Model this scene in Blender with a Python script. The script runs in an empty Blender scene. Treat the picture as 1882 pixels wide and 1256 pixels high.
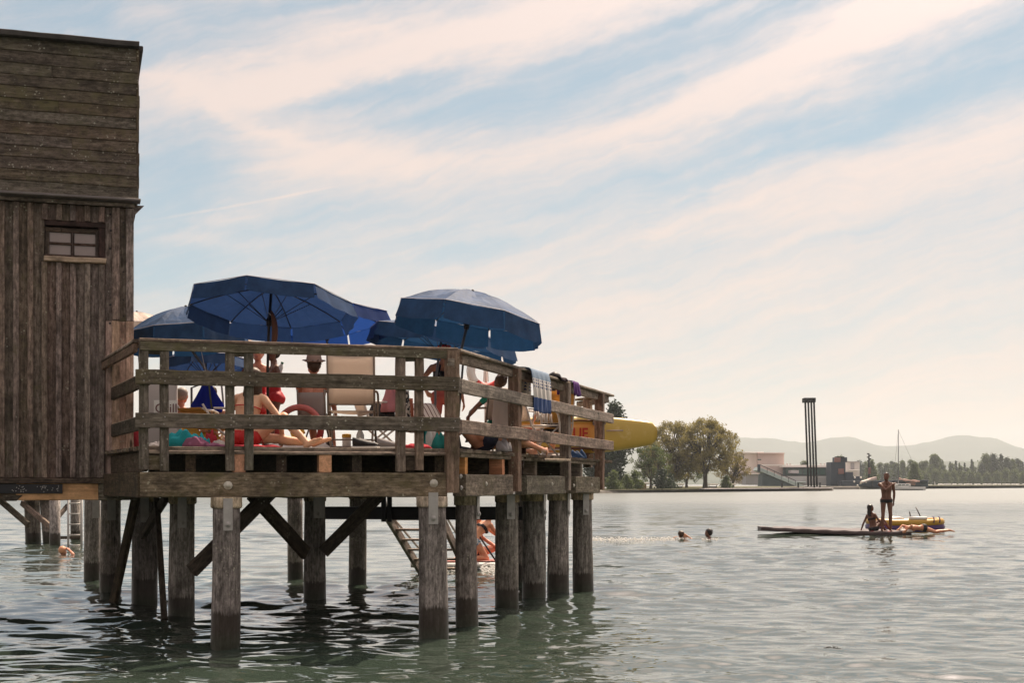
import bpy, bmesh, math, random
import numpy as np
from mathutils import Vector, Matrix
random.seed(7)
rng = np.random.default_rng(7)
SC = bpy.context.scene
COL = SC.collection
R = math.radians
F, CX, HY, EYE = 2500.0, 941.0, 890.0, 1.6      # focal length and horizon in photo pixels, eye height over the lake

# ------------------------------------------------------------------ camera, sky, sun, exposure
cam_data = bpy.data.cameras.new('camera')
cam = bpy.data.objects.new('camera', cam_data)
COL.objects.link(cam)
cam_data.sensor_width = 36.0
cam_data.lens = F / 1882.0 * 36.0
cam_data.shift_y = (HY - 628.0) / 1882.0
cam_data.clip_start = 0.1
cam_data.clip_end = 40000
cam.location = (0, 0, EYE)
cam.rotation_euler = (R(90), 0, 0)
SC.camera = cam

SUN_AZ, SUN_EL = 24.0, 54.0                     # degrees right of the view direction, above the horizon
SUN_STRENGTH, SKY_STRENGTH = 4.9, 0.088
AUREOLE = 10.0
SC.view_settings.view_transform = 'Standard'
SC.view_settings.look = 'None'
SC.view_settings.exposure = 0.46
SC.view_settings.gamma = 1.0
SC.view_settings.use_curve_mapping = False
cy = SC.cycles
cy.use_denoising = True
cy.max_bounces = 7
cy.diffuse_bounces = 3
cy.glossy_bounces = 4
cy.transmission_bounces = 4
cy.volume_bounces = 1
cy.transparent_max_bounces = 8
cy.caustics_reflective = False
cy.caustics_refractive = False
cy.sample_clamp_indirect = 6.0

sun_data = bpy.data.lights.new('sun', 'SUN')
sun = bpy.data.objects.new('sun', sun_data)
COL.objects.link(sun)
sun_data.energy = SUN_STRENGTH
sun_data.angle = R(0.53)
sun_data.color = (1.0, 0.83, 0.64)
sdir = Vector((math.sin(R(SUN_AZ)) * math.cos(R(SUN_EL)), math.cos(R(SUN_AZ)) * math.cos(R(SUN_EL)), math.sin(R(SUN_EL))))
sun.rotation_euler = sdir.to_track_quat('Z', 'Y').to_euler()


class NT:
    """small helper to write node trees"""
    def __init__(self, tree):
        self.t = tree
        self.t.nodes.clear()

    def n(self, typ, ins=None, **props):
        nd = self.t.nodes.new(typ)
        for k, v in props.items():
            setattr(nd, k, v)
        for k, v in (ins or {}).items():
            sock = nd.inputs[k]
            if isinstance(v, bpy.types.NodeSocket):
                self.t.links.new(v, sock)
            else:
                sock.default_value = v
        return nd

    def m(self, op, a, b=None, c=None, clamp=False):
        ins = {0: a}
        if b is not None:
            ins[1] = b
        if c is not None:
            ins[2] = c
        nd = self.n('ShaderNodeMath', ins, operation=op)
        nd.use_clamp = clamp
        return nd.outputs[0]

    def vm(self, op, a, b=None, out=0):
        ins = {0: a}
        if b is not None:
            ins[1] = b
        return self.n('ShaderNodeVectorMath', ins, operation=op).outputs[out]

    def noise(self, vec, scale, detail=3.0, rough=0.55, dist=0.0):
        return self.n('ShaderNodeTexNoise', {'Vector': vec, 'Scale': scale, 'Detail': detail, 'Roughness': rough, 'Distortion': dist}).outputs[0]

    def ramp(self, fac, lo, hi, a=0.0, b=1.0):
        nd = self.n('ShaderNodeMapRange', {0: fac, 1: lo, 2: hi, 3: a, 4: b}, interpolation_type='SMOOTHSTEP')
        return nd.outputs[0]

    def mix(self, fac, a, b):
        nd = self.n('ShaderNodeMix', data_type='RGBA')
        for sock, v in ((nd.inputs[0], fac), (nd.inputs[6], a), (nd.inputs[7], b)):
            if isinstance(v, bpy.types.NodeSocket):
                self.t.links.new(v, sock)
            else:
                if sock.type == 'RGBA' and len(v) == 3:
                    v = (*v, 1)
                sock.default_value = v
        return nd.outputs[2]


world = bpy.data.worlds.new('World')
SC.world = world
world.use_nodes = True
w = NT(world.node_tree)
sky = w.n('ShaderNodeTexSky', sky_type='NISHITA')
sky.sun_disc = False
sky.sun_elevation = R(SUN_EL)
sky.sun_rotation = R(SUN_AZ)
sky.altitude = 400
sky.air_density = 1.0
sky.dust_density = 1.6
sky.ozone_density = 1.5
gen = w.n('ShaderNodeTexCoord').outputs['Generated']
sep = w.n('ShaderNodeSeparateXYZ', {0: gen})
az = w.m('ARCTAN2', sep.outputs[0], sep.outputs[1])
el = w.m('ARCSINE', sep.outputs[2])
ae = w.n('ShaderNodeCombineXYZ', {0: az, 1: el, 2: 0.0}).outputs[0]
# wisps: noise on the view direction, stretched along a tilted streak axis
ROT = R(17)
rot = w.n('ShaderNodeVectorRotate', {'Vector': gen, 'Axis': (0, 1, 0), 'Angle': ROT}, rotation_type='AXIS_ANGLE').outputs[0]
wn = w.noise(gen, 5.0, 4.0)
warpv = w.vm('MULTIPLY', w.n('ShaderNodeTexNoise', {'Vector': gen, 'Scale': 7.0, 'Detail': 5.0, 'Roughness': 0.6}).outputs[1], (0.05, 0.05, 0.05))
rw = w.vm('ADD', rot, warpv)
st1 = w.noise(w.vm('MULTIPLY', rw, (3.6, 3.0, 40.0)), 1.0, 8.0, 0.62)
st2 = w.noise(w.vm('MULTIPLY', rw, (8.0, 6.0, 120.0)), 1.0, 6.0, 0.6)
st3 = w.noise(w.vm('MULTIPLY', rw, (2.2, 2.2, 10.0)), 1.0, 4.0, 0.55)
puff = w.noise(gen, 60.0, 6.0, 0.65)
awarp = w.vm('MULTIPLY', w.vm('SUBTRACT', w.n('ShaderNodeTexNoise', {'Vector': w.vm('MULTIPLY', rot, (9.0, 6.0, 30.0)), 'Scale': 1.0, 'Detail': 5.0, 'Roughness': 0.62}).outputs[1], (0.5, 0.5, 0.5)), (0.085, 0.055, 0.0))
aw = w.vm('ADD', ae, awarp)
# the cirrus bands, each where it stands in the sky: (px, py, tilt in degrees, half length, half width, amount)
BANDS = [
    (700, 92, 14, 420, 52, 0.95), (1080, 22, 12, 330, 42, 0.55), (420, 168, 10, 170, 34, 0.45), (235, 20, -18, 90, 26, 0.35),
    (560, 268, -10, 190, 58, 0.80), (430, 218, -16, 190, 12, 0.40), (700, 300, 4, 200, 34, 0.40),
    (1000, 268, 12, 260, 26, 0.45), (1330, 190, 18, 330, 34, 0.52), (1560, 90, 20, 330, 60, 0.55), (1760, 30, 16, 200, 40, 0.35),
    (1780, 300, 8, 320, 55, 0.55), (1350, 420, 9, 420, 40, 0.45), (1650, 480, 6, 520, 110, 0.22), (1100, 560, 4, 500, 55, 0.22),
    (700, 430, 5, 420, 16, 0.16), (410, 402, 3, 60, 13, 0.40), (420, 445, 4, 90, 16, 0.25),
    (1700, 215, 14, 300, 34, -0.50), (1330, 330, 20, 210, 20, -0.42), (330, 360, 70, 210, 66, -0.40), (620, 185, 8, 220, 14, -0.35),
    (1050, 150, 11, 330, 30, -0.20), (1320, 25, 14, 170, 14, -0.15), (100, 20, 0, 170, 60, -0.55), (1420, 105, 8, 80, 18, -0.12),
]
tot = None
for (bx, by, ang, L, Wd, amp) in BANDS:
    ca, ce = math.atan((bx - CX) / F), math.atan((HY - by) / F)
    q = w.vm('SUBTRACT', aw, (ca, ce, 0))
    q = w.n('ShaderNodeVectorRotate', {'Vector': q, 'Axis': (0, 0, 1), 'Angle': R(-ang)}, rotation_type='AXIS_ANGLE').outputs[0]
    q = w.vm('MULTIPLY', q, (F / L, F / Wd, 0))
    d2 = w.vm('DOT_PRODUCT', q, q, out=1)
    g = w.m('MULTIPLY', w.m('EXPONENT', w.m('MULTIPLY', d2, -0.8)), amp)
    tot = g if tot is None else w.m('ADD', tot, g)
lowcov = w.ramp(el, 0.20, 0.055)                                   # cover thickens towards the horizon
rightcov = w.ramp(w.m('ABSOLUTE', w.m('SUBTRACT', az, R(50))), R(72), R(22))
cov = w.m('MULTIPLY_ADD', lowcov, 0.46, w.m('MULTIPLY_ADD', rightcov, 0.12, 0.05))
cov = w.m('ADD', cov, w.m('MULTIPLY_ADD', st3, 0.35, -0.12))
around = w.m('MULTIPLY', w.ramp(w.m('ABSOLUTE', az), R(24), R(50)), 0.62)      # the cirrus goes on all round
high = w.m('MULTIPLY', w.ramp(el, R(20), R(30)), 0.72)
dens = w.m('ADD', w.m('ADD', cov, tot), w.m('MAXIMUM', around, high))
tex = w.m('MULTIPLY_ADD', st1, 2.3, w.m('MULTIPLY_ADD', st2, 1.15, w.m('MULTIPLY_ADD', puff, 0.55, -2.0)))
dens = w.m('ADD', dens, w.m('MULTIPLY', tex, 0.74))
mask = w.ramp(dens, -0.42, 1.30)
# an old contrail, low on the left
ca, ce = math.atan((450 - CX) / F), math.atan((HY - 384) / F)
q = w.vm('SUBTRACT', w.vm('ADD', ae, w.vm('MULTIPLY', awarp, (0.06, 0.06, 0))), (ca, ce, 0))
q = w.n('ShaderNodeVectorRotate', {'Vector': q, 'Axis': (0, 0, 1), 'Angle': R(-12.0)}, rotation_type='AXIS_ANGLE').outputs[0]
q = w.vm('MULTIPLY', q, (F / 170, F / 2.4, 0))
trail = w.m('MULTIPLY', w.m('EXPONENT', w.m('MULTIPLY', w.vm('DOT_PRODUCT', w.vm('MULTIPLY', q, q), w.vm('MULTIPLY', q, q), out=1), -1.0)), 0.26)
mask = w.m('MULTIPLY', w.m('ADD', mask, trail, clamp=True), 0.95)
skyc = w.mix(0.55, w.vm('MULTIPLY', sky.outputs[0], (0.66, 0.84, 0.80)), (3.25, 4.1, 4.75))
cloudc = w.mix(w.ramp(el, 0.05, 0.33), (7.35, 5.92, 5.15), (7.15, 5.88, 5.36))
cloudc = w.mix(w.ramp(el, 0.10, 0.0), cloudc, (8.7, 6.1, 4.55))
# thin cirrus scatters forward: added glow round the (undrawn) sun disc, raised to brighten the water
cosun = w.vm('DOT_PRODUCT', gen, tuple(sdir), out=1)
ang = w.m('ARCCOSINE', w.m('MINIMUM', cosun, 0.99999))
aure = w.m('MULTIPLY', w.m('EXPONENT', w.m('MULTIPLY', w.m('POWER', w.m('DIVIDE', ang, R(18.5)), 2.0), -1.0)), AUREOLE)
cloudc = w.vm('SCALE', cloudc)
cloudc.node.inputs['Scale'].default_value = 1.0
w.t.links.new(w.m('ADD', aure, 1.0), cloudc.node.inputs['Scale'])
skymix = w.mix(mask, skyc, cloudc)
bg = w.n('ShaderNodeBackground', {'Color': skymix, 'Strength': SKY_STRENGTH})
w.n('ShaderNodeOutputWorld', {'Surface': bg.outputs[0]})
world.cycles.sampling_method = 'MANUAL'
world.cycles.sample_map_resolution = 512

# ------------------------------------------------------------------ helpers
WM = {}                                                            # world matrix of every object, by name


def place(o, parent, M):
    WM[o.name] = M.copy()
    if parent is None:
        o.matrix_basis = M
    else:
        o.parent = parent
        o.matrix_basis = WM[parent.name].inverted() @ M


def mesh_of(name, verts, faces, smooth=False):
    me = bpy.data.meshes.new(name)
    me.from_pydata([tuple(v) for v in verts], [], [tuple(f) for f in faces])
    if smooth:
        me.polygons.foreach_set('use_smooth', [True] * len(me.polygons))
    me.update()
    return me


def new(name, me, mat, parent=None, M=None, kind=None, label=None):
    o = bpy.data.objects.new(name, me)
    COL.objects.link(o)
    if mat is not None and me is not None and len(me.materials) == 0:
        me.materials.append(mat)
    place(o, parent, M if M is not None else Matrix())
    if kind:
        o['kind'] = kind
    if label:
        o['label'] = label
    return o


def tag(o, label, cat, group=None):
    o['label'] = label
    o['category'] = cat
    if group:
        o['group'] = group
    return o


def thing(name, label, cat, loc=(0, 0, 0), group=None):
    o = bpy.data.objects.new(name, None)
    COL.objects.link(o)
    o.empty_display_size = 0.1
    place(o, None, Matrix.Translation(Vector(loc)))
    return tag(o, label, cat, group)


def P(px, py, Y):
    return Vector(((px - CX) / F * Y, Y, EYE + (HY - py) / F * Y))


def W(px, Y, z):
    return Vector(((px - CX) / F * Y, Y, z))


def frame(p0, p1, up=(0, 0, 1)):
    x = (Vector(p1) - Vector(p0)).normalized()
    up = Vector(up)
    y = up.cross(x)
    if y.length < 1e-4:
        y = Vector((0, 1, 0)).cross(x)
    y.normalize()
    z = x.cross(y)
    M = Matrix((x, y, z)).transposed().to_4x4()
    M.translation = Vector(p0)
    return M


def timber_mesh(L, wd, ht, ch=0.008, n=5, jit=0.003):
    """a sawn timber along local x, section wd (y) by ht (z), chamfered, a little uneven"""
    a, b = wd / 2, ht / 2
    ch = min(ch, a * 0.45, b * 0.45)
    sec = [(-a + ch, -b), (a - ch, -b), (a, -b + ch), (a, b - ch), (a - ch, b), (-a + ch, b), (-a, b - ch), (-a, -b + ch)]
    V, Fc = [], []
    jit = min(jit, a * 0.12, b * 0.12)
    for i in range(n):
        x = L * i / (n - 1)
        jy, jz = random.uniform(-jit, jit), random.uniform(-jit, jit)
        for (y, z) in sec:
            V.append((x + (random.uniform(-jit, jit) if i in (0, n - 1) else 0), y + jy + random.uniform(-jit, jit) * 0.3, z + jz + random.uniform(-jit, jit) * 0.3))
    for i in range(n - 1):
        for k in range(8):
            q = (k + 1) % 8
            Fc.append((i * 8 + k, i * 8 + q, (i + 1) * 8 + q, (i + 1) * 8 + k))
    Fc.append(tuple(range(7, -1, -1)))
    Fc.append(tuple((n - 1) * 8 + k for k in range(8)))
    return mesh_of('timber', V, Fc)


def beam(name, mat, p0, p1, wd, ht, parent=None, up=(0, 0, 1), ch=0.008, n=5, jit=0.003, label=None):
    L = (Vector(p1) - Vector(p0)).length
    return new(name, timber_mesh(L, wd, ht, ch, n, jit), mat, parent, frame(p0, p1, up), label=label)


def tube_geo(pts, r, seg=7, caps=True):
    pts = [Vector(p) for p in pts]
    rs = r if isinstance(r, (list, tuple)) else [r] * len(pts)
    V, Fc = [], []
    nrm = None
    for i, p in enumerate(pts):
        d = (pts[min(i + 1, len(pts) - 1)] - pts[max(i - 1, 0)]).normalized()
        if nrm is None:
            nrm = d.orthogonal().normalized()
        else:
            nrm = (nrm - d * nrm.dot(d)).normalized()
        bn = d.cross(nrm)
        for k in range(seg):
            a = 2 * math.pi * k / seg
            V.append(p + (nrm * math.cos(a) + bn * math.sin(a)) * rs[i])
    for i in range(len(pts) - 1):
        for k in range(seg):
            q = (k + 1) % seg
            Fc.append((i * seg + k, i * seg + q, (i + 1) * seg + q, (i + 1) * seg + k))
    if caps:
        Fc.append(tuple(range(seg - 1, -1, -1)))
        Fc.append(tuple((len(pts) - 1) * seg + k for k in range(seg)))
    return V, Fc


def tube(name, mat, pts, r, parent=None, seg=7, smooth=True):
    pts = [Vector(p) for p in pts]
    o = pts[0].copy()
    V, Fc = tube_geo([p - o for p in pts], r, seg)
    return new(name, mesh_of(name, V, Fc, smooth), mat, parent, Matrix.Translation(o))


def smooth_path(pts, n=6):
    """catmull-rom through pts"""
    pts = [Vector(p) for p in pts]
    out = []
    for i in range(len(pts) - 1):
        p0, p1, p2, p3 = pts[max(i - 1, 0)], pts[i], pts[i + 1], pts[min(i + 2, len(pts) - 1)]
        for k in range(n):
            t = k / n
            out.append(0.5 * ((2 * p1) + (p2 - p0) * t + (2 * p0 - 5 * p1 + 4 * p2 - p3) * t * t + (3 * p1 - p0 - 3 * p2 + p3) * t ** 3))
    out.append(pts[-1])
    return out


def lathe_mesh(prof, seg=20, wob=0.0, smooth=True):
    V, Fc = [], []
    for (r, z) in prof:
        for k in range(seg):
            a = 2 * math.pi * k / seg
            rr = r * (1 + random.uniform(-wob, wob))
            V.append((rr * math.cos(a), rr * math.sin(a), z))
    n = len(prof)
    for i in range(n - 1):
        for k in range(seg):
            q = (k + 1) % seg
            Fc.append((i * seg + k, i * seg + q, (i + 1) * seg + q, (i + 1) * seg + k))
    Fc.append(tuple(range(seg - 1, -1, -1)))
    Fc.append(tuple((n - 1) * seg + k for k in range(seg)))
    return mesh_of('lathe', V, Fc, smooth)


def disc_bolt(name, mat, p, nrm, r, h, parent, hexhead=True):
    """washer and nut, flat against a face with normal nrm"""
    M = Vector(nrm).to_track_quat('Z', 'Y').to_matrix().to_4x4()
    M.translation = Vector(p)
    me = lathe_mesh([(r, 0), (r, h * 0.4), (r * 0.9, h * 0.5), (r * 0.5, h * 0.5), (r * 0.48, h), (r * 0.2, h * 1.05)], 10)
    return new(name, me, mat, parent, M)


def grid_mesh(nu, nv, fn, name='sheet', thick=0.0, smooth=True):
    V = [fn(i / (nu - 1), j / (nv - 1)) for j in range(nv) for i in range(nu)]
    Fc = [(j * nu + i, j * nu + i + 1, (j + 1) * nu + i + 1, (j + 1) * nu + i) for j in range(nv - 1) for i in range(nu - 1)]
    me = mesh_of(name, V, Fc, smooth)
    if thick:
        bm = bmesh.new()
        bm.from_mesh(me)
        bm.normal_update()
        bmesh.ops.solidify(bm, geom=bm.faces[:], thickness=thick)
        bm.to_mesh(me)
        bm.free()
        if smooth:
            me.polygons.foreach_set('use_smooth', [True] * len(me.polygons))
    return me


# ------------------------------------------------------------------ materials
def base_mat(name):
    m = bpy.data.materials.new(name)
    m.use_nodes = True
    return m, NT(m.node_tree)


def finish(t, bsdf):
    t.n('ShaderNodeOutputMaterial', {'Surface': bsdf})


def plain(name, col, rough=0.6, metal=0.0, var=0.12, scale=9.0, bump=0.0, spec=0.35):
    m, t = base_mat(name)
    co = t.n('ShaderNodeTexCoord').outputs['Object']
    rnd = t.n('ShaderNodeObjectInfo').outputs['Random']
    nz = t.noise(t.vm('ADD', co, t.n('ShaderNodeCombineXYZ', {0: t.m('MULTIPLY', rnd, 31.0)}).outputs[0]), scale, 4.0)
    c = t.mix(nz, tuple(x * (1 - var * 1.6) for x in col), tuple(min(1, x * (1 + var * 1.6)) for x in col))
    ins = {'Base Color': c, 'Roughness': rough, 'Metallic': metal, 'Specular IOR Level': spec}
    if bump:
        ins['Normal'] = t.n('ShaderNodeBump', {'Strength': bump, 'Distance': 0.01, 'Height': nz}).outputs[0]
    b = t.n('ShaderNodeBsdfPrincipled', ins)
    finish(t, b.outputs[0])
    return m


def wood(name, light, dark, moss=0.3, lichen=0.2, axis=0, rough=0.85, wet=False, stain=(0.030, 0.024, 0.018), vary=0.35, coarse=1.0, mottle=1.0, mosscol=(0.120, 0.108, 0.056)):
    """weathered timber, grain along the piece's local axis; moss, lichen specks, dark water stains"""
    m, t = base_mat(name)
    co = t.n('ShaderNodeTexCoord').outputs['Object']
    rnd = t.n('ShaderNodeObjectInfo').outputs['Random']
    co = t.vm('ADD', co, t.n('ShaderNodeCombineXYZ', {0: t.m('MULTIPLY', rnd, 37.0), 1: t.m('MULTIPLY', rnd, 11.0), 2: t.m('MULTIPLY', rnd, 5.0)}).outputs[0])
    sc = [60.0, 60.0, 60.0]
    sc[axis] = 2.2
    warp = t.vm('MULTIPLY', t.n('ShaderNodeTexNoise', {'Vector': co, 'Scale': 2.5, 'Detail': 2.0}).outputs[1], (0.05, 0.05, 0.05))
    gco = t.vm('MULTIPLY', t.vm('ADD', co, warp), tuple(sc))
    grain = t.noise(gco, 1.0 / coarse, 5.0, 0.65)
    sc2 = [14.0, 14.0, 14.0]
    sc2[axis] = 1.1
    broad = t.noise(t.vm('MULTIPLY', co, tuple(sc2)), 1.0, 4.0, 0.6)
    big = t.noise(co, 2.3, 4.0, 0.6)
    c = t.mix(t.ramp(grain, 0.30, 0.72), dark, light)
    c = t.mix(t.ramp(broad, 0.40, 0.66, 0.0, 0.55), c, tuple(0.55 * a + 0.45 * b for a, b in zip(dark, stain)))
    sc3 = [26.0, 26.0, 26.0]
    sc3[axis] = 11.0
    mott = t.noise(t.vm('MULTIPLY', t.vm('ADD', co, (4.0, 1.0, 6.0)), tuple(sc3)), 1.0, 6.0, 0.78)
    c = t.vm('SCALE', c)
    t.t.links.new(t.ramp(mott, 0.34, 0.66, 1 - 0.48 * mottle, 1 + 0.50 * mottle), c.node.inputs['Scale'])
    # fine cracks along the grain
    crack = t.ramp(grain, 0.30, 0.22)
    c = t.mix(t.m('MULTIPLY', crack, 0.75), c, stain)
    # dark stains, moss
    c = t.mix(t.m('MULTIPLY', t.ramp(big, 0.52, 0.70), 0.60), c, stain)
    mo = t.noise(t.vm('ADD', co, (3.1, 7.7, 1.3)), 3.4, 6.0, 0.68)
    c = t.mix(t.m('MULTIPLY', t.ramp(mo, 0.62 - 0.30 * moss, 0.74 - 0.16 * moss), min(1, 0.45 + moss * 0.5)), c, mosscol)
    # knots
    kn = t.n('ShaderNodeTexVoronoi', {'Vector': t.vm('MULTIPLY', co, tuple(1.3 if i == axis else 4.5 for i in range(3))), 'Scale': 1.0}, feature='F1').outputs[0]
    c = t.mix(t.ramp(kn, 0.10, 0.05, 0.0, 0.8), c, stain)
    # pale lichen specks and blotches
    if lichen:
        v = t.n('ShaderNodeTexVoronoi', {'Vector': co, 'Scale': 27.0, 'Randomness': 1.0}, feature='F1').outputs[0]
        where = t.noise(t.vm('ADD', co, (9.0, 2.0, 5.0)), 5.0, 5.0, 0.7)
        sp = t.m('MULTIPLY', t.ramp(v, 0.34, 0.20), t.ramp(where, 0.62 - 0.24 * lichen, 0.72 - 0.20 * lichen))
        c = t.mix(t.m('MULTIPLY', sp, 0.9), c, (0.40, 0.38, 0.29))
        v2 = t.noise(t.vm('ADD', co, (1.0, 8.0, 2.0)), 24.0, 6.0, 0.75)
        sp2 = t.m('MULTIPLY', t.ramp(v2, 0.60, 0.68), t.ramp(where, 0.50, 0.62))
        c = t.mix(t.m('MULTIPLY', sp2, 0.55 * lichen), c, (0.24, 0.235, 0.17))
    hsv = t.n('ShaderNodeHueSaturation', {'Hue': t.m('MULTIPLY_ADD', rnd, 0.03, 0.485), 'Saturation': t.m('MULTIPLY_ADD', t.m('FRACT', t.m('MULTIPLY', rnd, 7.3)), 0.4, 0.75), 'Value': t.m('MULTIPLY_ADD', t.m('FRACT', t.m('MULTIPLY', rnd, 13.7)), vary, 1.0 - vary * 0.5), 'Color': c})
    c = hsv.outputs[0]
    rgh = rough
    if wet:
        pos = t.n('ShaderNodeSeparateXYZ', {0: t.n('ShaderNodeNewGeometry').outputs['Position']}).outputs[2]
        edge = t.m('ADD', t.m('ADD', pos, t.m('MULTIPLY_ADD', rnd, 0.10, -0.06)), t.m('ADD', t.m('MULTIPLY', t.m('SUBTRACT', grain, 0.5), 0.16), t.m('MULTIPLY', t.m('SUBTRACT', big, 0.5), 0.14)))
        wetm = t.ramp(edge, 0.30, 0.26)
        wc = t.mix(t.ramp(pos, 0.02, 0.2), (0.020, 0.024, 0.012), (0.026, 0.018, 0.012))
        c = t.mix(t.m('MULTIPLY', wetm, 0.90), c, wc)
        rgh = t.m('MULTIPLY_ADD', wetm, -0.5, rough)
    hgt = t.m('ADD', grain, t.m('MULTIPLY', broad, 0.6))
    bmp = t.n('ShaderNodeBump', {'Strength': 0.55, 'Distance': 0.006, 'Height': hgt})
    b = t.n('ShaderNodeBsdfPrincipled', {'Base Color': c, 'Roughness': rgh, 'Specular IOR Level': 0.25, 'Normal': bmp.outputs[0]})
    finish(t, b.outputs[0])
    return m


def fabric(name, col, trans=0.35, rough=0.8, var=0.12, weave=True, tcol=None):
    m, t = base_mat(name)
    co = t.n('ShaderNodeTexCoord').outputs['Object']
    nz = t.ramp(t.noise(co, 4.5, 6.0, 0.7), 0.28, 0.72)
    c = t.mix(nz, tuple(x * (1 - var) for x in col), tuple(min(1, x * (1 + var)) for x in col))
    bmp = t.n('ShaderNodeBump', {'Strength': 0.25, 'Distance': 0.01, 'Height': t.noise(co, 16.0, 3.0)}).outputs[0]
    b = t.n('ShaderNodeBsdfPrincipled', {'Base Color': c, 'Roughness': rough, 'Specular IOR Level': 0.22, 'Normal': bmp})
    if trans:
        tr = t.n('ShaderNodeBsdfTranslucent', {'Color': (*(tcol or col), 1), 'Normal': bmp})
        mx = t.n('ShaderNodeMixShader', {0: trans, 1: b.outputs[0], 2: tr.outputs[0]})
        finish(t, mx.outputs[0])
    else:
        finish(t, b.outputs[0])
    return m


def skin(name, col):
    m, t = base_mat(name)
    co = t.n('ShaderNodeTexCoord').outputs['Object']
    c = t.mix(t.ramp(t.noise(co, 5.0, 5.0, 0.65), .3, .7), (col[0] * .80, col[1] * .72, col[2] * .70), (min(1, col[0] * 1.14), col[1] * 1.2, col[2] * 1.2))
    b = t.n('ShaderNodeBsdfPrincipled', {'Base Color': c, 'Roughness': 0.48, 'Specular IOR Level': 0.4, 'Subsurface Weight': 0.12, 'Subsurface Radius': (0.02, 0.008, 0.004), 'Subsurface Scale': 1.0})
    finish(t, b.outputs[0])
    return m


M_SIDING = wood('weathered_siding', (0.186, 0.148, 0.111), (0.078, 0.061, 0.044), moss=0.50, lichen=0.42, vary=0.20, mosscol=(0.125, 0.108, 0.058))
M_BOARD = wood('weathered_wall_board', (0.222, 0.169, 0.140), (0.094, 0.071, 0.057), moss=0.22, lichen=0.25, vary=0.20)
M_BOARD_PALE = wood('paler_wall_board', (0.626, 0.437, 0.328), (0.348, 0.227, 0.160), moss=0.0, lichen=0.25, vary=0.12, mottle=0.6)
M_BATTEN = wood('batten_wood', (0.325, 0.248, 0.210), (0.137, 0.105, 0.087), moss=0.15, lichen=0.25, vary=0.20)
M_RAIL = wood('mossy_rail_wood', (0.214, 0.184, 0.140), (0.089, 0.076, 0.054), moss=0.42, lichen=0.45, mottle=0.75, vary=0.25)
M_RAIL_DRY = wood('grey_rail_wood', (0.388, 0.305, 0.244), (0.176, 0.132, 0.101), moss=0.25, lichen=0.40, mottle=0.75, vary=0.25)
M_POST = wood('post_wood', (0.332, 0.226, 0.177), (0.151, 0.102, 0.077), moss=0.22, lichen=0.30, mottle=0.7, vary=0.25)
M_BEAM = wood('mossy_beam_wood', (0.281, 0.233, 0.168), (0.125, 0.103, 0.069), moss=0.45, lichen=0.30, vary=0.20)
M_DECK = wood('deck_wood', (0.325, 0.264, 0.196), (0.163, 0.126, 0.092), moss=0.10, lichen=0.30, vary=0.35)
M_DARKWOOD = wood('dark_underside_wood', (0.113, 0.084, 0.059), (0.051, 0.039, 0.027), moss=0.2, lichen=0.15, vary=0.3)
M_FRESH = wood('fresh_timber', (0.84, 0.45, 0.235), (0.64, 0.31, 0.150), moss=-0.5, lichen=0.0, vary=0.12, mottle=0.25, stain=(0.16, 0.075, 0.03))
M_PILE = wood('pile_wood', (0.346, 0.307, 0.275), (0.145, 0.127, 0.111), moss=0.10, lichen=0.40, axis=2, wet=True, vary=0.38)
M_PILECAP = wood('pale_pile_head', (0.646, 0.520, 0.359), (0.351, 0.267, 0.167), moss=0.05, lichen=0.2, axis=2, vary=0.2)
M_STEEL = plain('galvanised_steel', (0.40, 0.385, 0.365), 0.55, 0.35, 0.2, 14.0)
M_BOLT = plain('washer_steel', (0.52, 0.49, 0.42), 0.45, 0.4, 0.2, 30.0)
M_DARKSTEEL = plain('dark_steel', (0.035, 0.036, 0.040), 0.5, 0.6, 0.2)
M_SLATE = plain('dark_metal_flashing', (0.050, 0.046, 0.050), 0.6, 0.2, 0.35, 12.0)
M_FLASH = plain('grey_ledge_flashing', (0.17, 0.15, 0.145), 0.6, 0.1, 0.3, 8.0)
M_CAPDARK = plain('tar_paper_edge', (0.052, 0.046, 0.042), 0.8, 0.0, 0.45, 10.0, 0.3)
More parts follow.
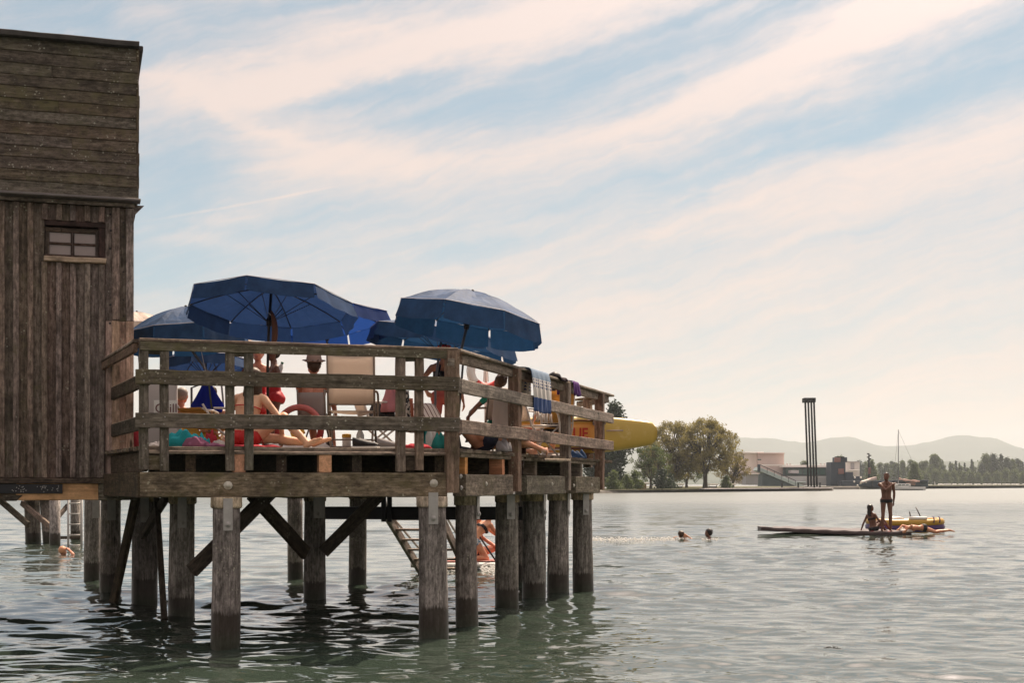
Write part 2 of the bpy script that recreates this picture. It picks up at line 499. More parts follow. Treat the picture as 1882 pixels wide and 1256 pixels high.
# ------------------------------------------------------------------ lake, far land, hills
def build_water():
    ys = [4.0]
    while ys[-1] < 110:
        ys.append(ys[-1] * 1.0031)
    while ys[-1] < 8500:
        ys.append(ys[-1] * 1.10)
    ys = np.array(ys)
    core = np.linspace(-0.50, 0.50, 330)
    side = np.linspace(0.52, 1.2, 18)
    tn = np.tan(np.concatenate([-side[::-1], core, side]))
    X = ys[:, None] * tn[None, :]
    Y = np.repeat(ys[:, None], len(tn), 1)
    X = np.clip(X, -8500, 8500)
    Z = np.zeros_like(X)
    dy = ys * 0.0034
    r = np.random.default_rng(3)
    lams = np.exp(r.uniform(np.log(0.13), np.log(3.0), 110))
    for lam in lams:
        th = r.normal(R(75), R(34))                 # waves travel mostly along the view, a little across
        k = 2 * math.pi / lam
        slope = 0.0190 * (lam / 0.8) ** (-0.32 if lam < 0.8 else -0.66)
        amp = slope / k
        fade = np.clip((lam / dy - 3.0) / 3.0, 0, 1)[:, None]
        ph = r.uniform(0, 6.28)
        grp = 0.75 + 0.5 * np.sin(X * r.uniform(-.5, .5) + Y * r.uniform(-.3, .3) + ph * 3)
        s = np.sin(k * (X * math.cos(th) + Y * math.sin(th)) + ph)
        Z += amp * fade * grp * (s + 0.22 * np.cos(2 * (k * (X * math.cos(th) + Y * math.sin(th)) + ph)))
    gust = np.zeros_like(X)                          # calmer and rougher patches drifting over the lake
    for i in range(9):
        th, lam, ph = r.uniform(0, 3.14), r.uniform(5, 22), r.uniform(0, 6.28)
        gust += np.sin((X * math.cos(th) + Y * math.sin(th)) * 6.28 / lam + ph)
    Z *= np.clip(1.0 + 0.12 * gust, 0.70, 1.5)
    n, mcol = X.shape
    V = np.stack([X, Y, Z], -1).reshape(-1, 3)
    idx = np.arange(n * mcol).reshape(n, mcol)
    Q = np.stack([idx[:-1, :-1], idx[:-1, 1:], idx[1:, 1:], idx[1:, :-1]], -1).reshape(-1, 4)
    me = bpy.data.meshes.new('lake_water')
    me.vertices.add(len(V))
    me.vertices.foreach_set('co', V.ravel())
    me.loops.add(Q.size)
    me.loops.foreach_set('vertex_index', Q.ravel())
    me.polygons.add(len(Q))
    me.polygons.foreach_set('loop_start', np.arange(0, Q.size, 4))
    me.polygons.foreach_set('use_smooth', np.ones(len(Q), bool))
    me.update()
    me.validate()
    m, t = base_mat('lake_water')
    co = t.n('ShaderNodeTexCoord').outputs['Object']
    warp = t.vm('MULTIPLY', t.n('ShaderNodeTexNoise', {'Vector': co, 'Scale': 0.5, 'Detail': 2.0}).outputs[1], (0.6, 0.6, 0))
    c2 = t.vm('ADD', co, warp)
    f1 = t.noise(t.vm('MULTIPLY', c2, (2.0, 3.6, 1.0)), 1.0, 3.0, 0.5)
    f2 = t.noise(t.vm('MULTIPLY', c2, (0.45, 0.9, 1.0)), 1.0, 3.0, 0.5)
    patch = t.ramp(t.noise(co, 0.045, 3.0), 0.35, 0.65, 0.35, 1.0)
    h = t.m('MULTIPLY', t.m('ADD', t.m('MULTIPLY', f1, 0.020), t.m('MULTIPLY', f2, 0.10)), patch)
    bmp = t.n('ShaderNodeBump', {'Strength': 0.8, 'Distance': 1.0, 'Height': h}).outputs[0]
    col = t.mix(t.noise(co, 0.12, 3.0), (0.030, 0.045, 0.035), (0.040, 0.056, 0.043))
    # beyond the wavelets that the mesh carries, the chop is only a roughness
    far_ = t.n('ShaderNodeSeparateXYZ', {0: co}).outputs[1]
    rghw = t.ramp(far_, 22.0, 150.0, 0.035, 0.34)
    b = t.n('ShaderNodeBsdfPrincipled', {'Base Color': col, 'Roughness': rghw, 'IOR': 1.8, 'Specular IOR Level': 0.5, 'Normal': bmp})
    finish(t, b.outputs[0])
    return new('lake_water', me, m, kind='structure')


lake = build_water()
M_BED = plain('lake_mud', (0.03, 0.04, 0.03), 0.9, 0, 0.2, 0.2)
new('lake_bed', mesh_of('lake_bed', [(-8600, -8600, -2.4), (8600, -8600, -2.4), (8600, 8600, -2.4), (-8600, 8600, -2.4)], [(0, 1, 2, 3)]), M_BED, kind='structure')


def ground_mat(name, a, b2, sc):
    m, t = base_mat(name)
    co = t.n('ShaderNodeTexCoord').outputs['Object']
    c = t.mix(t.noise(co, sc, 6.0, 0.65), a, b2)
    bs = t.n('ShaderNodeBsdfPrincipled', {'Base Color': c, 'Roughness': 0.95, 'Specular IOR Level': 0.1})
    finish(t, bs.outputs[0])
    return m


M_HILL = ground_mat('forest_hill', (0.014, 0.026, 0.018), (0.075, 0.090, 0.045), 0.006)
M_LAND = ground_mat('park_ground', (0.07, 0.085, 0.04), (0.15, 0.135, 0.09), 0.05)
M_STONE = plain('shore_stone', (0.16, 0.145, 0.125), 0.9, 0, 0.4, 0.6, 0.4)


def ridge(name, prof, Y, depth, seed, rough):
    """a range of hills: skyline through (px, py), falling to the lake in front"""
    r = np.random.default_rng(seed)
    xs = np.linspace(prof[0][0], prof[-1][0], 300)
    top = np.interp(xs, [p[0] for p in prof], [p[1] for p in prof])
    for wl in (130, 61, 29, 13, 6):
        ph = r.uniform(0, 6.3)
        top += rough * (wl / 130) ** 0.9 * np.sin(xs / wl * 6.28 + ph + np.sin(xs / wl * 2.1))
    top += r.normal(0, 0.35, len(xs))
    H = EYE + (HY - top) / F * Y
    X = (xs - CX) / F * Y
    rows = []
    for v in (-1.0, -.8, -.62, -.46, -.32, -.2, -.1, 0, .12, .4):
        f = max(0.0, 1 - abs(v) ** 0.85) if v < 0 else 1 - v * 0.8
        y = Y + depth * v
        bump = 1 + (0.16 * np.sin(xs / 33 + v * 9) + 0.10 * np.sin(xs / 14 - v * 17)) * (1 - f) * f * 2.2
        rows.append(np.stack([X * (1 + 0.0 * v), np.full_like(X, y) + 60 * np.sin(xs / 21 + v * 5), np.maximum(0.2, H * f * bump)], -1))
    V = np.concatenate(rows)
    n = len(xs)
    Fc = [(j * n + i, j * n + i + 1, (j + 1) * n + i + 1, (j + 1) * n + i) for j in range(len(rows) - 1) for i in range(n - 1)]
    return new(name, mesh_of(name, V, Fc, True), M_HILL, kind='structure')


ridge('hills', [(-1200, 850), (-300, 835), (500, 840), (1000, 826), (1200, 815), (1345, 800), (1400, 806), (1440, 812), (1480, 813), (1520, 806), (1560, 805), (1600, 812), (1640, 822), (1665, 821), (1700, 815), (1740, 803), (1765, 799), (1800, 804), (1850, 815), (1900, 826), (2100, 842), (2600, 850), (3300, 858)], 6500, 1500, 5, 1.6)
ridge('foothills', [(-1500, 874), (600, 872), (1200, 868), (1380, 862), (1500, 866), (1620, 860), (1700, 851), (1760, 846), (1830, 852), (1900, 858), (2200, 866), (3000, 872)], 3600, 900, 9, 1.2)


def land(name, edge, back, z, mat):
    """flat ground with a sloping stone edge: edge = list of (x, y) along the water, back = the far outline"""
    n = len(edge)
    V = [(x, y, -0.6) for x, y in edge] + [(x, y + 0.9, z * 0.8 + random.uniform(-.05, .05)) for x, y in edge] + [(x, y + 1.4, z) for x, y in edge] + [(x, y, z + 0.3) for x, y in back]
    Fc = []
    for k in range(2):
        Fc += [(k * n + i, k * n + i + 1, (k + 1) * n + i + 1, (k + 1) * n + i) for i in range(n - 1)]
    me_top = [tuple(range(2 * n, 3 * n)) + tuple(range(3 * n + len(back) - 1, 3 * n - 1, -1))]
    me = mesh_of(name, V, Fc + me_top)
    me.materials.append(M_STONE)
    me.materials.append(mat)
    me.polygons[len(me.polygons) - 1].material_index = 1
    return new(name, me, None, kind='structure')


def xy(px, Y):
    return ((px - CX) / F * Y, Y)


edge = [xy(880, 232), xy(960, 230), xy(1040, 228), xy(1100, 229), xy(1180, 243), xy(1260, 262), xy(1340, 280), xy(1420, 294), xy(1480, 303), xy(1526, 308), xy(1533, 312)]
land('promontory', edge, [xy(1500, 330), xy(1400, 420), xy(860, 420)], 0.55, M_LAND)
edge2 = [xy(p, 395) for p in range(1340, 1600, 20)] + [xy(1610, 420), xy(1630, 520), xy(1650, 760), xy(1680, 860)] + [xy(p, 880 + random.uniform(-6, 6)) for p in range(1700, 2300, 20)]
land('far_shore', edge2, [xy(2300, 1500), xy(1300, 1500)], 0.9, M_LAND)
edge3 = [xy(p, 1500) for p in range(-700, 960, 80)]
land('west_shore', edge3, [xy(1000, 2300), xy(-900, 2300)], 1.0, M_LAND)


# ------------------------------------------------------------------ trees
def leaf_mat(name, a, b2, trans=0.35):
    m, t = base_mat(name)
    co = t.n('ShaderNodeTexCoord').outputs['Object']
    nz = t.noise(co, 0.9, 3.0)
    n2 = t.noise(co, 4.0, 2.0)
    c = t.mix(t.m('ADD', t.m('MULTIPLY', nz, 0.6), t.m('MULTIPLY', n2, 0.4)), a, b2)
    b = t.n('ShaderNodeBsdfPrincipled', {'Base Color': c, 'Roughness': 0.6, 'Specular IOR Level': 0.3})
    tr = t.n('ShaderNodeBsdfTranslucent', {'Color': t.mix(0.5, c, (b2[0] * 1.5, b2[1] * 1.5, b2[2]))})
    finish(t, t.n('ShaderNodeMixShader', {0: trans, 1: b.outputs[0], 2: tr.outputs[0]}).outputs[0])
    return m


M_LEAF_PALE = leaf_mat('pale_olive_leaves', (0.115, 0.112, 0.042), (0.27, 0.225, 0.085), 0.45)
M_LEAF_DARK = leaf_mat('dark_leaves', (0.026, 0.046, 0.034), (0.060, 0.080, 0.048), 0.15)
M_LEAF_MID = leaf_mat('mid_leaves', (0.052, 0.082, 0.034), (0.12, 0.15, 0.058), 0.32)
M_LEAF_YEL = leaf_mat('yellowish_leaves', (0.11, 0.10, 0.03), (0.22, 0.17, 0.055), 0.40)
M_BARK = plain('bark', (0.060, 0.047, 0.036), 0.9, 0, 0.35, 3.0)


def limbs_geo(base, h, spread, rad, levels, r, fan=0.6, first=0.28, nkids=(3, 4)):
    """tapered trunk and limbs; returns geometry and the branch tips"""
    V, Fc, tips = [], [], []

    def add(pts, rs):
        v, f = tube_geo(pts, rs, 6, False)
        o = len(V)
        V.extend(v)
        Fc.extend([tuple(i + o for i in q) for q in f])

    def grow(p, d, L, rr, lev):
        mid = p + d * L * 0.5 + Vector((r.normal(0, .05), r.normal(0, .05), 0)) * L
        end = p + d * L + Vector((0, 0, 0.06 * L))
        add([p, mid, end], [rr, rr * 0.8, rr * 0.6])
        if lev == 0:
            tips.append((end, L))
            tips.append((mid, L))
            return
        if lev <= levels - 2:
            tips.append((end, L))
        for k in range(int(r.integers(nkids[0], nkids[1] + 1))):
            a = r.uniform(0, 6.28)
            out = Vector((math.cos(a), math.sin(a), 0))
            d2 = (d + out * fan * r.uniform(.6, 1.3) + Vector((0, 0, 0.10))).normalized()
            grow(end if k else mid.lerp(end, 0.75), d2, L * r.uniform(.62, .85), rr * 0.58, lev - 1)

    base = Vector(base)
    grow(base, Vector((r.normal(0, .04), r.normal(0, .04), 1)).normalized(), h * first, rad, levels)
    return V, Fc, tips


def leaves_geo(centres, per, rad, size, r, flat=0.8):
    C = np.repeat(np.array([tuple(c) for c, _ in centres]), per, 0)
    S = np.repeat(np.array([s for _, s in centres]), per)
    n = len(C)
    off = r.normal(0, 1, (n, 3))
    off /= np.linalg.norm(off, axis=1)[:, None]
    off *= (r.uniform(0, 1, n) ** 0.5)[:, None] * (rad * S)[:, None]
    off[:, 2] *= flat
    C = C + off
    a = r.normal(0, 1, (n, 3))
    a /= np.linalg.norm(a, axis=1)[:, None]
    b = np.cross(a, r.normal(0, 1, (n, 3)))
    b /= np.linalg.norm(b, axis=1)[:, None]
    sz = (size * r.uniform(.6, 1.35, n))[:, None]
    V = np.stack([C - a * sz, C + b * sz * 0.55, C + a * sz, C - b * sz * 0.55], 1).reshape(-1, 3)
    Q = np.arange(n * 4).reshape(n, 4)
    return V, Q


def fast_mesh(name, V, Q):
    me = bpy.data.meshes.new(name)
    V = np.asarray(V, dtype=np.float32)
    Q = np.asarray(Q, dtype=np.int32)
    me.vertices.add(len(V))
    me.vertices.foreach_set('co', V.ravel())
    me.loops.add(Q.size)
    me.loops.foreach_set('vertex_index', Q.ravel())
    me.polygons.add(len(Q))
    me.polygons.foreach_set('loop_start', np.arange(0, Q.size, Q.shape[1]))
    me.update()
    return me


def tree_meshes(h, fan, levels, per, leafr, leaf, seed, first=0.26, trunk=None, nkids=(3, 4), flat=.8):
    r = np.random.default_rng(seed)
    V, Fc, tips = limbs_geo((0, 0, 0), h, 0, trunk or h * 0.03, levels, r, fan, first, nkids)
    mt = mesh_of('trunk', V, Fc, True)
    zs = max(t[0].z for t in tips)
    k = h * 0.95 / zs
    mt.transform(Matrix.Diagonal((k, k, k, 1)))
    cs = [(t[0] * k, t[1] * k) for t in tips]
    LV, LQ = leaves_geo(cs, per, leafr, leaf, r, flat)
    LV[:, 2] = np.maximum(LV[:, 2], h * 0.10)
    return mt, fast_mesh('crown', LV, LQ)


def column_meshes(h, rad, n, leaf, seed, power=0.7, lo=0.06, lumps=9):
    """dense tree or poplar: leaf clumps through a tapering volume with an uneven outline"""
    r = np.random.default_rng(seed)
    cs = []
    for i in range(lumps * 7):
        z = r.uniform(lo, 1.0)
        prof = math.sin(math.pi * min(1, max(0.03, z)) ** power) ** 0.7
        a = r.uniform(0, 6.28)
        q = rad * prof * r.uniform(.25, .95)
        cs.append((Vector((q * math.cos(a), q * math.sin(a), z * h * 0.95)), rad * r.uniform(.28, .55)))
    LV, LQ = leaves_geo(cs, max(4, n // len(cs)), 1.0, leaf, r, 1.25)
    LV[:, 2] = np.maximum(LV[:, 2], h * 0.03)
    V, Fc = tube_geo([(0, 0, 0), (0.02 * h, 0, h * .4), (0, 0.01 * h, h * .9)], [h * .025, h * .016, h * .005], 6, False)
    return mesh_of('trunk', V, Fc, True), fast_mesh('crown', LV, LQ)


def put_tree(name, label, meshes, leafmat, loc, rz=0.0, sx=1.0, sz=1.0, group=None, cat='tree'):
    t = thing(name, label, cat, loc, group)
    M = Matrix.Translation(Vector(loc)) @ Matrix.Rotation(rz, 4, 'Z') @ Matrix.Diagonal((sx, sx, sz, 1))
    for me, nm, mt in ((meshes[0], 'trunk', M_BARK), (meshes[1], 'crown', leafmat)):
        o = new(nm, me, None, t, M)
        if len(me.materials) == 0:
            me.materials.append(mt)
        o.material_slots[0].link = 'OBJECT'
        o.material_slots[0].material = mt
    return t


def at(px, Y, z=0.55):
    return W(px, Y, z)




def open_tree(h, wd, clumps, per, leaf, seed, fork=0.20, trunk=0.55, lo=0.30):
    """broad tree: forked trunk, many limbs fanning up to leaf sprays all through an uneven dome"""
    r = np.random.default_rng(seed)
    V, Fc = [], []

    def add(pts, rs, seg=5):
        v, f = tube_geo(pts, rs, seg, False)
        o = len(V)
        V.extend(v)
        Fc.extend([tuple(i + o for i in q) for q in f])
    F0 = Vector((0, 0, h * fork))
    add([(0, 0, 0), (0.05, 0, h * fork * .5), F0], [trunk * 1.25, trunk * .85, trunk * .95], 8)
    mains = []
    for k in range(7):
        a = 2 * math.pi * k / 7 + r.uniform(-.3, .3)
        tilt = r.uniform(.25, .85) if k else .1
        d = Vector((math.cos(a) * math.sin(tilt), math.sin(a) * math.sin(tilt), math.cos(tilt)))
        e = F0 + d * h * r.uniform(.30, .42)
        m_ = F0.lerp(e, .5) + Vector((r.normal(0, .2), r.normal(0, .2), -.25 * math.sin(tilt)))
        add([F0, m_, e], [trunk * .55, trunk * .40, trunk * .26])
        mains.append((m_, e))
    cs = []
    n1, n2 = r.uniform(0, 6, 4), r.uniform(0, 6, 4)
    while len(cs) < clumps:
        a, u, q = r.uniform(0, 6.283), r.uniform(0, 1), r.uniform(.35, 1) ** .5
        lob = 1 + .16 * math.sin(3 * a + n1[0]) + .12 * math.sin(5 * a + n1[1] + u * 4)
        prof = math.sin(math.pi * (0.10 + 0.86 * u) ** .85) ** .62
        rad = wd / 2 * lob * prof * q
        z = h * (lo + (1 - lo) * u) * (1 + .03 * math.sin(4 * a + n2[1])) - h * .02
        c = Vector((rad * math.cos(a), rad * math.sin(a), z))
        cs.append((c, wd * r.uniform(.045, .10)))
        src = min(mains, key=lambda me_: (me_[1] - c).length)
        s0 = src[1] if r.uniform() < .6 else src[0].lerp(src[1], r.uniform(.3, .9))
        mid = s0.lerp(c, .55) + Vector((0, 0, -.03 * (c - s0).length)) + Vector(tuple(r.normal(0, .12, 3)))
        add([s0, mid, c], [.10, .055, .015], 4)
    LV, LQ = leaves_geo(cs, per, 1.15, leaf, r, .9)
    return mesh_of('trunk', V, Fc, True), fast_mesh('crown', LV, LQ)


big = open_tree(15.5, 14.2, 250, 78, 0.19, 21)
put_tree('park_tree', 'broad spreading tree with see-through pale crown on the promontory', big, M_LEAF_PALE, at(1296, 300), 0.6, 0.96, 0.97)
big2 = open_tree(15.5, 14.5, 260, 84, 0.20, 34, fork=.16, lo=.18)
put_tree('park_tree', 'tall pale tree left of the broad spreading tree, behind the yellow board tip', big2, M_LEAF_PALE, at(1234, 304), 2.0, 1.0, 0.94)
small = open_tree(8.5, 8.0, 90, 50, 0.17, 45, trunk=.28, lo=.25)
put_tree('park_tree', 'small yellowish tree at the right end of the park trees', small, M_LEAF_YEL, at(1347, 318), 0.2, 1.05, 0.95)
put_tree('park_tree', 'low rounded tree in front of the tall pale tree', small, M_LEAF_MID, at(1196, 276), 1.4, 1.0, 1.08)
put_tree('park_tree', 'low dull green tree between the two pale park trees', small, M_LEAF_MID, at(1262, 322), 2.9, 1.25, 0.95)
dense = column_meshes(17.0, 3.6, 9000, 0.34, 51, 0.62, lumps=11)
put_tree('evergreen_tree', 'tall dark blue-green evergreen just right of the deck end', dense, M_LEAF_DARK, at(1130, 262), 0.0, 0.95, 0.98)
put_tree('evergreen_tree', 'dark evergreen half hidden behind the last railing post', dense, M_LEAF_DARK, at(1101, 266), 1.7, 0.9, 0.80)
bush = column_meshes(3.2, 1.7, 1500, 0.2, 61, 0.5, lo=0.05)
for px, Y, s, lm, lab in ((1128, 243, 0.95, M_LEAF_MID, 'greyish shrub on the shore below the tall evergreen'), (1152, 252, 0.8, M_LEAF_MID, 'small shrub between evergreen and wooden shed'),
                          (1217, 262, 1.15, M_LEAF_DARK, 'round dark bush beside the wooden shed'), (1232, 268, 0.85, M_LEAF_DARK, 'small dark bush at the foot of the tall pale tree'),
                          (1335, 300, 0.8, M_LEAF_MID, 'low bush under the small yellowish tree'), (1168, 262, 1.0, M_LEAF_MID, 'light bush left of the wooden shed')):
    put_tree('shore_bush', lab, bush, lm, at(px, Y), random.uniform(0, 6), s * 1.05, s, 'bushes on the promontory', 'bush')

# the far wood: every tree its own, four kinds
far_kinds = [column_meshes(20.0, 5.2, 4600, 0.5, 71, 0.50, lumps=6), column_meshes(20.0, 6.4, 4600, 0.55, 72, 0.42, lumps=6), column_meshes(24.0, 1.9, 2200, 0.45, 73, 0.75), column_meshes(12.0, 5.4, 3600, 0.45, 74, 0.40, lumps=6)]
FARLAB = ['dense mid-height leafy tree in the far shore wood', 'broad bushy tree in the far shore wood', 'slim pointed poplar rising from the far shore wood', 'low rounded tree at the front of the far shore wood']
far_spots = []
for px in range(1560, 1900, 11):
    top = np.interp(px, [1560, 1580, 1600, 1640, 1665, 1690, 1706, 1718, 1735, 1760, 1790, 1810, 1840, 1882], [852, 850, 856, 850, 848, 852, 846, 838, 852, 858, 856, 852, 842, 846])
    far_spots.append((px + random.uniform(-4, 4), 960 + random.uniform(-30, 60), top + random.uniform(-3, 5), random.choice((0, 1, 0, 1))))
for px, tp in ((1746, 848), (1757, 846), (1763, 850), (1773, 850), (1786, 843), (1788, 848), (1839, 833), (1842, 836), (1861, 842), (1880, 848), (1722, 836)):
    far_spots.append((px, 985, tp, 2))
for px in (1812, 1825):
    far_spots.append((px, 950, 838, 1))
for px in (1716, 1720):
    far_spots.append((px, 930, 838, 0))
for px in range(1688, 1890, 16):
    far_spots.append((px + random.uniform(-4, 4), 915 + random.uniform(-8, 12), 868 + random.uniform(-4, 5), 3))
for i, (px, Y, top, k) in enumerate(far_spots):
    h0 = (20.0, 20.0, 24.0, 12.0)[k]
    hh = EYE + (HY - top) / F * Y - 0.9
    put_tree(('far_tree', 'far_tree', 'poplar', 'far_tree')[k], FARLAB[k], far_kinds[k], (M_LEAF_MID, M_LEAF_DARK, M_LEAF_DARK, M_LEAF_MID)[k] if i % 3 else M_LEAF_MID, W(px, Y, 0.9), random.uniform(0, 6), hh / h0 * random.uniform(.95, 1.2), hh / h0,
             ('leafy trees of the far wood', 'bushy trees of the far wood', 'poplars of the far wood', 'low trees of the far wood')[k])
# trees behind the festival building
for px, tp, lab in ((1478, 850, 'low bushy tree behind the flat-roofed pavilion'), (1545, 842, 'round tree behind the dark stage tower'), (1600, 848, 'green tree behind the light mast'), (1680, 852, 'large bushy tree right of the sailboat mast')):
    Y = 620
    hh = EYE + (HY - tp) / F * Y - 0.9
    put_tree('far_tree', lab, far_kinds[1], M_LEAF_MID, W(px, Y, 0.9), random.uniform(0, 6), hh / 20 * 1.15, hh / 20)

# ------------------------------------------------------------------ far buildings
M_CREAM = plain('cream_render', (0.74, 0.64, 0.58), 0.85, 0, 0.06, 0.3)
M_CREAM2 = plain('pinkish_render', (0.60, 0.47, 0.43), 0.85, 0, 0.06, 0.3)
M_GREYB = plain('grey_concrete', (0.40, 0.38, 0.39), 0.85, 0, 0.1, 0.3)
M_WHITEB = plain('white_roof_edge', (0.84, 0.78, 0.74), 0.7, 0, 0.05, 0.5)
M_NAVYB = plain('dark_blue_cladding', (0.035, 0.05, 0.075), 0.7, 0, 0.12, 0.3)
M_TEAL = plain('teal_cladding', (0.055, 0.085, 0.095), 0.7, 0, 0.15, 0.3)
M_GLASSB = plain('greenish_window_glass', (0.05, 0.11, 0.10), 0.15, 0.0, 0.1, 0.4, 0, 0.6)
M_STAND = plain('stand_panels', (0.42, 0.50, 0.50), 0.7, 0, 0.08, 0.4)
M_RUST = plain('rust_red_panel', (0.24, 0.115, 0.105), 0.7, 0, 0.15, 0.4)
M_BLACK = plain('black_paint', (0.010, 0.010, 0.012), 0.9, 0, 0.1, 9, 0, .05)
M_WHITE = plain('white_paint', (0.78, 0.76, 0.72), 0.45, 0, 0.04, 3.0)
M_RED = plain('red_paint', (0.60, 0.045, 0.035), 0.5, 0, 0.08, 3.0)


def block(name, mat, px0, px1, py0, py1, Y, depth, parent, bev=0.08):
    """a box-shaped building part standing where the photo shows it, with chamfered corners"""
    a, b = P(px0, py1, Y), P(px1, py0, Y)
    L = b.x - a.x
    H = b.z - a.z
    me = timber_mesh(L, depth, H, bev, 2, 0.0)
    M = Matrix.Translation((a.x, Y + depth / 2, (a.z + b.z) / 2))
    return new(name, me, mat, parent, M)


hall = thing('festival_hall', 'pale boxy festival hall with flat roofs beside the park trees', 'building', W(1400, 430, 0.9))
block('wall', M_CREAM, 1357, 1396, 834, 890, 432, 16, hall)
block('wall', M_CREAM2, 1394, 1441, 835, 888, 430, 16, hall)
block('roof', M_WHITEB, 1355.5, 1404, 831.2, 834, 430.5, 20, hall)
block('roof', M_CREAM2, 1393, 1442, 832.5, 835, 429, 18, hall)
block('window', M_GLASSB, 1357.5, 1367, 839, 844, 431.6, 0.6, hall)
block('window', M_GLASSB, 1392.5, 1399, 844.5, 846.3, 429.7, 0.6, hall)
block('annex', M_GREYB, 1371, 1405, 872, 892, 422, 8, hall)
block('roof', M_WHITEB, 1370, 1406, 871, 872.3, 421, 10, hall)
block('door', M_NAVYB, 1398, 1404, 878, 892, 421.7, 0.5, hall)

stand = thing('grandstand', 'open-air grandstand with sloping seat bank and dark underside', 'grandstand', W(1440, 405, 0.9))
sx0, sx1 = P(1396, 866, 405), P(1478, 896, 405)


def slab(name, mat, p0, p1, thick, depth, parent):
    return beam(name, mat, p0, p1, depth, thick, parent, up=(0, 0, 1), ch=0.05, n=2, jit=0)


slab('seat_bank', M_STAND, P(1394, 862, 405) + Vector((0, 4, 0)), P(1478, 897, 405) + Vector((0, 4, 0)), 1.1, 8, stand)
V = [P(1402, 871, 405.5), P(1470, 897, 405.5), P(1400, 897, 405.5)]
V2 = [v + Vector((0, 7, 0)) for v in V]
new('underside', mesh_of('underside', V + V2, [(0, 2, 1), (3, 4, 5), (0, 1, 4, 3), (1, 2, 5, 4), (2, 0, 3, 5)]), M_TEAL, stand)
beam('handrail', M_DARKSTEEL, P(1397, 855, 401.5), P(1462, 884, 401.5), 0.15, 0.18, stand, n=2, jit=0)
for i in range(6):
    q = P(1397 + i * 13, 855 + i * 5.8, 401.5)
    beam('rail_post', M_DARKSTEEL, q, q - Vector((0, 0, 1.5)), 0.12, 0.12, stand, n=2, jit=0)
beam('gantry', M_WHITEB, P(1397, 855.5, 408), P(1442, 855.5, 408), 1.2, 0.25, stand, n=2, jit=0)
block('tower_leg', M_NAVYB, 1393.5, 1397.5, 854, 868, 402.5, 1.5, stand)

pav = thing('lake_pavilion', 'long flat-roofed pavilion with green windows and white roof edge', 'building', W(1490, 430, 0.9))
block('wall', M_TEAL, 1441, 1540, 860, 893, 428, 14, pav)
block('roof', M_WHITEB, 1437, 1546, 855.5, 859.5, 426, 20, pav)
block('terrace', M_GREYB, 1440, 1546, 876, 893, 420, 6, pav)
block('balcony', M_GREYB, 1453, 1468, 865, 870.5, 423, 4, pav)
block('end_wall', M_WHITEB, 1541.5, 1545.5, 858, 875, 426.5, 14, pav)
for i in range(9):
    px0 = 1444 + i * 10.6
    win = block('window', M_GLASSB, px0, px0 + 9, 862, 873.5, 427.4, 0.5, pav)
for px in (1446, 1452, 1508, 1515, 1522, 1536):
    block('roof_vent', M_GREYB, px, px + 2.2, 852, 855.5, 432, 1.0, pav)
block('awning', M_STAND, 1462, 1481, 886, 888, 417, 3, pav)
sculpt = thing('wire_screen', 'curled pale metal screen at the right end of the pavilion terrace', 'sculpture', W(1538, 417, 2))
for i in range(7):
    q = [P(1531 + i * 2.0 + 5 * math.sin(k * .5), 884 - k * 1.6, 416.5) for k in range(8)]
    tube('strip', M_WHITEB, q, 0.09, sculpt, 5)

stage = thing('stage_tower', 'dark blue stage tower with stepped edge on the far shore', 'stage set', W(1540, 415, 0.9))
block('tower', M_NAVYB, 1527, 1554, 850, 896, 412, 6, stage)
block('tower_head', M_NAVYB, 1537, 1557, 841, 850, 413, 5, stage)
block('hood', M_BLACK, 1538, 1552, 839.6, 842.2, 412, 3, stage)
block('panel', M_RUST, 1534, 1545, 842, 850, 411.6, 0.6, stage)
block('panel', M_RUST, 1541, 1551, 862, 872, 411.5, 0.6, stage)
block('base', M_NAVYB, 1546, 1640, 884, 897, 408, 8, stage)
block('step', M_NAVYB, 1554, 1568, 868, 885, 411, 5, stage)
block('step', M_NAVYB, 1568, 1582, 876, 885, 411, 5, stage)
for px, py in ((1571, 878.5), (1582, 878), (1570, 886), (1582, 889), (1592, 887), (1576, 893)):
    M = Matrix.Translation(P(px, py, 407))
    new('lamp_globe', lathe_mesh([(0.05, -.3), (.22, -.2), (.3, 0), (.22, .2), (.05, .3)], 8), M_WHITE, stage, M)
whiteb = thing('white_cabin', 'white cabin block with grey door right of the stage tower', 'building', W(1568, 440, 0.9))
block('wall', M_WHITEB, 1556, 1580, 850, 893, 436, 10, whiteb)
block('roof', M_GREYB, 1555, 1581, 848.6, 850, 435, 12, whiteb)
block('door', M_GREYB, 1564, 1570, 852, 863, 435.6, 0.6, whiteb)
block('canopy', M_WHITEB, 1560, 1580, 864, 866.5, 431, 4, whiteb)
mast = thing('light_mast', 'floodlight mast with stacked lamps above the far stage', 'light mast', W(1597, 415, 0.9))
tube('pole', M_DARKSTEEL, [P(1597, 895, 415), P(1597, 835, 415)], [0.35, 0.22], mast)
for i in range(5):
    block('floodlight', M_DARKSTEEL, 1594.5 + (i % 2) * 3.5, 1598 + (i % 2) * 3.5, 833.5 + i * 3.2, 835.5 + i * 3.2, 414.4, 0.8, mast)
block('banner', M_RUST, 1596, 1600.5, 860, 872, 414.2, 0.4, mast)
prop = thing('stage_prop', 'pinkish stage prop shaped like a small tilted hull on the far shore', 'stage set', W(1600, 408, 0.9))
slab('hull', M_CREAM2, P(1596, 882.5, 406), P(1610, 879.5, 406), .8, 2, prop)
slab('awning', M_CREAM, P(1583, 887, 405), P(1599, 882, 405), 0.5, 3, prop)
beam('support', M_DARKSTEEL, P(1604, 884, 406), P(1604, 896, 406), 0.3, 0.3, prop, n=2)
dark = thing('boat_shed', 'long dark shed behind the sailboat', 'building', W(1680, 440, 0.9))
block('wall', M_TEAL, 1628, 1706, 885, 896, 436, 10, dark)
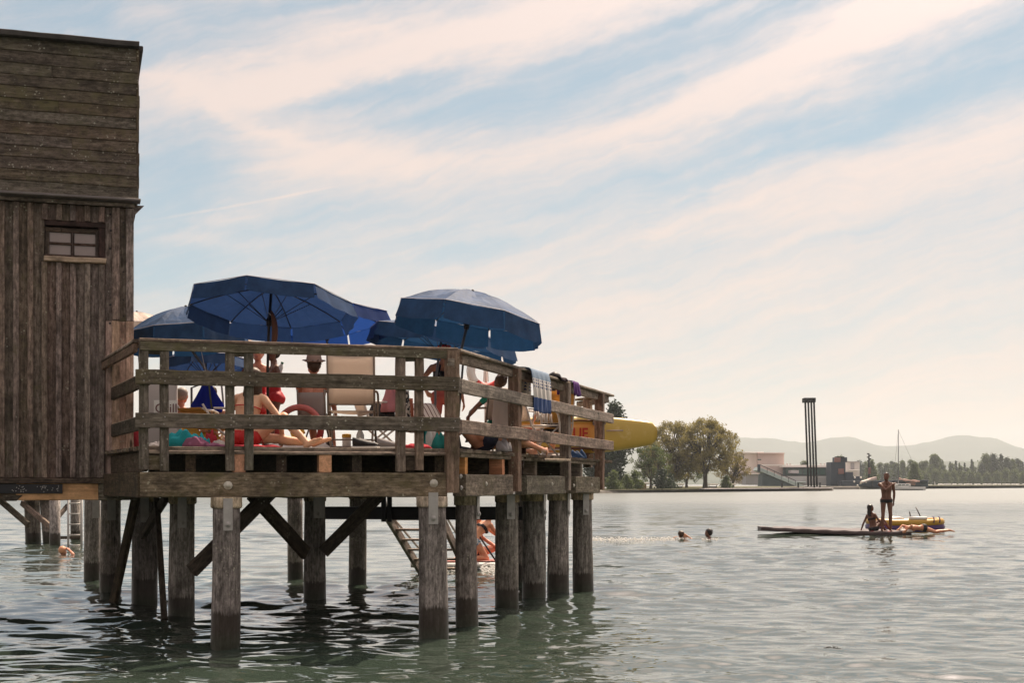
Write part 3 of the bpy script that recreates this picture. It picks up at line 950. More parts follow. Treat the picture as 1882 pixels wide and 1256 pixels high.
block('roof', M_NAVYB, 1626, 1707, 883, 885.2, 434, 13, dark)
sh = thing('wooden_shed', 'small orange wooden shed with pale roof among the shore bushes', 'shed', W(1180, 268, 0.55))
M_SHED = plain('orange_shed_wood', (0.36, 0.19, 0.115), 0.8, 0, 0.15, 0.8)
block('wall', M_SHED, 1161, 1188, 890, 904, 266, 4, sh)
block('door', M_DARKWOOD, 1165, 1171, 892.5, 904, 265.8, 0.3, sh)
slab('roof', M_WHITEB, P(1159, 889, 268), P(1191, 889, 268), 0.25, 5.5, sh)
for i, (px0, px1) in enumerate(((1241, 1255), (1302, 1318), (1325, 1350))):
    pv = thing('market_stall', ('white-roofed stall between the two pale park trees', 'white-roofed stall right of the broad tree trunk', 'long white-roofed stall under the small yellowish tree')[i], 'stall', W(px0, 300, 0.55), 'stalls in the park')
    slab('roof', M_WHITEB, P(px0, 891, 312), P(px1, 891, 312), 0.3, 3.5, pv)
    block('counter', M_GREYB, px0 + 1, px1 - 1, 894.5, 898, 311, 1.0, pv)
    for q in (px0 + 1, px1 - 1):
        beam('support', M_DARKSTEEL, P(q, 898, 311), P(q, 891.5, 311), 0.12, 0.12, pv, n=2)

# the four-legged pylon at the tip
py = thing('lake_pylon', 'tall slim black pylon of four poles with a dark cap', 'tower', W(1490, 312, 0.5))
bx = [W(1486, 311, 0.4), W(1491.5, 313.3, 0.4), W(1497.0, 309.6, 0.4), W(1502.0, 311.7, 0.4)]
for b0 in bx:
    tpp = b0 + Vector((-(6.2) / F * 311, 0, 20.4))
    tube('pole', M_BLACK, [b0 - Vector((0, 0, 1)), tpp], 0.22, py, 8)
cpt = P(1487.6, 732, 311)
new('cap', timber_mesh(2.5, 3.0, 1.0, 0.05, 2, 0), M_BLACK, py, Matrix.Translation(cpt - Vector((1.25, -0.5, 0.5))))
new('base_block', timber_mesh(3.2, 4.0, 0.5, 0.05, 2, 0), M_GREYB, py, Matrix.Translation(W(1494, 311.5, 0.75) - Vector((1.6, 0, 0))))
for i, px in enumerate((1437, 1467, 1507)):
    mp = thing('mooring_post', ('dark mooring post far left of the pylon', 'dark mooring post just left of the pylon', 'dark mooring post right of the pylon')[i], 'post', W(px, 302 + i * 3, 0.3), 'mooring posts on the promontory edge')
    beam('post', M_DARKSTEEL, W(px, 300 + i * 3, -0.5), W(px, 300 + i * 3, 1.75), 0.32, 0.32, mp, n=2)
    beam('top', M_DARKSTEEL, W(px - 2, 300 + i * 3, 1.8), W(px + 2, 300 + i * 3, 1.8), 0.3, 0.14, mp, n=2)
for i, (pa, pb, Ya, Yb) in enumerate(((1290, 1430, 268, 296), (1430, 1528, 296, 307))):
    wk = thing('quay_walkway', ('long pale quay walkway in front of the stalls', 'pale quay walkway at the foot of the pylon')[i], 'walkway', W(pa, Ya, 0.6))
    slab('deck', M_WHITEB, W(pa, Ya, 0.62), W(pb, Yb, 0.62), 0.16, 1.2, wk)
    beam('fender', M_DARKWOOD, W(pa, Ya - 0.9, 0.36), W(pb, Yb - 0.9, 0.36), 0.3, 0.4, wk, n=2)

# sailboat
sb = thing('sailboat', 'white sailing boat with bare mast and furled sail at anchor', 'sailboat', W(1668, 335, 0))


def hull_mesh(L, Bm, H, seg=14, bowrise=0.3, transom=0.7):
    V, Fc = [], []
    sec = 9
    for i in range(seg + 1):
        t = i / seg
        wdt = Bm / 2 * (math.sin(math.pi * (0.12 + 0.88 * t) ** 0.8) ** 0.75 if t > 0.5 else transom + (1 - transom) * math.sin(math.pi * t))
        wdt = max(wdt, 0.02)
        for k in range(sec):
            a = -math.pi / 2 + math.pi * k / (sec - 1)
            V.append((t * L - L / 2, wdt * math.sin(a), -0.25 * H - 0.45 * H * (1 - t ** 3) * math.cos(a) + (H + bowrise * t * t) * (abs(math.sin(a)) ** 4)))
    for i in range(seg):
        for k in range(sec - 1):
            Fc.append((i * sec + k, (i + 1) * sec + k, (i + 1) * sec + k + 1, i * sec + k + 1))
        Fc.append((i * sec, i * sec + sec - 1, (i + 1) * sec + sec - 1, (i + 1) * sec))
    Fc.append(tuple(range(sec)))
    Fc.append(tuple(seg * sec + k for k in range(sec - 1, -1, -1)))
    return mesh_of('hull', V, Fc, True)


hm = Matrix.Translation(W(1668, 335, 0.05)) @ Matrix.Rotation(R(180), 4, 'Z')
new('hull', hull_mesh(8.4, 2.6, 1.05), M_WHITE, sb, hm)
M_STRIPE = plain('hull_stripe', (0.05, 0.07, 0.06), 0.5)
tube('waterline_stripe', M_STRIPE, [W(1640, 333.6, 0.16), W(1696, 333.6, 0.16)], 0.10, sb)
new('cabin', timber_mesh(3.6, 1.6, 0.65, 0.2, 4, 0.0), M_WHITE, sb, Matrix.Translation(W(1654, 335, 1.3) - Vector((1.2, 0, 0))))
for i in range(3):
    new('cabin_window', timber_mesh(0.7, 0.05, 0.22, 0.05, 2, 0), M_GLASSB, sb, Matrix.Translation(W(1651 + i * 7, 334.15, 1.35)))
tube('mast', plain('grey_mast', (0.22, 0.22, 0.24), 0.4, 0.6), [W(1651, 335, 0.8), W(1651, 335, 15.0)], [0.12, 0.09], sb)
tube('boom', M_DARKSTEEL, [W(1651, 335, 2.4), W(1690, 335, 2.0)], 0.09, sb)
tube('furled_sail', plain('pinkish_sail', (0.55, 0.36, 0.30), 0.8), smooth_path([W(1652, 335, 2.9), W(1660, 335, 2.6), W(1675, 335, 2.35), W(1690, 335, 2.2)]), [0.22 + 0.08 * math.sin(i) for i in range(19)], sb)
tube('stay', M_DARKSTEEL, [W(1651, 335, 14.8), W(1641, 335, 1.2)], 0.025, sb, 4)
tube('stay', M_DARKSTEEL, [W(1651, 335, 14.8), W(1697, 335, 1.1)], 0.025, sb, 4)
for i in range(5):
    tube('stanchion', M_DARKSTEEL, [W(1672 + i * 5, 334.2, 0.9), W(1672 + i * 5, 334.2, 1.6)], 0.03, sb, 4)
tube('cockpit_hood', plain('brown_hood', (0.20, 0.13, 0.10), 0.8), [W(1666, 335, 1.6), W(1676, 335, 1.75), W(1682, 335, 1.5)], [0.3, 0.5, 0.3], sb)

# white boats along the far shore
bm_ = hull_mesh(6.0, 2.2, 0.9)
cb_ = timber_mesh(2.2, 1.5, 0.8, 0.2, 3, 0.0)
for i, px in enumerate(list(range(1728, 1884, 9))):
    t = thing('moored_boat', 'small white boat in the row moored along the far shore', 'boat', W(px, 862, 0), 'white boats moored along the far shore')
    M = Matrix.Translation(W(px + random.uniform(-2, 2), 862 + random.uniform(-3, 3), 0.25)) @ Matrix.Rotation(random.choice((0, math.pi)) + random.uniform(-.5, .5), 4, 'Z')
    new('hull', bm_, M_WHITE, t, M)
    new('cabin', cb_, (M_WHITE), t, M @ Matrix.Translation((-1.4, 0, 1.1)))
bo = thing('sailing_dinghy', 'tiny white dinghy with small sail off the far shore', 'sailboat', W(1717, 700, 0))
new('hull', hull_mesh(3.6, 1.4, 0.7), M_WHITE, bo, Matrix.Translation(W(1716, 700, 0.1)))
new('sail', mesh_of('sail', [W(1717, 700, 0.8), W(1720, 700, 0.8), W(1717.6, 700, 3.2), W(1717, 700.06, 0.8), W(1720, 700.06, 0.8), W(1717.6, 700.06, 3.2)], [(0, 1, 2), (5, 4, 3), (0, 3, 4, 1), (1, 4, 5, 2), (2, 5, 3, 0)]), M_WHITE, bo)

# a sprig of weed adrift on the water
wd = thing('floating_twig', 'small dark twig with leaves drifting on the open water at lower right', 'twig', W(1528, 12.9, 0.02))
M_TWIG = plain('dark_weed', (.03, .024, .016), .8)
tube('stem', M_TWIG, [W(1514, 12.95, .035), W(1528, 12.88, .045), W(1546, 12.92, .03)], .004, wd, 5)
for i in range(6):
    q = W(1519 + i * 4, 12.9 + .02 * (-1) ** i, .045)
    tube('leaf', M_TWIG, [q, q + Vector((random.uniform(-.03, .03), random.uniform(-.05, .05), random.uniform(.0, .03)))], [.005, .002], wd, 4)
# ------------------------------------------------------------------ the bathing pier: frame of reference
ZD = EYE + 0.37                                                    # top of the deck boards
A = Vector((-3.61, 13.25, 0))                                      # railing corners seen from above: front left, front right, far right
B = Vector((-0.63, 14.20, 0))
C = Vector((1.52, 21.50, 0))
E = Vector((1.09, 22.60, 0))
U = (B - A).normalized()                                           # along the front
S = (C - B).normalized()                                           # along the right side
NF = Vector((U.y, -U.x, 0))                                        # out of the front
NS = Vector((S.y, -S.x, 0))                                        # out of the right side
L0 = Vector((-4.60, 15.43, 0))                                     # where the left railing meets the house wall
NB = Vector((-U.y, U.x, 0))                                        # into the house
HC = L0 + U * 0.263                                                # right corner of the house front


def on_line(p0, d, px):
    """the point of the plan line p0 + t*d that the photograph shows in column px"""
    k = (px - CX) / F
    t = (k * p0.y - p0.x) / (d.x - k * d.y)
    return p0 + d * t


def v3(p, z):
    return Vector((p.x, p.y, z))


# ------------------------------------------------------------------ bath house
house = thing('bath_house', 'weathered wooden bath house on piles with small four-pane window', 'building', (-5.5, 15.6, EYE))
zt, zl, zb = EYE + 4.98, EYE + 3.21, EYE + 0.06
HL = L0 - U * 2.6
DEP = 4.5


def wall_pt(px, z, out=0.0):
    return v3(on_line(L0 + NF * out, U, px), z)


# backing walls, behind the boards
V = [v3(HL - NF * .03, zb), v3(HC - NF * .03, zb), v3(HC + NB * DEP, zb), v3(HL + NB * DEP, zb)]
wpl, wpr = wall_pt(81.5, 0, -.03), wall_pt(194, 0, -.03)
wz0, wz1 = EYE + 2.52, EYE + 2.96
# front backing wall with the window opening cut out
def quad(a, b, z0, z1):
    return [v3(a, z0), v3(b, z0), v3(b, z1), v3(a, z1)]


qs = [quad(V[0], wpl, zb, zl), quad(wpr, V[1], zb, zl), quad(wpl, wpr, zb, wz0), quad(wpl, wpr, wz1, zl), quad(V[1], V[2], zb, zt - .05), quad(V[2], V[3], zb, zt - .05), quad(V[3], V[0], zb, zt - .05), quad(V[0], V[1], zl, zt - .05)]
vv = [p for q in qs for p in q]
new('wall_backing', mesh_of('wall_backing', vv, [tuple(range(i * 4, i * 4 + 4)) for i in range(len(qs))]), M_DARKWOOD, house)
# interior darkness behind the window
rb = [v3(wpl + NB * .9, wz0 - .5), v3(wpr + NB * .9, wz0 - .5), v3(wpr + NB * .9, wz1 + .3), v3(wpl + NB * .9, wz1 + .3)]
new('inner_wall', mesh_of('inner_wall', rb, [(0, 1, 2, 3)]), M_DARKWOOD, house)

# lapped horizontal boards of the upper storey
nb = 13
zz = np.linspace(zl + 0.035, zt - 0.03, nb + 1)
for i in range(nb):
    h = zz[i + 1] - zz[i]
    right = wall_pt(252, 0, 0.05) + U * random.uniform(-.012, .012)
    left = HL + NF * 0.05
    lap = 0.012
    up = (Vector((0, 0, 1)) - NF * (lap / h)).normalized()
    jz = random.uniform(-.006, .006)
    # some courses are jointed along the wall
    cuts = [left, right]
    if i % 3 == 1:
        cuts = [left, wall_pt(random.uniform(20, 200), 0, 0.05), right]
    for a, b in zip(cuts[:-1], cuts[1:]):
        a, b = v3(a, zz[i] + h / 2 + jz), v3(b, zz[i] + h / 2 + jz + random.uniform(-.004, .004))
        beam('siding_board', M_SIDING, a + U * .002, b - U * .002, 0.022, h + 0.012, house, up=up, ch=0.004, n=9, jit=0.004)
# right edge: cut board ends against a corner strip, a ragged felt edge, roof cap
cq = wall_pt(251.2, 0, 0.03)
beam('corner_strip', M_SIDING, v3(cq + U * .005, zl + .03), v3(cq + U * .005, zt - .02), 0.03, 0.05, house, up=NF, n=9, jit=.005)
sd = wall_pt(252, 0, 0.02)
for i in range(nb):
    z0 = zz[i] + .07
    beam('side_board', M_SIDING, v3(sd + U * (.012 + random.uniform(-.006, .008)), z0), v3(sd + U * .012 + NB * DEP, z0), 0.02, 0.135, house, up=(0, 0, 1), ch=.004, n=3)
beam('roof_edge', M_CAPDARK, v3(HL + NF * .08, zt + .005), v3(wall_pt(256, 0, .08), zt + .005), 0.12, 0.065, house, n=12, jit=.006)
beam('roof_edge', M_CAPDARK, v3(wall_pt(255, 0, .0), zt + .003), v3(wall_pt(255, 0, .0) + NB * DEP, zt + .003), 0.10, 0.06, house, n=6, jit=.004)
rf = [v3(HL, zt + .01), v3(wall_pt(254, 0), zt + .01), v3(wall_pt(254, 0) + NB * DEP, zt - .2), v3(HL + NB * DEP, zt - .2)]
new('roof', mesh_of('roof', rf, [(0, 1, 2, 3)]), M_CAPDARK, house)
# drip ledge with its bracket
beam('ledge', M_FLASH, v3(HL + NF * .12, zl - .005), v3(wall_pt(258, 0, .12), zl - .005), 0.20, 0.028, house, n=8, jit=.003)
beam('ledge_board', M_BATTEN, v3(HL + NF * .075, zl - .045), v3(wall_pt(247, 0, .075), zl - .045), 0.04, 0.045, house, n=6)
br = wall_pt(243, 0, .02)
bv = [v3(br, zl - .03), v3(br + U * .13, zl - .03), v3(br, zl - .17)]
bv += [p - NF * .03 for p in bv]
new('bracket', mesh_of('bracket', bv, [(0, 2, 1), (3, 4, 5), (0, 1, 4, 3), (1, 2, 5, 4), (2, 0, 3, 5)]), M_BATTEN, house)

# vertical boards and battens
zlo, zhi = zb + .01, zl - .075
board_px = list(np.arange(-101.5, 190, 26.2))
edges_px = board_px + [193.5, 213, 240]
for a, b in zip(edges_px[:-1], edges_px[1:]):
    pa, pb = wall_pt(a, 0, 0.0), wall_pt(b, 0, 0.0)
    mid, wd = (pa + pb) / 2, (pb - pa).length
    spans = [(zlo, zhi)]
    if b > 82 and a < 193:
        spans = [(zlo, wz0), (wz1, zhi)]
    for z0, z1 in spans:
        mat = M_BOARD
        if a >= 193:                                               # last two boards get a paler colour low down
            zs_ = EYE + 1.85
            beam('wall_board', M_BOARD_PALE, v3(mid, zlo), v3(mid, zs_ - .002), 0.024, wd * .985, house, up=U, ch=.004, n=6, jit=.003, label='paler lower wall board')
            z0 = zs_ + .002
        beam('wall_board', mat, v3(mid, z0), v3(mid, z1), 0.024, wd * .985, house, up=U, ch=.004, n=6, jit=.003)
for e in board_px + [213, 238.5]:
    p = wall_pt(e + (0 if e < 190 else 0), 0, 0.028)
    wd = .062 if e < 200 else .085
    spans = [(zlo, zhi)]
    if 80 < e < 195:
        spans = [(zlo, wz0 - .035), (wz1 + .0, zhi)]
    for z0, z1 in spans:
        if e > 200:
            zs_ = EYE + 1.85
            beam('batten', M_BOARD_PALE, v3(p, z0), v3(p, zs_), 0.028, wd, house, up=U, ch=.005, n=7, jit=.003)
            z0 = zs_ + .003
        beam('batten', M_BATTEN, v3(p, z0 + random.uniform(0, .01)), v3(p, z1), 0.03, wd, house, up=U, ch=.006, n=7, jit=.004)
# side wall boards (seen when one steps to the right)
for i in range(28):
    p = HC + NB * (0.08 + i * 0.16) + U * .01
    beam('wall_board', M_BOARD, v3(p, zlo), v3(p, zhi + .06), 0.15, 0.024, house, up=U, n=3)

# window
M_PANE, tt = base_mat('old_window_glass')
co_ = tt.n('ShaderNodeTexCoord').outputs['Object']
pb_ = tt.n('ShaderNodeBsdfPrincipled', {'Base Color': tt.mix(tt.noise(co_, 5.0, 3.0), (0.25, 0.195, 0.18), (0.34, 0.275, 0.255)), 'Roughness': 0.12, 'Specular IOR Level': 0.6, 'Normal': tt.n('ShaderNodeBump', {'Strength': 0.06, 'Height': tt.noise(co_, 3.0)}).outputs[0]})
finish(tt, pb_.outputs[0])
M_WFRAME = wood('window_frame_wood', (0.11, 0.075, 0.058), (0.05, 0.034, 0.028), moss=0, lichen=.1, vary=.1)
M_WREVEAL = wood('dark_red_reveal', (0.080, 0.038, 0.028), (0.035, 0.018, 0.014), moss=0, lichen=0, vary=.1)
M_SILL = wood('pale_sill_wood', (0.66, 0.48, 0.36), (0.42, 0.30, 0.21), mottle=.4, moss=-.5, lichen=.2, vary=.1)
wl, wr = wall_pt(83, 0, -.035), wall_pt(183, 0, -.035)
wf = new('window', timber_mesh((wr - wl).length, .03, .05, .006, 3), M_WFRAME, house, frame(v3(wl, wz0 + .04), v3(wr, wz0 + .04)))
beam('frame', M_WFRAME, v3(wl, wz1 - .10), v3(wr, wz1 - .10), .03, .05, wf, n=3)
beam('frame', M_WFRAME, v3(wl + U * .02, wz0 + .03), v3(wl + U * .02, wz1 - .09), .03, .05, wf, up=U, n=3)
beam('frame', M_WFRAME, v3(wr - U * .02, wz0 + .03), v3(wr - U * .02, wz1 - .09), .03, .05, wf, up=U, n=3)
mz = (wz0 + wz1) / 2 - .03
wm = (wl + wr) / 2
beam('glazing_bar', M_WFRAME, v3(wl, mz), v3(wr, mz), .022, .026, wf, n=3)
beam('glazing_bar', M_WFRAME, v3(wm, wz0 + .05), v3(wm, wz1 - .10), .022, .028, wf, up=U, n=3)
for i in range(2):
    for k in range(2):
        a = wl.lerp(wr, .5 * i) + U * .02
        b = wl.lerp(wr, .5 * (i + 1)) - U * .02
        z0, z1 = (wz0 + .06, mz - .01) if k == 0 else (mz + .01, wz1 - .12)
        n2 = NB * (.012 + random.uniform(0, .004))
        pv = [v3(a + n2, z0), v3(b + n2, z0), v3(b + n2, z1), v3(a + n2, z1)]
        pv += [p + NB * .004 for p in pv]
        new('pane', mesh_of('pane', pv, [(0, 1, 2, 3), (7, 6, 5, 4), (0, 4, 5, 1), (1, 5, 6, 2), (2, 6, 7, 3), (3, 7, 4, 0)]), M_PANE, wf)
for a, b, nm in ((wall_pt(82, wz1 - .03, -.02), wall_pt(194, wz1 - .03, -.02), 'top_reveal'), (wall_pt(188, wz0, -.03), wall_pt(188, wz1 - .06, -.03), 'side_reveal')):
    beam(nm, M_WREVEAL, a, b, .07 if nm == 'top_reveal' else .08, .06 if nm == 'top_reveal' else .08, wf, up=(0, 0, 1) if nm == 'top_reveal' else U, n=3)
beam('sill', M_SILL, wall_pt(81, wz0 - .002, .05), wall_pt(195, wz0 - .002, .05), .08, .058, house, n=5)
# a lamp cord dangling in the window
tube('cord', M_WFRAME, [wall_pt(112, wz1 - .02, -.01), wall_pt(112.5, wz1 - .12, -.012)], .004, wf, 4)
# the pale worn ring marks left by an old lamp on the boards
M_RING = plain('pale_worn_mark', (0.30, 0.25, 0.21), 0.9, 0, .3, 30)
# bolts in the board right of the window
for py in (393, 423, 456, 560, 594):
    disc_bolt('nail', M_DARKSTEEL, wall_pt(203 + random.uniform(-1, 1), EYE + (HY - py) / F * 15.4, .014), NF, .012, .006, house)
for py in (407, 433, 498, 550, 580):
    disc_bolt('nail', M_DARKSTEEL, wall_pt(226 + random.uniform(-1, 1), EYE + (HY - py) / F * 15.4, .014), NF, .009, .005, house)
# sill beam under the house: dark old half, spliced fresh half, steel plate
beam('base_trim', M_DARKWOOD, v3(HL + NF * .06, EYE + .035), v3(wall_pt(196, 0, .06), EYE + .035), .10, .06, house, n=8)
beam('floor_beam', M_DARKWOOD, v3(HL - NF * .02, EYE - .08), v3(wall_pt(30, 0, -.02), EYE - .08), .2, .20, house, n=6)
beam('floor_beam', M_FRESH, v3(wall_pt(20, 0, -.02), EYE - .085), v3(wall_pt(180, 0, -.02), EYE - .085), .2, .195, house, n=8, label='fresh orange timber spliced into the floor beam')
beam('floor_beam', M_BEAM, v3(wall_pt(180.3, 0, -.02), EYE - .085), v3(wall_pt(252, 0, -.02), EYE - .085), .2, .20, house, n=6)
beam('splice_plate', M_DARKSTEEL, v3(HL + NF * .09, EYE - .055), v3(wall_pt(115, 0, .09), EYE - .055), .014, .105, house, n=4, jit=.001)
for i in range(34):
    disc_bolt('nail', M_STEEL, wall_pt(random.choice((random.uniform(22, 48), random.uniform(66, 108))), EYE - random.uniform(.02, .09), .098), NF, .006, .004, house)
spv = [wall_pt(5, EYE - .125, .085), wall_pt(42, EYE - .125, .085), wall_pt(30, EYE - .19, .085), wall_pt(5, EYE - .19, .085)]
spv += [p - NF * .02 for p in spv]
new('splice_wedge', mesh_of('splice_wedge', spv, [(3, 2, 1, 0), (4, 5, 6, 7), (0, 1, 5, 4), (1, 2, 6, 5), (2, 3, 7, 6), (3, 0, 4, 7)]), M_DARKWOOD, house)

# ------------------------------------------------------------------ pier: piles, beams, joists, deck
pier = thing('bathing_pier', 'wooden bathing deck on round timber piles with plank floor', 'pier', (-1.0, 17.5, EYE))


def pile(px, wpx, Y, ztop, strap=None, cap=True, lean=(0, 0), zw=0.0, parent=pier, capz=0.10, capr=1.13, bolt=True):
    r = wpx / 2 / F * Y
    p = W(px, Y, 0)
    prof = [(r * 1.06, -2.3), (r * 1.05, -.2), (r * 1.04, .3)]
    top = ztop - (capz if cap else 0)
    for i in range(9):
        prof.append((r * (1.035 - .05 * i / 8), .35 + (top - .35) * i / 8))
    me = lathe_mesh(prof, 22, 0.016)
    lx, ly, bw = random.uniform(-.012, .012), random.uniform(-.012, .012), random.uniform(-.010, .010)
    dents = [(random.uniform(0, 6.28), random.uniform(.012, .03), random.uniform(0, 1.2)) for _ in range(3)]
    for v in me.vertices:                                          # no trunk is quite straight or round
        d = ztop - v.co.z
        a = math.atan2(v.co.y, v.co.x)
        k = 1 + sum(w_ * math.cos(2 * (a - a0 - v.co.z * tw)) for a0, w_, tw in dents)
        v.co.x = v.co.x * k + lx * d + bw * math.sin(d * 1.6)
        v.co.y = v.co.y * k + ly * d
    me.update()
    M = Matrix.Translation(p)
    o = new('pile', me, M_PILE, parent, M)
    if cap:
        me2 = lathe_mesh([(r * 1.02, top - .012), (r * capr * .985, top - .004), (r * capr, top + .01), (r * capr, ztop - .004), (r * capr * .98, ztop)], 18, 0.02)
        new('pile_head', me2, M_PILECAP, o, M)
    if strap:
        spx, sw, py0, py1, ang = strap
        # steel strap hanging down the pile on its near face
        nrm = NF if ang == 0 else Vector((math.sin(R(ang)), -math.cos(R(ang)), 0))
        q = p + nrm * (r * capr + .012)
        side = Vector((0, 0, 1)).cross(nrm)
        cur = (q.x - 0)
        want = (spx - CX) / F * q.y
        if abs(side.x) > .3:
            q = q + side * ((want - q.x) / side.x)
        z0, z1 = EYE + (HY - py1) / F * q.y, EYE + (HY - py0) / F * q.y
        so = beam('strap', M_STEEL, v3(q, z0), v3(q, z1), sw / F * q.y, .010, o, up=nrm, ch=.002, n=2, jit=0)
        if bolt:
            disc_bolt('bolt', M_STEEL, v3(q, z0 + .06) + nrm * .005, nrm, .030, .022, o)
    return o


ZBF = EYE - 0.13                                                   # underside of the front beams
p1 = pile(416, 51, 13.42, ZBF, (419, 17, 917, 976, 0))
pile(335.5, 45, 16.3, ZBF, (335, 16, 912, 971, 0))
pile(266, 43, 18.2, ZBF, (266, 15, 912, 961, 0))
pile(204, 37, 19.9, ZBF, (205, 14, 914, 957, 0), bolt=False)
pile(170, 30, 22.6, ZBF, (176, 13, 914, 953, 0), bolt=False)
pile(579, 37, 18.8, ZBF, (586, 20, 912, 953, 0))
pile(542, 28, 22.9, ZBF)
pile(658, 31, 21.6, ZBF)
p9 = pile(794, 51, 14.0, ZBF, (796.5, 18, 906, 964, 0))
pile(857, 41, 15.3, ZBF, (879, 9, 908, 955, 62))
pile(932, 40, 17.7, ZBF, (939, 16, 908, 955, 20))
pile(981, 42, 18.9, ZBF, (1001, 8, 908, 950, 62))
pile(1027, 38, 19.8, ZBF, (1045, 8, 908, 950, 62))
pile(1070, 37, 20.5, ZBF, (1077, 12, 908, 947, 20))
pile(957, 16, 21.5, ZBF, cap=False)
# bolt heads on single piles
disc_bolt('bolt', M_STEEL, W(792, 13.84, EYE - .2 / 1 * 1.13), NF, .014, .01, p9)

# perimeter beams
zb0, zb1 = EYE - .135, EYE + .115


def front_pt(px, z, out=0.0):
    return v3(on_line(A + NF * out, U, px), z)


def side_pt(px, z, out=0.0):
    return v3(on_line(B + NS * out, S, px), z)


zbm = (zb0 + zb1) / 2
beam('edge_beam', M_BEAM, front_pt(257, zbm, -.02), front_pt(818, zbm, -.02), .16, zb1 - zb0, pier, n=14, ch=.012, jit=.004)
for px, py in ((419, 893), (797, 889)):
    q = on_line(A + NF * .06, U, px)
    disc_bolt('bolt', M_BOLT, v3(q, EYE + (HY - py) / F * q.y), NF, .044, .03, pier)
for a, b in ((844, 932), (958, 1029), (1049, 1094)):
    beam('edge_beam', M_BEAM, side_pt(a, zbm - .005, -.02), side_pt(b, zbm - .005, -.02), .15, .24, pier, n=6, ch=.012, jit=.004)
for px, py in ((893, 890), (1014, 890), (1054, 893), (1087, 892), (846, 876), (847, 897)):
    q = on_line(B + NS * .055, S, px)
    disc_bolt('bolt', M_BOLT if px > 880 else M_STEEL, v3(q, EYE + (HY - py) / F * q.y), NS, .026, .02, pier)
sl = (L0 - A).normalized()
nl = Vector((-sl.y, sl.x, 0))
beam('edge_beam', M_DARKWOOD, v3(A - sl * .05 - nl * .03, zbm), v3(L0 - nl * .03, zbm), .15, .25, pier, n=5)
beam('fascia', M_DARKWOOD, v3(A + sl * .06 - nl * .06, EYE + .22), v3(L0 - sl * .02 - nl * .06, EYE + .22), .03, .20, pier, n=5)
# deck outline
D2 = HC + NB * 6.9
outline = [A + (U + sl).normalized() * .02, B, C, E, D2, HC, L0]


def clip_row(p, d):
    """where the line p + t*d crosses the deck outline"""
    ts = []
    n = len(outline)
    for i in range(n):
        a, b = outline[i], outline[(i + 1) % n]
        e = b - a
        den = d.x * e.y - d.y * e.x
        if abs(den) < 1e-7:
            continue
        q = a - p
        t = (q.x * e.y - q.y * e.x) / den
        s = (q.x * d.y - q.y * d.x) / den
        if -1e-6 <= s <= 1 + 1e-6:
            ts.append(t)
    ts.sort()
    return ts


off = 0.0
k = 0
while off < 9.6:
    p = A + NB * (off + .075)
    ts = clip_row(p, U)
    if len(ts) >= 2:
        t0, t1 = ts[0], ts[-1]
        if len(ts) >= 4:                                           # inside the house: keep the right-hand piece
            t0 = ts[-2]
        if t1 - t0 > .2:
            ov = .05 + random.uniform(-.012, .03)
            ov0 = .03
            mid = random.uniform(.3, .7) if t1 - t0 > 3.2 else None
            segs = [(t0 - ov0, t1 + ov)] if mid is None else [(t0 - ov0, t0 + (t1 - t0) * mid - .002), (t0 + (t1 - t0) * mid + .002, t1 + ov)]
            for a, b in segs:
                z = ZD - .02 + random.uniform(-.003, .003)
                beam('deck_plank', M_DECK, v3(p + U * a, z), v3(p + U * b, z), .140, .038, pier, n=5, ch=.004)
    off += .147
    k += 1
# nosing under the front boards, joists with fresh ends
beam('nosing', M_RAIL_DRY, front_pt(258, ZD - .058, .012), front_pt(832, ZD - .058, .012), .035, .036, pier, n=8)
beam('loose_plank', M_DECK, side_pt(990, ZD - .065, .09), side_pt(1039, ZD - .05, .09), .16, .035, pier, n=4)
zj0, zj1 = EYE + .118, ZD - .042
jm, jh = (zj0 + zj1) / 2, (zj1 - zj0)
for i, px in enumerate((300, 352, 440, 520, 598, 660, 757, 812)):
    fresh = px in (440, 598)
    q = on_line(A, U, px) - NF * (-.015 if fresh else .10)
    far = 5.8
    if px > 640:
        ts = [t for t in clip_row(q, NB) if t > .2]
        far = max(.6, (ts[-1] if ts else 3) - .15)
    if px < 350:
        far = 1.9
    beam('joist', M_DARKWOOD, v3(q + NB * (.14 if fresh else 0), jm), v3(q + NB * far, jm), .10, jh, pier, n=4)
    if fresh:
        beam('joist_end', M_FRESH, v3(q, jm), v3(q + NB * .138, jm), .125, jh, pier, n=2, label='fresh orange joist end')
for px, mat, wdp in ((857, M_FRESH, .085), (925, M_FRESH, .085), (985, M_RAIL_DRY, .09), (1069, M_RAIL_DRY, .09)):
    q = on_line(B, S, px)
    beam('joist_end', mat, v3(q, jm - .01), v3(q - NS * .16, jm - .01), wdp * (1 + (q.y - 14) * .06), jh, pier, n=2)
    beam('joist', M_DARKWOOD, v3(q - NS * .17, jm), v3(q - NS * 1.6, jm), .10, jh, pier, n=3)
for a in (870, 900, 1000):
    beam('side_bearer', M_RAIL_DRY, side_pt(844, ZD - .06, -.005), side_pt(1094, ZD - .06, -.005), .03, .045, pier, n=6) if a == 870 else None
# cross beams and bracing under the deck
zc = EYE - .02
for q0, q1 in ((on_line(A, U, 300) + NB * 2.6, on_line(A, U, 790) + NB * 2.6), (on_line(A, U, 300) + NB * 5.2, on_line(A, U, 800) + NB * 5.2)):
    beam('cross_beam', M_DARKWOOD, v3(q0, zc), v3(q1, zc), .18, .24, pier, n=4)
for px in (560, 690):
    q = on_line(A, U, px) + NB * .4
    beam('long_beam', M_DARKWOOD, v3(q, zc - .02), v3(q + NB * 6.6, zc - .02), .18, .22, pier, n=4)
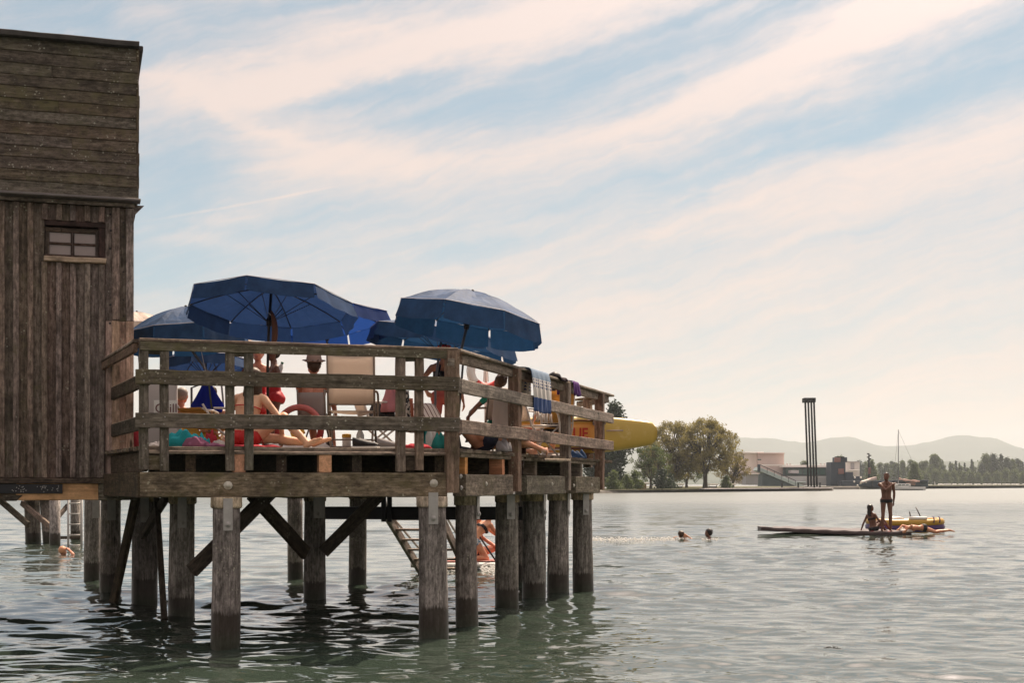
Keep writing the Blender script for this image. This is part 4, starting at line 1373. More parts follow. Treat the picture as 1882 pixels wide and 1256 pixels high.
# the low dark steel beam that carries the bathing steps
beam('low_beam', M_DARKSTEEL, W(600, 20.6, EYE - .44), W(1000, 19.3, EYE - .42), .16, .19, pier, n=2, jit=0)
for px in (705, 716):
    beam('hanger', M_DARKSTEEL, W(px, 20.1, EYE - .56), W(px, 20.1, EYE - .1), .07, .07, pier, n=2, up=(0, 1, 0))


def brace(px0, py0, Y0, px1, py1, Y1, wpx, mat=M_DARKWOOD, th=.07):
    a, b = P(px0, py0, Y0), P(px1, py1, Y1)
    return beam('brace', mat, a, b, th, wpx / F * (Y0 + Y1) / 2, pier, up=(0, 0, 1), n=4)


brace(498, 905, 15.2, 352, 1050, 14.6, 26)
brace(462, 908, 17.6, 562, 1018, 18.5, 26)
brace(700, 908, 18.8, 594, 1016, 18.6, 23)
brace(252, 905, 17.6, 209, 1108, 17.9, 17)
brace(287, 905, 17.3, 302, 1142, 15.8, 13)
brace(305, 915, 16.9, 262, 985, 17.6, 16)

# ------------------------------------------------------------------ railing
rail = thing('railing', 'mossy plank railing around the bathing deck with paired posts', 'railing', (-1.0, 14.5, ZD))
ZC0, ZC1 = EYE + 1.385, EYE + 1.418
PT = ZC0 - .002
for px, wpx in ((264, 17), (302, 16), (422.5, 16), (457, 16), (736, 17), (770, 15)):
    q = on_line(A + NF * .015, U, px)
    beam('post', M_POST if px > 500 else M_RAIL, v3(q, EYE + .135 + random.uniform(-.01, .01)), v3(q, PT), wpx / F * q.y, .085, rail, up=NF, n=7)
for a, b in ((272.5, 293.5), (430.6, 448.6), (744.6, 762)):
    q0, q1 = on_line(A, U, a), on_line(A, U, b)
    beam('spacer', M_RAIL, v3(q0, PT - .06), v3(q1, PT - .06), .06, .11, rail, n=2)
    beam('spacer', M_BEAM if a < 400 else M_DARKWOOD, v3(q0 - NF * .02, EYE + .21), v3(q1 - NF * .02, EYE + .21), .05, .15, rail, n=2)
qb = B + NF * .0
# corner post and side posts, each standing outside the beams
cp = on_line(A + NF * .03, U, 830.5)
beam('corner_post', M_POST, v3(cp, EYE - .095), v3(cp, PT), .135, .12, rail, up=NF, n=8)
new('tin_patch', timber_mesh(.07, .004, .075, .001, 2, 0), M_RAIL_DRY, rail, frame(v3(cp + NF * .064 - U * .06, PT - .12), v3(cp + NF * .064 + U * .01, PT - .12)))
for px, wpx in ((946, 23), (1039, 20), (1102, 17)):
    q = on_line(B + NS * .03, S, px)
    beam('post', M_POST, v3(q, EYE - .09), v3(q, PT), .13, wpx / F * q.y, rail, up=S, n=8)
q = on_line(C, (E - C).normalized(), 1080)
beam('post', M_POST, v3(q, ZD - .1), v3(q, PT), .13, .15, rail, up=S, n=6)
# cap boards and face boards
de = (E - C).normalized()
beam('cap_board', M_RAIL_DRY, v3(A - U * .02, (ZC0 + ZC1) / 2), v3(B + U * .05, (ZC0 + ZC1) / 2), .15, .033, rail, n=12, jit=.003)
beam('cap_board', M_RAIL_DRY, v3(B + S * .08, (ZC0 + ZC1) / 2 + .0005), v3(C + S * .12, (ZC0 + ZC1) / 2 + .0005), .15, .033, rail, n=12, jit=.003)
beam('cap_board', M_RAIL_DRY, v3(A + sl * .08, (ZC0 + ZC1) / 2), v3(L0, (ZC0 + ZC1) / 2 - .01), .14, .033, rail, n=5)
beam('cap_board', M_RAIL_DRY, v3(C + de * .1, (ZC0 + ZC1) / 2 - .003), v3(E, (ZC0 + ZC1) / 2 - .003), .14, .033, rail, n=5)
beam('face_board', M_RAIL, front_pt(258, ZC0 - .045, .062), front_pt(836, ZC0 - .045, .062), .025, .085, rail, n=12)
beam('face_board', M_RAIL_DRY, side_pt(846, ZC0 - .055, .0), side_pt(1116, ZC0 - .055, .0), .05, .105, rail, n=12)
beam('face_board', M_POST, v3(A + sl * .1 + nl * .04, ZC0 - .05), v3(L0 + nl * .04, ZC0 - .05), .04, .09, rail, n=5)
beam('face_board', M_RAIL_DRY, v3(C + de * .1, ZC0 - .06), v3(E, ZC0 - .06), .04, .09, rail, n=3)
# the two middle rails, outside the posts
for z0, z1, nm in ((EYE + .965, EYE + 1.11, 1), (EYE + .545, EYE + .69, 2)):
    zm, h = (z0 + z1) / 2, z1 - z0
    cutpx = [249, 845]
    beam('rail_board', M_RAIL, front_pt(cutpx[0], zm, .085), front_pt(cutpx[1], zm, .085), .045, h, rail, n=16, ch=.006, jit=.004)
    zs = zm - .02
    beam('rail_board', M_RAIL_DRY, side_pt(846, zs, .115), side_pt(1008, zs, .115), .045, h, rail, n=8, ch=.006, jit=.004)
    beam('rail_board', M_RAIL_DRY, side_pt(1008.4, zs - .005, .12), side_pt(1125, zs - .005, .12), .05, h, rail, n=8, ch=.006, jit=.004)
    beam('rail_board', M_DARKWOOD, v3(A + sl * .03 - nl * .07, zm), v3(L0 - nl * .07, zm - .015), .045, h, rail, n=5)
    beam('rail_board', M_RAIL_DRY, v3(C + de * .12, zs), v3(E, zs), .04, h, rail, n=3)
# nail heads on the front rails
for px in (264, 302, 422, 457, 736, 770, 830):
    for z in (EYE + 1.07, EYE + 1.0, EYE + .65, EYE + .58):
        q = on_line(A, U, px + random.uniform(-2, 2)) + NF * .108
        disc_bolt('nail', M_STEEL, v3(q, z), NF, .0065, .004, rail)

# ------------------------------------------------------------------ far bathing jetty beyond the house, on the left
jet = thing('far_jetty', 'second wooden jetty on piles beyond the bath house, with ladder', 'pier', W(60, 37, 0.2))
zj = EYE - .30 + .1
for px, wpx, Y, lx in ((58, 27, 37.5, 2), (84, 24, 37.0, 5), (101, 19, 35.2, 0), (139, 18, 39.0, 0)):
    r = wpx / 2 / F * Y
    p = W(px, Y, -1.0)
    V, Fc = tube_geo([(lx * .04, 0, 0), (0, 0, 2.4)], [r * 1.05, r], 14)
    new('pile', mesh_of('pile', V, Fc, True), M_PILE, jet, Matrix.Translation(p))
beam('deck_beam', M_DARKWOOD, W(-60, 36, EYE - .33), W(160, 37, EYE - .33), .25, .18, jet, n=4)
for y in range(9):
    beam('deck_plank', M_DECK, W(-60, 36.2 + y * .17, EYE - .21), W(168, 37.2 + y * .17, EYE - .21), .155, .04, jet, n=3)
for a, b, wd in (((0, 920), (52, 965), 11), ((40, 925), (92, 968), 10), (((124, 930)), (106, 952), 8)):
    p0, p1 = P(a[0], a[1], 36.8), P(b[0], b[1], 36.0)
    beam('brace', M_POST if a[0] == 40 else M_DARKWOOD, p0, p1, .08, wd / F * 36.5, jet, n=3)
beam('water_rail', M_DARKWOOD, W(105, 36.5, .15), W(150, 36.8, .15), .08, .08, jet, n=2)
lad = thing('ladder', 'pale steel bathing ladder on the far jetty', 'ladder', W(138, 34.8, 0))
for px in (125.5, 150):
    tube('rail', M_STEEL, [W(px, 34.8, -.6), W(px, 34.8, EYE - .30)], .028, lad, 7)
for i in range(5):
    z = EYE - .50 - i * .27
    tube('rung', M_STEEL, [W(125.5, 34.8, z), W(150, 34.8, z)], .018, lad, 6)

# ------------------------------------------------------------------ wide bathing steps under the deck
st = thing('bathing_steps', 'wide wooden bathing steps going down into the water below the deck', 'steps', W(790, 23, 0))
a0, a1 = P(712, 950, 22.6), P(783, 1066, 24.6)
b0, b1 = P(795, 918, 22.6), P(864, 1066, 24.6)
for q0, q1 in ((a0, a1), (b0, b1)):
    beam('stringer', M_RAIL_DRY, q0 + (q0 - q1) * .12, q1, .06, .17, st, n=4)
for i in range(7):
    t = .04 + i * .155
    q0, q1 = a0.lerp(a1, t), b0.lerp(b1, t)
    q1.z = q0.z
    beam('tread', M_RAIL_DRY, q0, q1, .20, .035, st, n=3)
for q, px in ((a0, 716), (b0, 800)):
    tube('handrail', M_STEEL, [q + Vector((-.05, -.2, .5)), q + Vector((.0, -.1, .1)), q.lerp(a1 if q == a0 else b1, .8) + Vector((0, 0, .35))], .02, st)
# ------------------------------------------------------------------ parasols
M_NAVY = fabric('navy_canvas', (0.024, 0.060, 0.145), 0.25, 0.8, 0.3, tcol=(0.022, 0.055, 0.17))
M_BLUE = fabric('blue_canvas', (0.021, 0.062, 0.150), 0.18, 0.68, 0.3, tcol=(0.020, 0.080, 0.20))
M_ULTRA = fabric('bright_blue_canvas', (0.014, 0.045, 0.17), 0.38, 0.8, 0.15, tcol=(0.018, 0.065, 0.28))
M_OFFWHITE = fabric('cream_canvas', (0.72, 0.60, 0.52), 0.35, 0.7, 0.08)
M_PIPING = plain('pale_piping', (0.42, 0.42, 0.48), 0.6)
M_POLE = plain('brushed_pole', (0.16, 0.155, 0.16), 0.45, 0.5)
M_POLEDARK = plain('dark_pole', (0.030, 0.028, 0.030), 0.5, 0.3)
M_BROWN = plain('brown_leather', (0.12, 0.045, 0.025), 0.6)


def parasol(label, px, py, Y, rpx, lean, rise, base, mat, val=.17, seg=8, rot=0.0, polemat=None, strap=False, group='sun parasols on the bathing deck', name='parasol', flare=.05):
    c = P(px, py, Y)
    r = rpx / F * Y
    k = Vector((lean[0], lean[1], 1)).normalized()
    xa = Vector((1, 0, 0))
    xa = (xa - k * xa.dot(k)).normalized()
    ya = k.cross(xa)
    M = Matrix((xa, ya, k)).transposed().to_4x4()
    M.translation = c
    bpt = W(base[0], base[1], ZD)
    root = thing(name, label, 'parasol', bpt, group)
    rd = random.Random(int(px))
    nr, ns = 8, 7

    def edge_r(a):
        f = (a * seg / (2 * math.pi) + rot) % 1.0
        return math.cos(math.pi / seg) / math.cos(math.pi / seg * (2 * f - 1)), f

    V, Fc = [(0, 0, rise)], []
    N = seg * ns
    for i in range(1, nr + 1):
        t = i / nr
        for j in range(N):
            a = 2 * math.pi * (j / N) - 2 * math.pi * rot / seg
            er, f = edge_r(a)
            tri = 1 - abs(2 * f - 1)                               # 1 in the middle of a panel, 0 at a rib
            rr = r * t * (1 + (er - 1) * t)
            z = rise * (1 - t ** 1.75) - 0.030 * r * tri ** .8 * math.sin(math.pi * min(1, t * .92)) * 1.6
            z += rd.uniform(-.0035, .0035) + .006 * math.sin(9 * a + t * 11) * t
            V.append((rr * math.cos(a), rr * math.sin(a), z))
    for j in range(N):
        Fc.append((0, 1 + j, 1 + (j + 1) % N))
    for i in range(nr - 1):
        for j in range(N):
            q = (j + 1) % N
            Fc.append((1 + i * N + j, 1 + (i + 1) * N + j, 1 + (i + 1) * N + q, 1 + i * N + q))
    new('canopy', mesh_of('canopy', V, Fc, False), mat, root, M)
    # one valance strip per panel, hanging from the rim
    for s in range(seg):
        ph = rd.uniform(0, 6)
        sw = rd.uniform(-.10, .12)

        def vf(u, v, s=s, ph=ph, sw=sw):
            f = .015 + u * .97
            a = 2 * math.pi * (s + f) / seg - 2 * math.pi * rot / seg
            er = math.cos(math.pi / seg) / math.cos(math.pi / seg * (2 * f - 1))
            rr = r * er + flare * v + sw * v * .25 + .012 * v * math.sin(u * 14 + ph)
            z = -val * v * (1 - .10 * (2 * f - 1) ** 4) - .030 * r * (1 - abs(2 * f - 1)) * .2
            d = M.to_3x3() @ Vector((rr * math.cos(a), rr * math.sin(a), z * .35))
            d += Vector((0, 0, z * .65))                           # cloth hangs nearer the vertical than the frame
            return M.to_3x3().inverted() @ d
        new('valance', grid_mesh(9, 4, vf, 'valance'), mat, root, M)
    ring = []
    for j in range(N + 1):
        a = 2 * math.pi * (j / N) - 2 * math.pi * rot / seg
        er, f = edge_r(a)
        ring.append(M @ Vector((r * er * 1.004 * math.cos(a), r * er * 1.004 * math.sin(a), .003)))
    tube('piping', M_PIPING, ring, .0045, root, 4)
    hub = M @ Vector((0, 0, rise - .05))
    for s in range(seg):
        a = 2 * math.pi * (s - rot) / seg
        pts = [M @ Vector((r * t * math.cos(a), r * t * math.sin(a), rise * (1 - t ** 1.75) - .018)) for t in (.04, .3, .55, .8, .99)]
        rb = tube('rib', M_POLEDARK, pts, .007, root, 5)
        tube('stretcher', M_POLEDARK, [M @ Vector((.02 * math.cos(a), .02 * math.sin(a), rise - .42)), pts[2]], .005, rb, 4)
    run = M @ Vector((0, 0, rise - .42))
    new('runner', lathe_mesh([(.03, -.05), (.035, 0), (.03, .05)], 8), M_POLEDARK, root, M @ Matrix.Translation((0, 0, rise - .42)))
    pm = polemat or M_POLE
    tube('pole', pm, [hub, run, M @ Vector((0, 0, rise - .50)), bpt + Vector((0, 0, 1.0)), bpt], .017, root, 8)
    new('finial', lathe_mesh([(.022, -.012), (.018, .0), (.010, .010)], 8), M_POLEDARK, root, M @ Matrix.Translation((0, 0, rise + .01)))
    new('base', lathe_mesh([(.22, 0), (.22, .05), (.06, .08), (.03, .25)], 16), M_POLEDARK, root, Matrix.Translation(bpt))
    if strap:
        tube('tie_strap', M_BROWN, smooth_path([run + Vector((.03, -.05, .12)), run + Vector((.07, -.06, -.02)), run + Vector((.07, -.06, -.2)), run + Vector((.03, -.05, -.32))], 4), [.012, .018, .024, .028, .032, .034, .035, .035, .034, .03, .026, .02, .012], root, 7)
        tube('clip', M_STEEL, [run + Vector((.0, -.06, .10)), run + Vector((.05, -.06, .05))], .008, root, 6)
    return root


parasol('large navy parasol tilted back at the front of the deck, dark underside facing us', 497, 558, 15.6, 153, (.03, .185), .20, (492, 15.9), M_NAVY, .18, rot=.12, polemat=M_POLEDARK, strap=True)
parasol('domed blue parasol with sunlit grey top near the front right deck corner', 861, 580, 16.4, 137, (.17, .04), .30, (839, 16.2), M_BLUE, .24, rot=.35)
parasol('lower blue parasol half hidden beneath the domed blue one', 812, 621, 18.8, 137, (.16, .04), .20, (800, 18.7), M_BLUE, .20, rot=.2)
parasol('blue parasol next to the bath house, its lit top sloping up to the right', 345, 608, 17.0, 110, (-.08, .0), .30, (385, 17.0), M_BLUE, .24, rot=.4)
parasol('low blue parasol seen only between railing top and middle board beside the bath house', 378, 668, 19.6, 80, (-.05, .16), .22, (352, 19.4), M_NAVY, .16, rot=.1)
parasol('bright ultramarine parasol glowing behind the large navy one', 598, 590, 18.6, 119, (-.10, .13), .20, (606, 18.2), M_ULTRA, .19, rot=.3)
parasol('cream parasol peeping out at the bath house corner', 252, 592, 23.0, 56, (.0, -.1), .17, (262, 22.6), M_OFFWHITE, .14, rot=.0)
parasol('cream parasol of which one corner shows below the large navy parasol', 398, 610, 22.6, 70, (-.08, -.05), .15, (410, 22.4), M_OFFWHITE, .17, rot=.5)

# ------------------------------------------------------------------ chairs
M_BEIGEFAB = fabric('beige_mesh_fabric', (0.66, 0.57, 0.50), 0.50, 0.8, 0.05)
M_GREYFAB = fabric('grey_mesh_fabric', (0.55, 0.48, 0.45), 0.45, 0.8, 0.05)
M_ORANGEFAB = fabric('orange_yellow_fabric', (0.72, 0.42, 0.12), 0.45, 0.8, 0.12)
M_FRAMEBR = plain('bronze_tube', (0.23, 0.18, 0.14), 0.4, 0.3)
M_FRAMEWH = plain('white_tube', (0.70, 0.62, 0.56), 0.4, 0.1)


def local(px, Y, heading, z=ZD):
    return Matrix.Translation(W(px, Y, z)) @ Matrix.Rotation(-R(heading), 4, 'Z')


def folding_chair(label, px, Y, heading, wd, seat, top, fr, fab, arms=True, rec=.16, group=None):
    M = local(px, Y, heading)
    t = thing('folding_chair', label, 'chair', W(px, Y, ZD), group)
    a = wd / 2
    bk0, bk1 = (-.20, seat), (-.20 - rec, top)
    for s in (-1, 1):
        tube('back_post', fr, [M @ Vector((s * a, .24, .0)), M @ Vector((s * a, bk0[0] + .02, seat - .02)), M @ Vector((s * a, bk0[0], bk0[1])), M @ Vector((s * a, bk1[0], bk1[1]))], .013, t)
        tube('leg', fr, [M @ Vector((s * (a - .03), -.26, 0)), M @ Vector((s * (a - .03), .24, seat - .01))], .012, t)
        if arms:
            tube('armrest', fr, smooth_path([M @ Vector((s * (a + .02), bk0[0] - .06, seat + .22)), M @ Vector((s * (a + .02), .12, seat + .22)), M @ Vector((s * (a + .02), .22, seat + .12)), M @ Vector((s * (a + .01), .24, seat - .1))], 3), .014, t)
        tube('seat_rail', fr, [M @ Vector((s * (a - .01), -.22, seat)), M @ Vector((s * (a - .01), .24, seat + .01))], .012, t)
    tube('crossbar', fr, [M @ Vector((-a + .03, -.25, .03)), M @ Vector((a - .03, -.25, .03))], .011, t)
    tube('crossbar', fr, [M @ Vector((-a, .23, .05)), M @ Vector((a, .23, .05))], .011, t)
    tube('crossbar', fr, [M @ Vector((-a + .03, -.14, .12)), M @ Vector((a - .03, -.14, .12))], .009, t)
    tube('back_bar', fr, [M @ Vector((-a, bk1[0] + .01, bk1[1] - .05)), M @ Vector((a, bk1[0] + .01, bk1[1] - .05))], .012, t)
    tube('back_bar', fr, [M @ Vector((-a, bk0[0] - .02, seat + .08)), M @ Vector((a, bk0[0] - .02, seat + .08))], .012, t)

    def bf(u, v):
        y = bk0[0] - .02 + (bk1[0] - bk0[0]) * v
        return M @ Vector(((u - .5) * (wd - .02), y - .025 * math.sin(math.pi * u), seat + .08 + (top - .04 - seat - .08) * v))
    bm0 = M.inverted()
    o = new('back_panel', grid_mesh(7, 5, lambda u, v: bm0 @ bf(u, v), 'back_panel', .006), fab, t, M)
    new('seat_panel', grid_mesh(6, 5, lambda u, v: Vector(((u - .5) * (wd - .03), -.22 + .46 * v, seat + .012 - .03 * math.sin(math.pi * u) * math.sin(math.pi * v))), 'seat_panel', .006), fab, t, M)
    return t


folding_chair('tall empty beige folding chair with bronze frame, its back to the railing', 648, 15.25, -3, .51, .43, 1.12, M_FRAMEBR, M_BEIGEFAB, rec=.14)
folding_chair('grey chair with the sunhat wearer in it', 581, 18.0, 6, .36, .40, .86, M_FRAMEBR, M_GREYFAB, arms=False, rec=.08)
folding_chair('chair holding the dark-haired child, hung with a white towel', 908, 17.35, -28, .46, .36, .80, M_FRAMEBR, M_BEIGEFAB, rec=.12)
folding_chair('orange folding chair in front of the yellow board', 1017, 19.6, -12, .46, .42, .98, M_FRAMEWH, M_ORANGEFAB, rec=.14)
folding_chair('white-framed chair beside the striped towel on the side railing', 985, 18.7, 60, .44, .42, .86, M_FRAMEWH, M_BEIGEFAB, rec=.15)
folding_chair('low white-framed chair behind the turquoise towel', 402, 15.6, 40, .46, .26, .52, M_FRAMEWH, M_ORANGEFAB, rec=.2)
folding_chair('white chair with black bag on it, right of the tall empty chair', 700, 16.8, 70, .46, .40, .84, M_FRAMEWH, M_BEIGEFAB, rec=.14)
M_REDFAB = fabric('red_fabric', (0.50, 0.07, 0.06), .3, .7)
sw = thing('swim_ring', 'red and white swim ring standing on edge beside the grey chair', 'swim ring', W(548, 17.6, ZD))
M_RED2 = plain('faded_red_vinyl', (0.55, 0.14, 0.12), 0.4)


def ring_mesh(Rr, r, a0, a1, n=24, m=10):
    pts = [(Rr * math.cos(a0 + (a1 - a0) * i / n), 0, Rr * math.sin(a0 + (a1 - a0) * i / n)) for i in range(n + 1)]
    V, Fc = tube_geo(pts, r, m)
    return mesh_of('ring', V, Fc, True)


Mr = local(550, 17.6, 10) @ Matrix.Translation((0, 0, .333))
new('ring', ring_mesh(.29, .042, 0, math.pi), M_RED2, sw, Mr)
new('ring_stripe', ring_mesh(.29, .043, math.pi, math.pi * 2), M_REDFAB, sw, Mr)

# lounger with a striped towel behind the corner post
M_STRIPE2, ts = base_mat('striped_towel')
tc = ts.n('ShaderNodeTexCoord').outputs['Object']
sx = ts.n('ShaderNodeSeparateXYZ', {0: tc}).outputs[0]
sm = ts.ramp(ts.m('SINE', ts.m('MULTIPLY', sx, 105.0)), .55, .8)
bb = ts.n('ShaderNodeBsdfPrincipled', {'Base Color': ts.mix(sm, (.68, .58, .50), (.20, .10, .08)), 'Roughness': .9})
finish(ts, bb.outputs[0])
M_TOWELW = fabric('white_towel', (.72, .62, .55), .25, .9, .05)
lg = thing('sun_lounger', 'sun lounger covered with a brown striped towel behind the corner post', 'sun lounger', W(815, 16.6, ZD))
Ml = local(822, 17.0, -35)
for s in (-1, 1):
    tube('side_rail', M_FRAMEWH, [Ml @ Vector((s * .28, -.75, .30)), Ml @ Vector((s * .28, .35, .30)), Ml @ Vector((s * .28, .8, .62))], .014, lg)
    for y in (-.6, .3):
        tube('leg', M_FRAMEWH, [Ml @ Vector((s * .28, y, .30)), Ml @ Vector((s * .28, y, 0))], .013, lg)


def lf(u, v):
    y = -.75 + 1.55 * v
    z = .31 + max(0, y - .35) * .72
    return Vector(((u - .5) * .56, y, z - .02 * math.sin(math.pi * u)))


new('bed_panel', grid_mesh(6, 12, lf, 'bed_panel', .006), M_BEIGEFAB, lg, Ml)


def drape(name, label, cat, mat, pts, wdt, M, seed, waves=3.0, amp=.02, nv=34, nu=22, flareb=.0, fringe=None, parts=None):
    """cloth laid over something: pts is its side profile (y, z), extruded along local x with soft folds"""
    rd = random.Random(seed)
    path = smooth_path([Vector((0, y, z)) for y, z in pts], 5)
    acc = [0]
    for i in range(1, len(path)):
        acc.append(acc[-1] + (path[i] - path[i - 1]).length)
    ph = [rd.uniform(0, 6.28) for _ in range(5)]

    def fn(u, v):
        s = v * acc[-1]
        i = max(k for k in range(len(acc)) if acc[k] <= s + 1e-9)
        i = min(i, len(path) - 2)
        p = path[i].lerp(path[i + 1], (s - acc[i]) / max(1e-6, acc[i + 1] - acc[i]))
        hang = min(1.0, abs(v - .5) * 2.4)
        x = (u - .5) * wdt * (1 + flareb * abs(v - .5) - .05 * hang * math.sin(v * 7 + ph[0])) + .02 * hang * math.sin(v * 9 + ph[1])
        off = amp * hang * (math.sin(u * waves * 6.28 + ph[2] + 1.5 * math.sin(v * 5)) + .5 * math.sin(u * waves * 14 + ph[3]))
        return Vector((x, p.y + off, p.z + .008 * math.sin(u * 9 + ph[4]) * hang))
    o = new(name, grid_mesh(nu, nv, fn, name, .006), mat, None, M)
    tag(o, label, cat)
    return o, fn


drape('striped_towel', 'brown and white striped towel draped over the sun lounger', 'towel', M_STRIPE2, [(-.78, .12), (-.76, .345), (.3, .35), (.72, .66), (.83, .62), (.84, .30)], .52, Ml, 4, 2.0, .010)
# peshtemal on the side railing: blue and white with fringes
M_PESH, tp = base_mat('blue_white_woven_towel')
tc = tp.n('ShaderNodeTexCoord').outputs['Object']
sp_ = tp.n('ShaderNodeSeparateXYZ', {0: tc})
zz_ = sp_.outputs[2]
fine = tp.ramp(tp.m('SINE', tp.m('MULTIPLY', sp_.outputs[0], 190.0)), -.2, .6)
basec = tp.mix(tp.m('MULTIPLY', fine, .5), (.15, .24, .36), (.45, .50, .56))
navyc = (.035, .065, .19)
whitec = (.72, .68, .64)


def band(lo, hi):
    return tp.m('MULTIPLY', tp.m('GREATER_THAN', zz_, lo), tp.m('LESS_THAN', zz_, hi))


c_ = tp.mix(band(-.36, -.245), basec, whitec)
c_ = tp.mix(band(-.245, -.125), c_, whitec)
dash = tp.m('GREATER_THAN', tp.m('SINE', tp.m('MULTIPLY', sp_.outputs[0], 92.0)), -.1)
for lo in (-.155, -.195, -.235):
    c_ = tp.mix(tp.m('MULTIPLY', band(lo, lo + .022), dash), c_, navyc)
c_ = tp.mix(band(-.56, -.36), c_, tp.mix(tp.m('MULTIPLY', fine, .25), (.04, .085, .25), (.30, .36, .46)))
bw = tp.n('ShaderNodeBsdfPrincipled', {'Base Color': c_, 'Roughness': .9})
trw = tp.n('ShaderNodeBsdfTranslucent', {'Color': c_})
finish(tp, tp.n('ShaderNodeMixShader', {0: .2, 1: bw.outputs[0], 2: trw.outputs[0]}).outputs[0])
qd = on_line(B, S, 975)
Mp = Matrix((S, -NS, Vector((0, 0, 1)))).transposed().to_4x4()
Mp.translation = v3(qd, ZC1 + .012)
wt = .86
pes, pfn = drape('woven_towel', 'blue and white woven towel with fringes hung over the side railing', 'towel', M_PESH, [(-.165, -.54), (-.16, -.25), (-.135, -.05), (-.085, .004), (.085, .004), (.12, -.06), (.13, -.34)], wt, Mp, 8, 4.0, .014, 40, 40)
fv, ff = [], []
for i in range(24):
    p = pfn(i / 23, 0.0)
    q = [p, p + Vector((random.uniform(-.012, .012), random.uniform(-.01, .01), -.06)), p + Vector((random.uniform(-.03, .03), random.uniform(-.015, .015), -random.uniform(.10, .14)))]
    a, b = tube_geo(q, [.006, .007, .004], 5)
    o_ = len(fv)
    fv += a
    ff += [tuple(k + o_ for k in f) for f in b]
new('fringe', mesh_of('fringe', fv, ff, True), M_TOWELW, pes, Mp, kind='stuff')
# white towel over the child's chair
Mw = local(908, 17.35, -28)
drape('white_towel', 'white bath towel hung over the back of the seated child\'s chair', 'towel', M_TOWELW, [(-.385, .34), (-.37, .60), (-.345, .80), (-.32, .835), (-.285, .80), (-.22, .50)], .40, Mw, 12, 2.0, .010, 26, 16)
# dark swimsuit and purple cloth on the railing by the second side post
qd = on_line(B, S, 1021)
M_DARKCLOTH = fabric('black_maroon_cloth', (.020, .010, .016), .08, .8)
M_PURPLE = fabric('purple_cloth', (.14, .055, .22), .3, .8)
Mq = Matrix((S, -NS, Vector((0, 0, 1)))).transposed().to_4x4()
Mq.translation = v3(qd, ZC1 + .010)
drape('wet_swimsuit', 'black swimsuit hung over the railing left of the purple cloth', 'swimsuit', M_DARKCLOTH, [(-.12, -.05), (-.085, .004), (.085, .004), (.12, -.06), (.13, -.36)], .34, Mq, 31, 3.0, .02, 22, 14)
qd = on_line(B, S, 1045)
Mq = Mq.copy()
Mq.translation = v3(qd, ZC1 + .012)
drape('purple_cloth', 'purple and lilac cloth hung over the side railing near its end', 'cloth', M_PURPLE, [(-.13, -.20), (-.12, -.06), (-.085, .006), (.085, .006), (.12, -.06), (.13, -.18)], .30, Mq, 33, 2.0, .016, 20, 14)
# green towel near the bath house corner
M_GREEN = fabric('green_towel', (.02, .20, .12), .3, .85)
Mg = local(243, 17.6, 60)
gc = folding_chair('chair at the bath house corner hung with a green towel', 238, 17.6, 60, .40, .42, .92, M_FRAMEBR, M_GREYFAB, arms=False)
drape('green_towel', 'green towel over a chair back at the bath house corner', 'towel', M_GREEN, [(-.42, .45), (-.40, .80), (-.36, .955), (-.30, .90), (-.25, .5)], .42, local(238, 17.6, 60), 17, 2.0, .012, 22, 14)


# ------------------------------------------------------------------ cloths, bags and shoes lying on the boards
def lump(name, label, cat, px, Y, sx_, sy_, h, mat, seed, heading=0, folds=5.0, z=ZD, group=None):
    rd = random.Random(seed)
    ph = [rd.uniform(0, 6.28) for _ in range(8)]

    def fn(u, v):
        x, y = 2 * u - 1, 2 * v - 1
        r = math.sqrt(x * x + y * y)
        a = math.atan2(y, x)
        k = 1 + .14 * math.sin(3 * a + ph[0]) + .09 * math.sin(5 * a + ph[1])
        m_ = max(abs(x), abs(y))
        s = (m_ / max(r, 1e-6)) if r > 1e-6 else 1
        rr = m_ * k
        X, Yy = rr * math.cos(a), rr * math.sin(a)
        e = max(0.0, 1 - m_ ** 3)
        f = .50 + .50 * abs(math.sin(folds * X + 2.2 * math.sin(2.1 * Yy + ph[2]) + ph[3])) ** .8 * (0.6 + .4 * math.sin(3.1 * Yy + ph[4]))
        f += .18 * math.sin(7 * X + 5 * Yy + ph[5])
        return Vector((X * sx_ / 2, Yy * sy_ / 2, .004 + h * e ** .6 * max(.15, f)))
    o = new(name, grid_mesh(26, 20, fn, name, -.004), mat, None, local(px, Y, heading, z))
    return tag(o, label, cat, group)


M_TURQ = fabric('turquoise_towel', (.03, .40, .46), .2, .9)
M_MAUVE = fabric('mauve_cloth', (.36, .14, .24), .2, .9)
M_PINKC = fabric('pink_cloth', (.62, .26, .28), .25, .9)
M_WHITEC = fabric('white_cloth', (.74, .68, .64), .2, .9)
M_YELLOWC = fabric('yellow_cloth', (.70, .42, .08), .25, .9)
M_TEALC = fabric('teal_cloth', (.03, .27, .25), .25, .9)
M_REDC = fabric('red_cloth', (.52, .05, .07), .2, .9)
M_BLACKC = plain('black_nylon', (.016, .015, .018), .6)
M_GREYC = plain('grey_fabric', (.26, .24, .24), .8)
lump('crumpled_towel', 'turquoise towel crumpled on the deck edge behind the front railing', 'towel', 338, 13.75, .42, .30, .17, M_TURQ, 1, 5)
lump('crumpled_towel', 'small turquoise towel bunched right of the bigger turquoise one', 'towel', 366, 13.95, .22, .22, .17, M_TURQ, 5, 20, 7)
lump('crumpled_cloth', 'mauve cloth rumpled in front of the turquoise towel', 'cloth', 360, 13.62, .24, .20, .12, M_MAUVE, 2, -10, 4)
lump('beach_blanket', 'thin mauve and pink blanket laid along the deck edge', 'blanket', 388, 13.75, .30, .26, .045, M_MAUVE, 3, 12, 8)
lump('crumpled_cloth', 'bright red cloth beside the turquoise towels', 'cloth', 386, 14.4, .16, .14, .20, M_REDC, 9, 0, 4)
